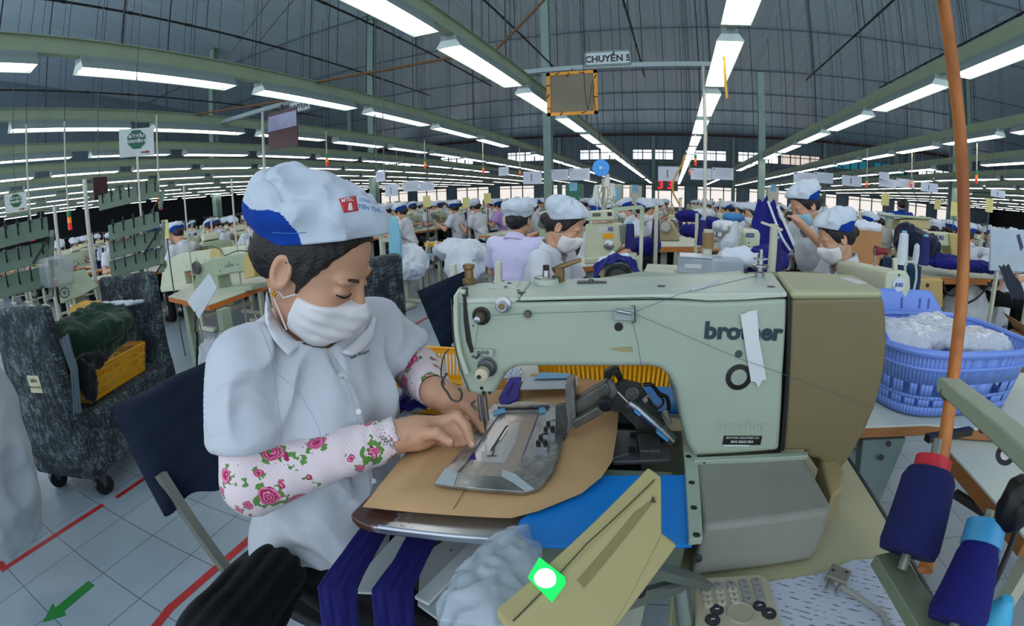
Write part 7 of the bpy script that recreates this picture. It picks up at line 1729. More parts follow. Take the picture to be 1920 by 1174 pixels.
# tall vertical panel cloth behind: navy chair next to the machine head
e = thing('work_chair', 'chair with a navy cloth back and cream frame just behind the machine head', 'chair'); yy = 1.95
cloth_slab('back_cover', [aty(782, 546, yy), aty(872, 508, yy+0.12), aty(872, 640, yy+0.1), aty(828, 655, yy)], 0.03, navy, e, 5, amp=0.014)
for px, py in ((850, 502), (935, 497)):
    q = aty(px, py, yy+0.2); mb().bar((q.x, q.y, 0.45), q+Vector((0, 0, 0.02)), 0.03, 0.03).build('back_post', M('post_cream', (206, 206, 190), 0.45), e, bevel=0.005)
q = aty(800, 612, yy+0.1); mb().box((q.x+0.12, q.y+0.1, 0.46), (0.40, 0.38, 0.03)).build('seat', M('seat_dark', (28, 32, 38), 0.7), e, bevel=0.01)
for dx in (-0.04, 0.28):
    for dy_ in (-0.05, 0.25): mb().bar((q.x+dx, q.y+dy_, 0), (q.x+dx, q.y+dy_, 0.45), 0.025, 0.025).build('leg', cream_l, e)
rebase(e, (q.x+0.12, q.y+0.1, 0))
dup(chair0, (-3.55, 5.95, 0), PI+0.3, 'teal-backed chair beside the masked worker at the ironing board')
dup(chair0, (4.75, 4.15, 0), PI/2, 'teal-backed chair between the orange-brown pole and the pale blue panel')
dup(chair0, (3.35, 5.9, 0), 2.9, 'teal-backed chair in front of the carton on the right lines')
# ================================================================== THINGS AROUND: MIDDLE AND RIGHT
def station_table(label, corners, z=0.745, legs=((0.15, 0.15), (0.85, 0.85)), woodm=None, th=0.036, trim=True):
    e = thing('sewing_table', label, 'table'); q = [atz(x, y, z) for x, y in corners]
    mb().prism(q, (0, 0, -0.006)).build('tabletop', ttw, e); mb().prism([p-Vector((0, 0, 0.0065)) for p in q], (0, 0, -th)).build('wood_edge', woodm or wood, e, bevel=0.002)
    for a, b_ in legs:
        p = (q[0]*(1-a)+q[1]*a)*(1-b_)+(q[3]*(1-a)+q[2]*a)*b_; mb().bar((p.x, p.y, 0.04), (p.x, p.y, z-0.045), 0.07, 0.06).build('leg', M('leg_grey', (140, 152, 146), 0.45), e, bevel=0.004); mb().box((p.x, p.y, 0.02), (0.10, 0.45, 0.04)).build('foot', cream_l, e, bevel=0.004)
    c = sum(q, Vector())/4; rebase(e, (c.x, c.y, 0)); return e
# JUKI machine in front of the grey-capped worker
e = thing('sewing_machine', 'cream JUKI machine with orange sticker and display box, in front of the grey-capped worker', 'sewing machine'); yj = 2.95
def jp(nm, pts, mat, dy=0.0, dd=0.12, bev=0.008): return mb().prism([aty(x, y, yj+dy) for x, y in pts], (0, dd, 0)).build(nm, mat, e, bevel=bev, seg=2)
jp('arm', [(1098, 420), (1158, 418), (1172, 424), (1176, 452), (1168, 458), (1150, 478), (1120, 490), (1096, 486)], mp_)
jp('head', [(1160, 422), (1176, 420), (1180, 456), (1164, 458)], M('face_grey', (120, 126, 116), 0.45), -0.012, 0.10)
jp('display_box', [(1098, 396), (1150, 393), (1152, 413), (1098, 415)], mp_, -0.03, 0.14); jp('display', [(1111, 400), (1126, 399), (1126, 405), (1111, 406)], M('display_grey', (92, 104, 92), 0.3), -0.034, 0.002, 0); jp('display', [(1139, 398), (1147, 398), (1147, 405), (1139, 405)], M('display_dark', (30, 34, 40), 0.3), -0.034, 0.002, 0)
jp('sticker', [(1131, 438), (1150, 437), (1150, 447), (1131, 448)], M('sticker_orange', (236, 160, 20), 0.4), -0.003, 0.002, 0); jp('sticker', [(1122, 425), (1138, 424), (1138, 434), (1122, 435)], M('label_white', (200, 204, 206), 0.35), -0.003, 0.002, 0)
text('maker_lettering', 'KI', M('mark_blue', (70, 96, 140), 0.4), e, aty(1145, 430, yj-0.004), (1, 0, 0), (0, 0, 1), 0.032, bold=0.002)
q = aty(1142, 460, yj); mb().lathe(q, [(0.03, 0.0), (0.032, -0.01), (0.012, -0.02), (0, -0.02)], 16, 'Y').build('tension_dial', steel, e); jp('bed', [(1096, 484), (1190, 480), (1190, 492), (1096, 496)], mp_, -0.05, 0.2)
rebase(e, (aty(1130, 490, yj).x, yj, 0.75)); station_table('sewing table in front of the grey-capped worker, under the cream JUKI machine', [(1090, 500), (1200, 492), (1205, 478), (1085, 482)], 0.80)
# handwheel end of a machine just above the big machine, with cloth
e = thing('sewing_machine', 'pale green machine end with large dark handwheel, right behind the big machine arm', 'sewing machine'); yh = 1.75
mb().prism([aty(x, y, yh) for x, y in [(1124, 580), (1132, 500), (1142, 489), (1178, 489), (1188, 500), (1198, 580)]], (0, 0.25, 0)).build('column', mg_, e, bevel=0.012, seg=3)
q = aty(1160, 523, yh-0.01); mb().lathe(q, [(0, -0.028), (0.035, -0.028), (0.046, -0.018), (0.05, -0.028), (0.056, -0.02), (0.056, 0.01), (0, 0.01)], 30, 'Y').build('handwheel', M('wheel_dark', (56, 62, 60), 0.35), e)
mb().prism([aty(x, y, yh-0.002) for x, y in [(1151, 492), (1168, 491), (1167, 497), (1150, 498)]], (0, 0.002, 0)).build('blue_sticker', M('tape_pale_blue', (150, 200, 210), 0.5), e); mb().prism([aty(x, y, yh+0.03) for x, y in [(1124, 550), (1127, 500), (1136, 490), (1140, 492), (1134, 550)]], (0, 0.2, 0)).build('side_cover', M('head_tan', (196, 176, 110), 0.45), e, bevel=0.005)
rebase(e, (q.x, yh+0.12, 1.0))
station_table('sewing table hidden behind the big machine, under the dark handwheel', [(1120, 640), (1230, 640), (1225, 560), (1115, 560)], 0.85)
drape('cloth_piece', g([(1112, 500, 1.80), (1142, 478, 1.85), (1180, 480, 1.85), (1200, 505, 1.75)], [(1115, 522, 1.72), (1138, 492, 1.74), (1176, 490, 1.74), (1208, 530, 1.70)]), 0.004, nvc, 'navy and white garment piece laid over the dark handwheel machine', amp=0.012)
drape('cloth_piece', g([(1122, 486, 1.86), (1150, 473, 1.9), (1186, 480, 1.88)], [(1120, 494, 1.82), (1150, 482, 1.84), (1190, 492, 1.82)]), 0.003, wh_cl, 'bluish white cloth edge on top of the navy piece', amp=0.01)
# blue reel on a stand
e = thing('tape_reel', 'bright blue reel disc on a wire stand above the JUKI display box', 'reel'); yr = 3.6; q = aty(1127, 315, yr)
mb().lathe(q, [(0, -0.012), (0.064, -0.012), (0.066, -0.008), (0.066, 0.0), (0, 0.0)], 30, 'Y').build('disc', M('reel_blue', (62, 148, 232), 0.4), e); mb().lathe(q, [(0, -0.02), (0.012, -0.02), (0.014, -0.012), (0, -0.012)], 14, 'Y').build('hub', M('reel_hub', (190, 200, 206), 0.4), e)
m = mb(); m.tube(sm([q+Vector((0, 0.02, 0.02)), aty(1122, 240, yr), aty(1113, 180, yr-0.1), aty(1112, 150, yr-0.15), (q.x-0.09, yr-0.2, 2.6), (q.x-0.09, yr-0.2, roof_z(yr)-0.003)]), 0.003, 6); m.build('hanging_wire', black, e); rebase(e, (q.x, yr, q.z))
e = thing('thread_tree', 'cream wire thread tree with white cones under the blue reel', 'thread stand'); q0 = aty(1132, 400, 3.7)
mb().bar((q0.x, 3.7, 0.8), (q0.x, 3.7, aty(1132, 335, 3.7).z), 0.03, 0.03).build('pole', cream_l, e)
for k in range(7): mb().tube(sm([aty(1120+4*k, 395-(k % 3)*6, 3.66), aty(1116+6*k, 368+(k % 2)*8, 3.6), aty(1126+3*k, 345+(k % 3)*5, 3.68)]), 0.005, 6).build('wire_arm', cream_l, e)
for k, (x, y) in enumerate(((1118, 372), (1148, 368), (1138, 350))): mb().lathe(aty(x, y, 3.62), [(0, 0), (0.030, 0), (0.018, 0.10), (0, 0.10)], 12).build('wire_spool', M('wire_spool_white', (196, 200, 196), 0.5), e)
rebase(e, (q0.x, 3.7, 0.8))
# plastic box, brown handwheel machine, small brother machine, cloths on the central line
e = thing('plastic_box', 'translucent plastic box with a lid behind the big machine top', 'box'); c = aty(1333, 499, 2.1)
mb().box((c.x, c.y+0.06, c.z-0.005), (0.30, 0.14, 0.075)).build('box_body', M('box_clear', (176, 190, 204), 0.25, alpha=0.62), e, bevel=0.01); mb().box((c.x-0.068, c.y+0.06, c.z+0.036), (0.15, 0.145, 0.008)).build('lid', M('box_lid', (200, 208, 214), 0.3, alpha=0.8), e, bevel=0.003); mb().box((c.x-0.08, c.y-0.012, c.z-0.003), (0.075, 0.003, 0.018)).build('paper_label', M('label_white', (200, 204, 206), 0.35), e); rebase(e, (c.x, c.y+0.06, c.z-0.045))
mb().box((c.x, c.y+0.1, c.z-0.055), (0.6, 0.4, 0.02)).build('shelf_board', ttw); tag(COL.objects[-1], 'board carrying the translucent plastic box behind the big machine', 'board')
mb().bar((c.x, c.y+0.1, 0), (c.x, c.y+0.1, c.z-0.065), 0.06, 0.06).build('board_leg', cream_l, COL.objects['shelf_board'])
e = thing('sewing_machine', 'tan machine end with a round grey handwheel on the central wood-edged table', 'sewing machine'); yb = 3.75
mb().prism([aty(x, y, yb) for x, y in [(1236, 453), (1238, 436), (1243, 420), (1252, 414), (1262, 420), (1272, 440), (1275, 453)]], (0, 0.3, 0)).build('column', M('tan_casting', (160, 148, 106), 0.5), e, bevel=0.012)
mb().lathe(aty(1248, 425, yb-0.01), [(0, -0.03), (0.034, -0.03), (0.040, -0.02), (0.044, -0.026), (0.044, 0.006), (0, 0.006)], 24, 'Y').build('handwheel', M('wheel_pale', (172, 172, 162), 0.4), e); mb().lathe(aty(1258, 402, yb+0.1), [(0, 0), (0.022, 0), (0.022, 0.03), (0.015, 0.05), (0, 0.05)], 12).build('brown_cap', M('cap_brown', (140, 112, 70), 0.5), e); rebase(e, (aty(1255, 450, yb).x, yb+0.15, aty(1255, 453, yb).z))
station_table('central sewing table with a plain wooden edge, behind the plastic box', [(1232, 462), (1318, 462), (1304, 444), (1236, 444)], 0.88, th=0.05)
e = thing('sewing_machine', 'narrow grey green machine head with a navy badge reading brother, beside the held cloth', 'sewing machine'); ys = 2.6
for nm, pts, dy, mt_ in (('head', [(1410, 436), (1418, 431), (1436, 431), (1440, 440), (1438, 470), (1432, 476), (1418, 476), (1409, 466)], 0, mp_), ('column', [(1384, 424), (1406, 424), (1406, 512), (1384, 512)], 0.10, mp_)): mb().prism([aty(x-14, y, ys+dy) for x, y in pts], (0, 0.16, 0)).build(nm, mt_, e, bevel=0.010)
q = aty(1406, 441, ys-0.003); mb().box(q, (0.048, 0.004, 0.020)).build('badge', M('badge_navy', (30, 52, 104), 0.4), e, bevel=0.004); text('badge_lettering', 'brother', M('plate_white', (214, 218, 214), 0.5), e, q+Vector((0, -0.003, 0)), (1, 0, 0), (0, 0, 1), 0.013)
m = mb()
for y in (455, 463): p = aty(1404, y, ys-0.001); m.cyl(p, p+Vector((0, -0.001, 0)), 0.004, n=10)
m.build_each('bolt_hole', black, e); mb().cyl(aty(1404, 476, ys+.05), aty(1404, 492, ys+.05), 0.006, n=8).build('needle_bar', steel, e); rebase(e, (q.x, ys+0.1, 0.88))
station_table('sewing table under the brother-badged machine head and navy garments', [(1290, 520), (1470, 520), (1450, 478), (1300, 478)], 0.88)
for k, (x, y, yy, r, mt_, lb) in enumerate(((1395, 485, 2.3, (0.14, 0.10, 0.035), wh_cl, 'crumpled white and blue cloth on the table below the held navy cloth'), (1437, 490, 2.3, (0.10, 0.09, 0.06), nvc, 'navy cloth lump below the held navy cloth'), (1300, 432, 4.2, (0.11, 0.10, 0.045), nvc, 'navy garments heaped beyond the tan handwheel machine'),
                                      (1330, 418, 5.2, (0.13, 0.12, 0.05), nvc, 'navy garments farther along the central table'), (1360, 425, 4.6, (0.12, 0.12, 0.04), wh_cl, 'white garments on the central table'), (1290, 405, 6.2, (0.15, 0.14, 0.06), nvc, 'navy cloth heap far along the central table'), (1375, 408, 6.4, (0.13, 0.12, 0.05), lb_cl, 'blue cloth heap far along the central table'),
                                      (1320, 400, 7.6, (0.16, 0.15, 0.06), wh_cl, 'white cloth heap far along the central table'), (1210, 462, 3.4, (0.10, 0.10, 0.05), nvc, 'navy cloth by the masked worker with the handwheel machine'))):
    c = aty(x, y, yy); heap('cloth_heap', [(c, r)], mt_, lb, h=0.012, noise=0.02, fr=14, seed=40+k)
heap('plastic_bag', [(aty(1362, 462, 2.5), (0.035, 0.04, 0.05)), (aty(1375, 440, 2.5), (0.018, 0.02, 0.06))], M('bag_white', (196, 204, 212), 0.4, alpha=0.75), 'tied white plastic bag beside the brother-badged machine', h=0.008, noise=0.012, fr=20, seed=60, cat='bag')
for px, y0, y1, yy, r, lb in ((1203, 425, 520, 2.4, 0.010, 'thin post with a cross arm by the masked worker'), (1231, 385, 470, 3.2, 0.014, 'pale post with a clip left of the tan handwheel machine'), (1307, 400, 470, 3.3, 0.012, 'pale thread post right of the tan handwheel machine'), (1328, 430, 500, 2.2, 0.022, 'cream post with a brown top behind the plastic box'), (1452, 420, 510, 2.0, 0.018, 'grey post with a flat arm in front of the held navy cloth')):
    a = aty(px, y0, yy); e = thing('thread_post', lb, 'post'); mb().cyl((a.x, a.y, 0.0), a, r, n=12).build('pole', cream_l, e)
    if px == 1203: mb().bar(aty(1150, 393, yy), aty(1205, 388, yy), 0.03, 0.02).build('cross_arm', mg_, e); mb().bar(aty(1204, 388, yy), aty(1204, 430, yy), 0.022, 0.022).build('upright', mg_, e)
    if px == 1328: mb().cyl(aty(px, 436, yy), aty(px, 465, yy), 0.028, n=14).build('brown_sleeve', M('cap_brown', (140, 112, 70), 0.5), e)
    if px == 1452: mb().bar(aty(1428, 417, yy), aty(1466, 431, yy), 0.03, 0.010).build('flat_arm', mp_, e); mb().lathe(aty(1425, 505, 1.9), [(0.03, 0), (0.03, 0.01), (0.012, 0.014), (0.014, 0.06), (0, 0.06)], 14).build('foot', steel_d, e)
    rebase(e, (a.x, a.y, 0))
# thread cones standing on the middle tables
cm1 = cone_mesh(cone_n); cn0 = cone_mesh(cone_n).build('thread_cone', [cone_n, cone_t]); cnw = cone_mesh(cone_w).build('thread_cone', [cone_w, cone_t]); used_c = set()
def cone(o, x, y, yy, lb, sc=1.0, zz=None):
    c = o if id(o) not in used_c else o.copy(); used_c.add(id(o))
    if c is not o: COL.objects.link(c)
    c.location = aty(x, y, yy); c.scale = (sc,)*3; tag(c, lb, 'thread cone'); return c
cone(cn0, 1181, 466, 2.9, 'navy thread cone right of the cream JUKI machine'); cone(cn0, 1229, 452, 3.3, 'tall navy thread cone left of the tan handwheel machine'); cone(cn0, 1316, 460, 2.9, 'navy thread cone at the end of the central wooden edge'); cone(cn0, 1452, 508, 2.05, 'large blue thread cone at the foot of the grey post', 0.9)
cone(cn0, 1731, 497, 2.15, 'navy thread cone with pale blue cap on the right JUKI machine', 0.85); cone(cnw, 1690, 496, 2.2, 'grey thread cone left of the navy one on the right JUKI machine', 0.95); cone(cnw, 1716, 494, 2.3, 'short grey thread cone between two taller cones', 0.6)

# hanging paper boards over the lines
pb = M('board_paper', (196, 206, 222), 0.6, var=0.03)
def paper_board(x0, y0, x1, y1, Y, lb, mark='v', two=False):
    e = thing('hanging_board', lb, 'board'); a, b_ = aty(x0, y0, Y), aty(x1, y1, Y)
    mb().box(((a.x+b_.x)/2, Y, (a.z+b_.z)/2), (abs(b_.x-a.x), 0.01, abs(a.z-b_.z))).build('sheet', pb, e)
    w_ = abs(b_.x-a.x); h_ = abs(a.z-b_.z); cx, cz = (a.x+b_.x)/2, (a.z+b_.z)/2
    if mark == 'v':
        for k in range(5): mb().box((cx-0.05*w_, Y-0.007, cz-h_*0.22+k*h_*0.11), (w_*0.06, 0.003, h_*0.08)).build('mark', M('mark_navy', (40, 52, 84), 0.5), e)
    else:
        mb().box((cx-w_*0.4, Y-0.007, cz+h_*0.35), (w_*0.08, 0.003, h_*0.1)).build('mark', M('mark_red', (150, 50, 60), 0.5), e)
        for k in range(4): mb().box((cx+0.03*w_, Y-0.007, cz+h_*(0.25-k*0.14)), (w_*0.7, 0.002, h_*0.012)).build('line', M('mark_grey', (110, 120, 116), 0.5), e)
    for s_ in (-0.45, 0.45): mb().cyl((cx+w_*s_, Y, max(a.z, b_.z)), (cx+w_*s_, Y, roof_z(Y)-0.003), 0.004, n=5).build('string', steel_d, e)
    rebase(e, (cx, Y, cz))
for q in ((1234, 312, 1273, 340, 9.0, 'hanging white board with a dark upright mark, over the central line', 'v'), (1295, 315, 1334, 338, 9.0, 'hanging white board left of the pair just right of the sign pole', 'h'), (1335, 314, 1375, 338, 9.0, 'hanging white board right of the pair by the sign pole', 'h'),
          (1034, 318, 1066, 338, 8.5, 'hanging white board left of the pair next to the square column', 'h'), (1067, 316, 1106, 338, 8.5, 'hanging white board right of the pair next to the square column', 'h'), (981, 322, 1016, 345, 8.0, 'hanging bluish board above the lavender-shirted worker', 'v'),
          (756, 340, 785, 358, 8.0, 'hanging white board left of a pair above the ironing area', 'h'), (786, 341, 814, 357, 8.0, 'hanging white board right of a pair above the ironing area', 'h'), (722, 347, 747, 367, 7.5, 'small hanging board with dark mark right of the worker cap', 'v'), (935, 314, 954, 329, 7.0, 'small pale blue hanging card above the left lines', 'h'),
          (1488, 322, 1525, 345, 8.5, 'hanging white board behind the leaning worker cap', 'h'), (1526, 322, 1562, 345, 8.5, 'hanging white board right of the leaning worker cap', 'h'), (1579, 328, 1615, 351, 8.0, 'hanging white board with upright mark above the right line', 'v'), (1648, 334, 1680, 353, 7.5, 'hanging board left of a pair above the blue-vested worker', 'h'), (1681, 334, 1714, 354, 7.5, 'hanging board right of a pair above the blue-vested worker', 'h'),
          (1727, 341, 1758, 362, 7.5, 'hanging white board with upright mark behind the vest wearer', 'v'), (1649, 322, 1667, 337, 7.4, 'small pale blue hanging card above the pair of boards on the right', 'h'), (1858, 354, 1884, 372, 7.0, 'pale hanging board right of the orange-brown pole', 'v'), (705, 322, 722, 340, 3.2, 'tilted pale blue card just behind the worker cap', 'h')): paper_board(*q)
# yellow cards on posts and signal lights
for x, y, Y, lb in ((800, 378, 6.5, 'yellow card on a post above the left line'), (874, 380, 7.5, 'yellow card behind the second white worker of the left line'), (914, 372, 7.5, 'yellow card above the purple-topped worker'), (1660, 374, 7.0, 'yellow card left of the vest wearer'), (1790, 392, 6.0, 'yellow card left of the orange-brown pole'), (1855, 385, 6.0, 'large yellow card right of the orange-brown pole'), (1758, 383, 8.0, 'pale yellow card above the right lines'), (310, 430, 5.0, 'yellow card above the left racks')):
    c = aty(x, y, Y) if x > 400 else atd(x, y, Y); e = thing('post_card', lb, 'card'); mb().box(c, (0.13, 0.006, 0.18)).build('card', M('card_yellow', (206, 196, 128), 0.6, var=0.1), e); mb().cyl((c.x, c.y+0.01, 0.0), (c.x, c.y+0.01, c.z+0.09), 0.008, n=6).build('post', steel_d, e); rebase(e, (c.x, c.y, 0))
for k, (x, y, Y, lb) in enumerate(((613, 300, 4.6, 'above the worker cap'), (797, 306, 6.5, 'over the left line'), (906, 317, 7.5, 'two rails left of the column'), (975, 322, 8.5, 'next to the bluish hanging board'), (1323, 252, 4.9, 'right beside the sign pole'), (1304, 300, 7.2, 'second behind the sign pole'), (1293, 320, 9.5, 'third behind the sign pole'), (1625, 342, 7.5, 'over the right line'), (1709, 341, 7.4, 'next to the pair of boards on the right'), (1831, 331, 5.6, 'right of the orange-brown pole'), (300, 375, 4.6, 'over the left racks'), (130, 412, 4.6, 'among the far left lamps'), (60, 432, 4.6, 'lowest at the far left'))):
    c = aty(x, y, Y) if x > 400 else atd(x, y, Y); e = thing('signal_light', 'green, amber and red signal light hanging %s' % lb, 'signal light')
    for q_, (nm, cc_) in enumerate((('red_lens', (216, 40, 40)), ('amber_lens', (244, 130, 40)), ('green_lens', (30, 130, 80)))): mb().cyl(c+Vector((0, 0, -0.085+0.055*q_)), c+Vector((0, 0, -0.034+0.055*q_)), 0.019, n=12).build(nm, M(nm, cc_, 0.3, emit=0.35 if q_ != 2 else 0.0), e)
    mb().cyl(c+Vector((0, 0, 0.08)), (c.x, c.y, max(2.3, c.z+0.1)), 0.008, n=8).build('tube', cream_l, e); mb().cyl((c.x, c.y, 2.2), (c.x, c.y, roof_z(c.y)-0.003), 0.003, n=5).build('cord', rod_m, e); rebase(e, (c.x, c.y, c.z))
# cords from lamps with yellow hose over the centre
tag(mb().tube(sm([aty(1284, 290, 8), aty(1278, 310, 8.0), aty(1264, 335, 8.0), aty(1262, 360, 8), aty(1275, 385, 8)]), 0.018, 6).build('air_hose', M('hose_yellow', (200, 160, 60), 0.5)), 'yellow air hose hanging over the central line', 'hose')
tag(mb().tube(sm([(0.36, 3.3, 2.33), aty(1358, 110, 3.35), aty(1360, 150, 3.35), aty(1363, 185, 3.35)]), 0.010, 6).build('yellow_strap', M('hose_yellow', (200, 160, 60), 0.5)), 'yellow strap dangling from the lamp rail over the sign pole', 'strap')
e = thing('number_display', 'red digital display above the central line', 'display'); c = aty(1247, 347, 14); mb().box(c, (0.75, 0.08, 0.34)).build('case', M('display_dark', (30, 34, 40), 0.3), e)
for k in (-1, 0): text('digit', '3' if k else '3', M('digit_red', (230, 20, 40), 0.3, emit=1.2), e, c+Vector((0.15+k*0.28, -0.045, 0)), (1, 0, 0), (0, 0, 1), 0.36, bold=0.01)
mb().cyl(c+Vector((0, 0, .17)), (c.x, c.y, roof_z(c.y)-0.003), 0.01, n=5).build('hanger', steel_d, e); rebase(e, c)
for k, (x0, y0, x1, y1, Y, mt_, lb) in enumerate(((1180, 348, 1202, 372, 15, ttw, 'pale cabinet with blue papers in the middle distance'), (1060, 345, 1090, 368, 14, M('cabinet_green', (50, 120, 100), 0.5), 'green cabinet beyond the square column'), (1148, 345, 1165, 400, 10, mg_, 'tall grey green cabinet right of the blue reel'), (1440, 350, 1460, 366, 16, ttw, 'pale far cabinet behind the leaning worker'))):
    a, b_ = aty(x0, y0, Y), aty(x1, y1, Y); o = mb().box2((a.x, Y, 0), (b_.x, Y+0.4, a.z)).build('cabinet', mt_, bevel=0.01); tag(o, lb, 'cabinet'); mb().box(((a.x+b_.x)/2, Y-0.004, (a.z+b_.z)/2+0.1), (abs(b_.x-a.x)*0.5, 0.005, 0.25)).build('posted_paper', M('paper_blue', (120, 180, 214), 0.5), o)

# ---- right side: JUKI head, table, machine, cartons, sacks
e = thing('sewing_machine', 'cream JUKI machine seen along its arm from the end plate, right of the tan cover', 'sewing machine')
ye, yf = 1.75, 2.55
fr_ = [aty(x, y, ye) for x, y in [(1664, 508), (1700, 508), (1707, 520), (1708, 540), (1700, 560), (1695, 584), (1666, 584), (1658, 560), (1660, 520)]]; bk = [aty(x, y, yf) for x, y in [(1570, 490), (1592, 488), (1598, 494), (1598, 502), (1594, 512), (1592, 520), (1574, 520), (1568, 512), (1568, 496)]]
n = len(fr_); m = mb(); m._add(fr_+bk, [tuple(range(n)), tuple(range(2*n-1, n-1, -1))]+[(i, i+n, (i+1) % n+n, (i+1) % n) for i in range(n)]); m.build('arm', mp_, e, bevel=0.010, seg=3)
q = aty(1685, 534, ye-0.002); mb().lathe(q, [(0, -0.004), (0.026, -0.004), (0.028, 0)], 24, 'Y').build('badge', M('badge_pale', (206, 214, 222), 0.35), e); text('badge_lettering', 'JUKI', M('mark_blue', (70, 96, 140), 0.4), e, q+Vector((0, -0.0055, 0)), (1, 0, 0), (0, 0, 1), 0.018, bold=0.001)
m = mb()
for x, y, r in ((1686, 516, 0.0045), (1676, 574, 0.006)): p = aty(x, y, ye-0.001); m.cyl(p, p+Vector((0, -0.001, 0)), r, n=12)
m.build_each('bolt_hole', black, e); mb().bar(aty(1678, 512, ye+.05), aty(1678, 484, ye+.05), 0.018, 0.018).build('thread_post', mp_, e, bevel=0.003); mb().tube(sm([aty(1697, 512, ye+.03), aty(1698, 495, ye+.03), aty(1706, 491, ye+.03), aty(1716, 496, ye+.03), aty(1718, 520, ye+.03), aty(1712, 550, ye+.03)]), 0.005, 8).build('finger_guard', M('guard_paint', (186, 196, 176), 0.4), e); mb().cyl(aty(1640, 500, 2.0), aty(1641, 465, 2.0), 0.004, n=8).build('spool_pin', steel, e)
rebase(e, (q.x, 2.1, 0.88)); station_table('sewing table under the JUKI machine seen from its end', [(1560, 640), (1720, 640), (1690, 560), (1570, 560)], 0.86)
mb().lathe(aty(1641, 470, 2.0), [(0, 0), (0.022, 0), (0.016, 0.03), (0.016, 0.06), (0, 0.06)], 14, 'X').build('thread_spool', M('spool_red', (120, 20, 34), 0.5)); tag(COL.objects[-1], 'dark red spool lying on a pin of the right JUKI machine', 'spool')
cloth_slab('chair_cover', [aty(1657, 478, 2.7), aty(1728, 500, 2.5), aty(1722, 560, 2.5), aty(1655, 500, 2.7)], 0.04, cloth_mat('chair_teal2', (18, 52, 84)), None, 9, n=14); tag(COL.objects[-1], 'dark teal chair back cover behind the right JUKI machine', 'chair cover')
stt = station_table('sewing table with orange wooden edge standing right of the tan cover, cloth on it', [(1722, 518), (1890, 523), (1880, 503), (1724, 496)], 0.75, legs=((0.72, 0.3), (0.15, 0.8)), th=0.07)
e = thing('sewing_machine', 'cream JUKI machine on the orange-edged table beside the orange-brown pole', 'sewing machine'); yk = 5.1
for nm, pts, mt_, dy in (('arm', [(1690, 438), (1700, 432), (1790, 438), (1800, 446), (1800, 462), (1770, 462), (1740, 455), (1726, 460), (1724, 498), (1692, 500)], mp_, 0), ('head', [(1780, 437), (1800, 440), (1800, 478), (1792, 490), (1784, 478)], M('head_tan', (196, 176, 110), 0.45), -0.03), ('control_box', [(1688, 412), (1742, 410), (1746, 430), (1684, 432)], M('box_cream', (190, 180, 130), 0.5), -0.05), ('box_frame', [(1664, 402), (1748, 408), (1748, 413), (1664, 407)], mg_, -0.08)): mb().prism([aty(x, y, yk+dy) for x, y in pts], (0, 0.22, 0)).build(nm, mt_, e, bevel=0.014)
mb().bar(aty(1666, 402, yk), aty(1664, 500, yk), 0.06, 0.06).build('upright', mg_, e); mb().lathe(aty(1657, 447, yk-0.05), [(0, -0.03), (0.05, -0.03), (0.05, -0.015), (0.115, -0.01), (0.12, 0.02), (0, 0.02)], 24, 'Y').build('handwheel', M('wheel_pale', (172, 172, 162), 0.4), e)
text('maker_lettering', 'JUKI', M('mark_blue', (70, 96, 140), 0.4), e, aty(1762, 446, yk-0.005), (1, 0, 0), (0, 0, 1), 0.06, bold=0.003); mb().cyl(aty(1788, 485, yk), aty(1786, 499, yk), 0.02, n=8).build('presser_foot', steel_d, e); rebase(e, (aty(1740, 500, yk).x, yk+0.1, 0.75))
heap('cloth_heap', [(aty(1700, 450, 4.9), (0.14, 0.1, 0.16)), (aty(1735, 462, 4.8), (0.16, 0.1, 0.12)), (aty(1718, 455, 4.85), (0.14, 0.1, 0.10))], cloth_mat('cloth_ink', (14, 22, 48)), 'dark navy garment slung over the JUKI machine by the orange-brown pole', h=0.016, noise=0.03, fr=9, seed=70)
heap('cloth_heap', [(aty(1790, 496, 4.7), (0.35, 0.12, 0.035)), (aty(1838, 500, 4.8), (0.28, 0.14, 0.05)), (aty(1770, 486, 4.8), (0.2, 0.1, 0.05))], nvc, 'violet and navy garment lying along the orange-edged table', h=0.016, noise=0.02, fr=9, seed=71)
heap('cloth_heap', [(aty(1868, 498, 4.8), (0.22, 0.14, 0.07)), (aty(1855, 478, 4.9), (0.12, 0.1, 0.05))], wh_cl, 'white and navy crumpled cloth at the end of the orange-edged table', h=0.016, noise=0.03, fr=12, seed=72)
drape('hanging_cloth', g([(1872, 500, 5.0), (1893, 498, 5.0)], [(1885, 530, 4.9), (1910, 528, 4.9)], [(1898, 560, 4.85), (1925, 560, 4.85)]), 0.01, cloth_mat('cloth_grey', (40, 50, 64)), 'dark grey cloth strip hanging off the orange-edged table end', amp=0.02)
e = thing('pedal_cover', 'tan metal panel slanting below the orange-edged table', 'panel'); mb().prism([aty(x, y, 4.3) for x, y in [(1720, 526), (1768, 526), (1768, 575), (1755, 590), (1703, 583), (1712, 558)]], (0, 0.06, 0.02)).build('panel', M('panel_tan', (176, 150, 92), 0.5), e, bevel=0.01); p = aty(1739, 535, 4.297); mb().cyl(p, p+Vector((0, -0.002, 0)), 0.02, n=12).build('bolt', black, e)
pq = aty(1740, 580, 4.33); mb().bar((pq.x, pq.y, 0), (pq.x, pq.y, pq.z+0.05), 0.05, 0.04).build('foot', cream_l, e); rebase(e, (pq.x, pq.y, 0))
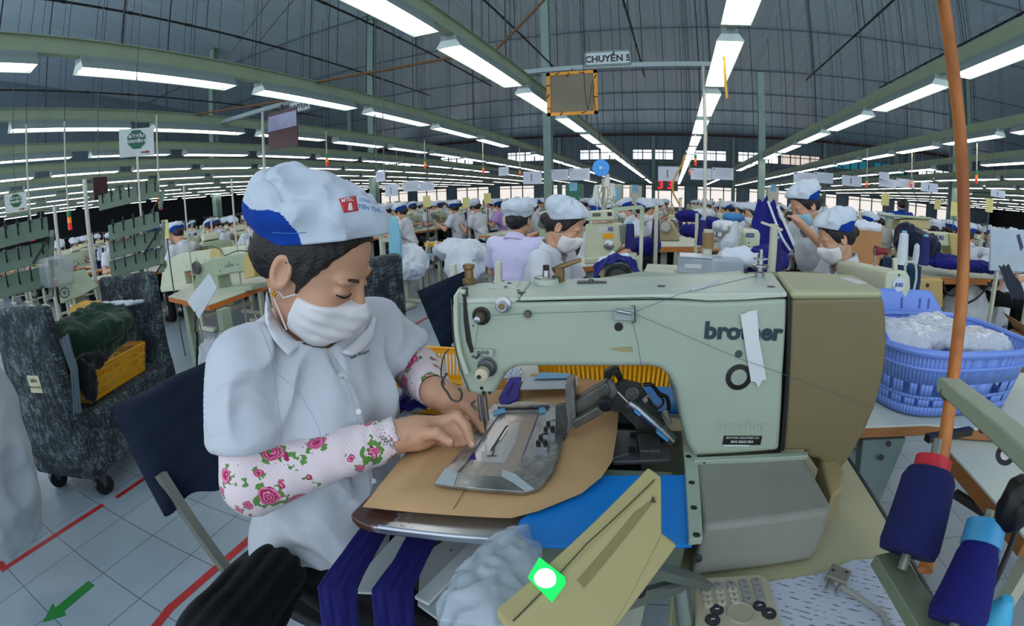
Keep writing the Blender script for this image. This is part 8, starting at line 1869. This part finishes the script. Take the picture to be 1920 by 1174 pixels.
for k, (x, y, Y, r, lb) in enumerate(((1835, 560, 5.8, (0.50, 0.35, 0.40), 'big white sack under the orange-edged table'), (1880, 545, 6.2, (0.45, 0.35, 0.42), 'big white sack behind the brown carton'), (1810, 590, 5.3, (0.3, 0.25, 0.3), 'smaller white sack beside the table leg'))):
    c = aty(x, y, Y); c.z = r[2]*0.9; heap('sack', [(c, r)], M('sack_pale', (196, 204, 206), 0.7, bump=0.4, bs=8), lb, h=0.03, noise=0.05, fr=4, seed=80+k, floor=0.0, cat='sack')
e = thing('carton', 'brown cardboard carton with open flaps at the right edge', 'carton'); q = Vector((3.62, 3.72, 0)); cb = M('cardboard', (170, 122, 76), 0.7, var=0.08)
mb().box(q+Vector((0, 0, 0.22)), (0.45, 0.5, 0.44), (0, 0, 0.25)).build('box_body', cb, e); mb().prism([q+Vector(v) for v in ((-0.28, -0.2, 0.44), (-0.16, 0.28, 0.44), (-0.30, 0.32, 0.56), (-0.42, -0.16, 0.56))], (0.004, 0, 0.004)).build('flap', cb, e); mb().prism([q+Vector(v) for v in ((-0.28, -0.2, 0.44), (0.16, -0.3, 0.44), (0.14, -0.42, 0.54), (-0.30, -0.32, 0.54))], (0, 0.004, 0.004)).build('flap', cb, e)
text('carton_lettering', 'HÀNG MAY', M('carton_red', (150, 60, 50), 0.6), e, q+Vector((0.035, -0.252, 0.25)), (math.cos(0.25), math.sin(0.25), 0), (0, 0, 1), 0.07); rebase(e, q)
e = thing('carton', 'brown cardboard carton holding white cloth behind the tan-sleeved worker', 'carton'); a = aty(1596, 430, 4.6); b_ = aty(1650, 480, 4.6); mb().box2((a.x, 4.6, 0.45), (b_.x, 4.95, a.z)).build('box_body', cb, e); mb().box2((a.x, 4.58, 0.42), (b_.x, 4.98, 0.45)).build('stand_board', ttw, e); mb().bar(((a.x+b_.x)/2, 4.8, 0), ((a.x+b_.x)/2, 4.8, 0.42), 0.3, 0.2).build('stand', cream_l, e); rebase(e, ((a.x+b_.x)/2, 4.8, 0))
heap('cloth_heap', [(aty(1622, 425, 4.75), (0.16, 0.15, 0.05))], wh_cl, 'white cloth filling the carton behind the tan-sleeved worker', h=0.014, noise=0.02, fr=12, seed=90)
e = thing('partition_panel', 'pale blue board panel with a dark tape mark at the right edge', 'panel'); mb().prism([aty(x, y, 4.1) for x, y in [(1858, 428), (1990, 436), (1990, 515), (1856, 508)]], (0, 0.03, 0)).build('board', M('board_blue', (170, 188, 200), 0.6), e, bevel=0.01)
mb().prism([aty(x, y, 4.096) for x, y in [(1906, 441), (1912, 439), (1919, 464), (1914, 471)]], (0, 0.002, 0)).build('tape_mark', M('mark_navy', (40, 52, 84), 0.5), e)
for x in (1870, 1935): p = aty(x, 500, 4.13); mb().bar((p.x, p.y, 0), p, 0.04, 0.03).build('leg', cream_l, e)
rebase(e, (aty(1890, 500, 4.1).x, 4.1, 0))
p = atz(1829, 640, 0.0); e = thing('water_bottle', 'clear water bottle with dark label standing by the table leg', 'bottle'); p = Vector((3.55, 4.65, 0)); mb().lathe(p, [(0, 0), (0.035, 0), (0.035, 0.18), (0.014, 0.24), (0.014, 0.26), (0, 0.26)], 14).build('body', M('bottle_clear', (200, 212, 216), 0.1, alpha=0.6), e); mb().lathe(p, [(0.0355, 0.07), (0.0355, 0.13)], 14).build('label_band', M('mark_navy', (40, 52, 84), 0.5), e); mb().lathe(p, [(0.016, 0.255), (0.016, 0.275), (0, 0.275)], 10).build('cap', M('cap_white2', (220, 220, 220), 0.4), e); rebase(e, p)
for k, pts in enumerate(([(1768, 528), (1775, 550), (1790, 552), (1800, 530)], [(1770, 552), (1750, 580), (1738, 592)], [(1800, 575), (1830, 560), (1850, 540), (1862, 525)], [(1852, 530), (1865, 540), (1872, 532), (1870, 524)])):
    tag(mb().tube(sm([aty(x, y, 4.55) for x, y in pts]), 0.012, 6).build('cable', black), 'black cable %s under the orange-edged table' % ['looping at the top', 'slanting over the tan panel', 'sagging to the table leg', 'in a short loop at the right leg'][k], 'cable')

# ---- near right: tables, blue basket, bracket, cones, arm, pole
nt = thing('work_table', 'cream table with a brown wooden edge carrying the light blue basket', 'table')
q = [Vector(v) for v in ((0.545, 1.215, 0.745), (0.80, 1.085, 0.745), (1.9, 1.10, 0.745), (1.9, 1.75, 0.745), (0.56, 1.75, 0.745))]
q[0] = atz(1600, 800, .745); q[1] = atz(1735, 795, .745); mb().prism(q, (0, 0, -0.006)).build('tabletop', M('top_pale', (196, 204, 192), 0.4, var=0.05), nt); mb().prism([p-Vector((0, 0, 0.0065)) for p in q], (0, 0, -0.032)).build('wood_edge', M('wood_brown', (150, 98, 50), 0.5, var=0.2), nt, bevel=0.002)
mb().prism([atz(1618, 825, .70), atz(1700, 822, .70), atz(1640, 960, .50), atz(1605, 940, .55)], (0.0, 0.05, 0)).build('bracket', M('bracket_green', (86, 104, 100), 0.5), nt, bevel=0.004)
m = mb()
for x, y, z in ((1666, 832, .70), (1652, 858, .66)): p = atz(x, y, z); m.cyl(p-ray(x, y)*0.004, p, 0.009, n=12)
m.build_each('bolt', black, nt)
for x, y in ((0.75, 1.35), (1.7, 1.35), (0.75, 1.65), (1.7, 1.65)): mb().bar((x, y, 0), (x, y, 0.71), 0.045, 0.045).build('leg', cream_l, nt)
rebase(nt, (1.2, 1.4, 0))
bb = thing('plastic_basket', 'light blue plastic basket with slotted sides, full of plastic-wrapped pieces', 'basket'); blu = M('basket_blue', (112, 146, 226), 0.35, var=0.03); bz = 0.752
Bc = Vector((0.97, 1.50, bz)); BR = Matrix.Rotation(0.22, 3, 'Z')
def bpt(a, z, k=1.0): 
    s_ = 0.86+0.14*z/0.19; ca, sa = math.cos(a), math.sin(a); e_ = 0.55; x = math.copysign(abs(ca)**e_, ca)*0.33*s_*k; y = math.copysign(abs(sa)**e_, sa)*0.24*s_*k; return Bc+BR @ Vector((x, y, z))
m = mb(); NA = 96
def wall(z0, z1, skip=None, k=1.0):
    for i in range(NA):
        if skip and skip(i): continue
        a0, a1 = 2*PI*i/NA, 2*PI*(i+1)/NA; m.quad(bpt(a0, z0, k), bpt(a1, z0, k), bpt(a1, z1, k), bpt(a0, z1, k))
wall(0.0, 0.03); wall(0.03, 0.055, lambda i: i % 4 == 1); wall(0.055, 0.066); wall(0.066, 0.105, lambda i: i % 4 == 1 or i % 8 == 2); wall(0.105, 0.205)
m.build('slotted_wall', blu, bb, solid=0.004); m = mb(); m.prism([bpt(2*PI*i/48, 0.0) for i in range(48)], (0, 0, 0.004)); m.build('basket_floor', blu, bb)
mb().tube([bpt(2*PI*i/64, 0.205, 1.02) for i in range(64)], 0.012, 8, closed=True).build('rim', blu, bb); mb().tube([bpt(2*PI*i/64, 0.155, 1.01) for i in range(64)], 0.006, 6, closed=True).build('lower_rim', blu, bb)
m = mb(); m.grid(40, 6, lambda u, v: bpt(1.0+2.5*u, 0.20+v*0.095*min(1.0, 3.2*math.sin(PI*min(1, max(0, u)))**1.3), 1.0)); m.build('raised_back', blu, bb, solid=0.005)
for k in range(7): mb().bar(bpt(1.35+0.11*k, 0.225, 0.99), bpt(1.35+0.11*k, 0.265, 0.99), 0.010, 0.004).build('slot', M('slot_blue', (60, 86, 160), 0.5), bb)
rebase(bb, Bc)
for k, (dx, dy, r, yw) in enumerate(((-0.14, 0.02, (0.17, 0.12, 0.05), 0.3), (0.10, -0.06, (0.18, 0.10, 0.045), -0.1), (0.06, 0.10, (0.16, 0.10, 0.05), 0.5))):
    o = lump('wrapped_piece', tuple(Bc+BR @ Vector((dx, dy, 0.185))), r, M('wrap_clear', (196, 202, 214), 0.18, bump=0.8, bs=22, spec=0.8), ['plastic-wrapped piece at the left of the light blue basket', 'plastic-wrapped piece at the front right of the light blue basket', 'plastic-wrapped piece at the back of the light blue basket'][k], 'package', seed=50+k, h=0.008, amp=0.22, fr=12, yaw=yw)
# lower right table with a thick brown edge and dark rail
lt2 = thing('work_table', 'pale table with a thick brown wooden edge at the lower right, cut by the frame', 'table')
q = [atz(1768, 832, .70), atz(1925, 1010, .70), Vector((1.5, 0.75, .70)), Vector((1.5, 1.08, .70)), atz(1800, 800, .70)+Vector((0.02, 0.02, 0))]
mb().prism(q, (0, 0, -0.006)).build('tabletop', M('top_pale', (196, 204, 192), 0.4), lt2); mb().prism([p-Vector((0, 0, 0.0065)) for p in q], (0, 0, -0.045)).build('wood_edge', M('wood_brown', (150, 98, 50), 0.5), lt2, bevel=0.002)
mb().bar(atz(1790, 925, .52), atz(1930, 1015, .50), 0.025, 0.025).build('lower_rail', M('rail_dark', (48, 46, 38), 0.5, 0.3, var=0.3), lt2); mb().bar((1.2, 0.95, 0), (1.2, 0.95, 0.66), 0.05, 0.05).build('leg', cream_l, lt2); mb().bar((1.4, 0.8, 0), (1.4, 0.8, 0.66), 0.05, 0.05).build('leg', cream_l, lt2); rebase(lt2, (1.2, 0.9, 0))
mb().bar(atz(1738, 822, .775), atz(1820, 808, .775), 0.02, 0.02).build('black_bar', black); tag(COL.objects[-1], 'short black bar lying on the table edge below the blue basket', 'bar')
# rail with the two thread cones on pins
rail = thing('cone_rack', 'grey green cone rack arm holding two thread cones on pins beside the cream table', 'rack')
C1, C2 = atd(1700, 1040, 0.70), atd(1790, 1170, 0.66)
mb().bar(C1+Vector((-0.01, 0.03, -0.03)), C2+Vector((0.00, -0.03, -0.035)), 0.045, 0.02).build('arm', M('rack_arm', (122, 132, 110), 0.45, 0.2), rail, bevel=0.002)
T1, T2 = atd(1745, 885, .72), atd(1838, 1025, .68)
for c, t_ in ((C1, T1), (C2, T2)): d_ = (t_-c).normalized(); mb().cyl(c-d_*0.02, t_+d_*0.045, 0.007, n=10).build('pin', M('pin_grey', (130, 134, 126), 0.4, 0.6), rail)
mb().bar(C2+Vector((0, -0.02, -0.04)), (C2.x, C2.y-0.02, 0.0), 0.03, 0.03).build('post', M('rack_arm', (122, 132, 110), 0.45), rail); rebase(rail, (C2.x, C2.y-0.02, 0))
def big_cone(base, top, r0, r1, mat, capm, lb, extra=None, ch=0.018, cr=0.70):
    ax = (top-base).normalized(); L_ = (top-base).length; xx = ax.cross(Vector((0, 1, 0))).normalized(); Rm = Matrix((xx, ax.cross(xx), ax)).transposed(); e = thing('thread_cone', lb, 'thread cone')
    mb().lathe(base, [(r0*0.5, 0), (r0*0.92, 0.0), (r0, 0.012), (r1*1.04, L_-0.012), (r1*0.88, L_), (r1*0.4, L_)], 36, Rm).build('thread', mat, e); mb().lathe(base, [(r1*cr*1.03, L_-0.001), (r1*cr, L_+ch), (r1*0.50, L_+ch+0.002), (r1*0.45, L_+0.004)], 30, Rm).build('core', capm, e)
    if extra: mb().lathe(base, [(r1*0.52, L_+ch+0.0015), (r1*0.3, L_+ch+0.003), (0.009, L_+ch+0.003)], 24, Rm).build('core_label', extra, e)
    rebase(e, base); return e
tn = M('cone_navy', (3, 12, 84), 0.8, bump=0.5, bs=500); big_cone(C1, T1, 0.042, 0.037, tn, M('core_red', (190, 24, 40), 0.4), 'big dark blue thread cone with a red core on a pin', M('core_paper', (216, 214, 206), 0.5))
big_cone(C2, T2, 0.038, 0.027, M('cone_violet', (6, 3, 110), 0.8, bump=0.5, bs=500), M('core_cyan', (70, 156, 206), 0.35), 'big violet thread cone with a light blue collar on a pin', M('core_clear', (120, 140, 156), 0.2), 0.028, 0.98)
# grey green arm at the right edge
ga = thing('swing_bracket', 'grey green metal arm with round bolts jutting in from the right edge', 'arm'); a0, a1 = atd(1778, 722, .72), atd(1990, 905, .50)
a2 = a0+(a1-a0)*1.9; mb().bar(a0, a2, 0.036, 0.020).build('bar', M('arm_green', (150, 162, 138), 0.42), ga, bevel=0.003)
for x, y, r, mt_ in ((1774, 738, 0.009, black), (1885, 853, 0.011, black), (1842, 805, 0.005, black)):
    d_ = ray(x, y); t_ = ((a0-EYE).length*(1-(x-1770)/220)+(a1-EYE).length*(x-1770)/220)-0.020; p = EYE+d_*t_; o = mb().cyl(p, p+d_*0.008, r, n=16).build('bolt', mt_, ga)
    if r > 0.006: mb().cyl(p-d_*0.001, p, r*0.5, n=12).build('bolt_core', M('bolt_pale', (190, 194, 190), 0.3, 0.6), o)
heap('tape_wrap', [(atd(1905, 945, .62), (0.018, 0.02, 0.03))], black, None, h=0.004, noise=0.004, fr=60); tw_ = COL.objects[-1]; tw_.parent = ga
mb().bar(a2, (a2.x, a2.y, 0.0), 0.03, 0.03).build('upright', M('arm_green', (150, 162, 138), 0.42), ga); rebase(ga, (a2.x, a2.y, 0))
# orange-brown pole
pz = sm([atd(1763, -30, 1.0), atd(1787, 130, 1.0), atd(1801, 260, 1.0), atd(1807, 400, 1.0), atd(1803, 560, 0.99), atd(1788, 700, 0.96), atd(1765, 870, 0.92), atd(1750, 1000, 0.86), atd(1735, 1070, 0.83)])
def pole_mat():
    m, nt_, b = nodes_of('bamboo_orange'); mp = nt_.nodes.new('ShaderNodeMapping'); tc = nt_.nodes.new('ShaderNodeTexCoord'); mp.inputs['Scale'].default_value = (30, 30, 3); nt_.links.new(tc.outputs['Object'], mp.inputs[0]); n_ = noise_node(nt_, 1, 5, vec=mp.outputs[0]); r = ramp(nt_, n_.outputs['Fac'], [(0.3, lin((150, 84, 34))), (0.7, lin((206, 128, 58)))]); nt_.links.new(r.outputs[0], b.inputs['Base Color']); b.inputs['Roughness'].default_value = 0.5; return m
o = mb().tube(pz, 0.0125, 14).build('bamboo_pole', pole_mat()); tag(o, 'orange-brown pole running from floor level up out of view', 'pole')
tag(mb().tube(sm([atd(1910, 985, 1.0), atd(1880, 1060, 1.0), atd(1855, 1110, 1.02), atd(1820, 1170, 1.05)]), 0.006, 8).build('cable', black), 'thick black cable hanging down at the lower right corner', 'cable')
mb().lathe(atd(1850, 1185, 1.1), [(0.045, 0), (0.03, 0.05), (0.012, 0.085), (0, 0.09)], 20).build('cup', M('cup_cyan', (60, 170, 210), 0.35)); tag(COL.objects[-1], 'light blue cone-shaped cup top at the lower right edge', 'cup')
# clean up the patterns that the copies were made from
for e in (mach0, mach1, tab0, std0, chair0):
    for c in list(e.children): bpy.data.objects.remove(c)
    bpy.data.objects.remove(e)
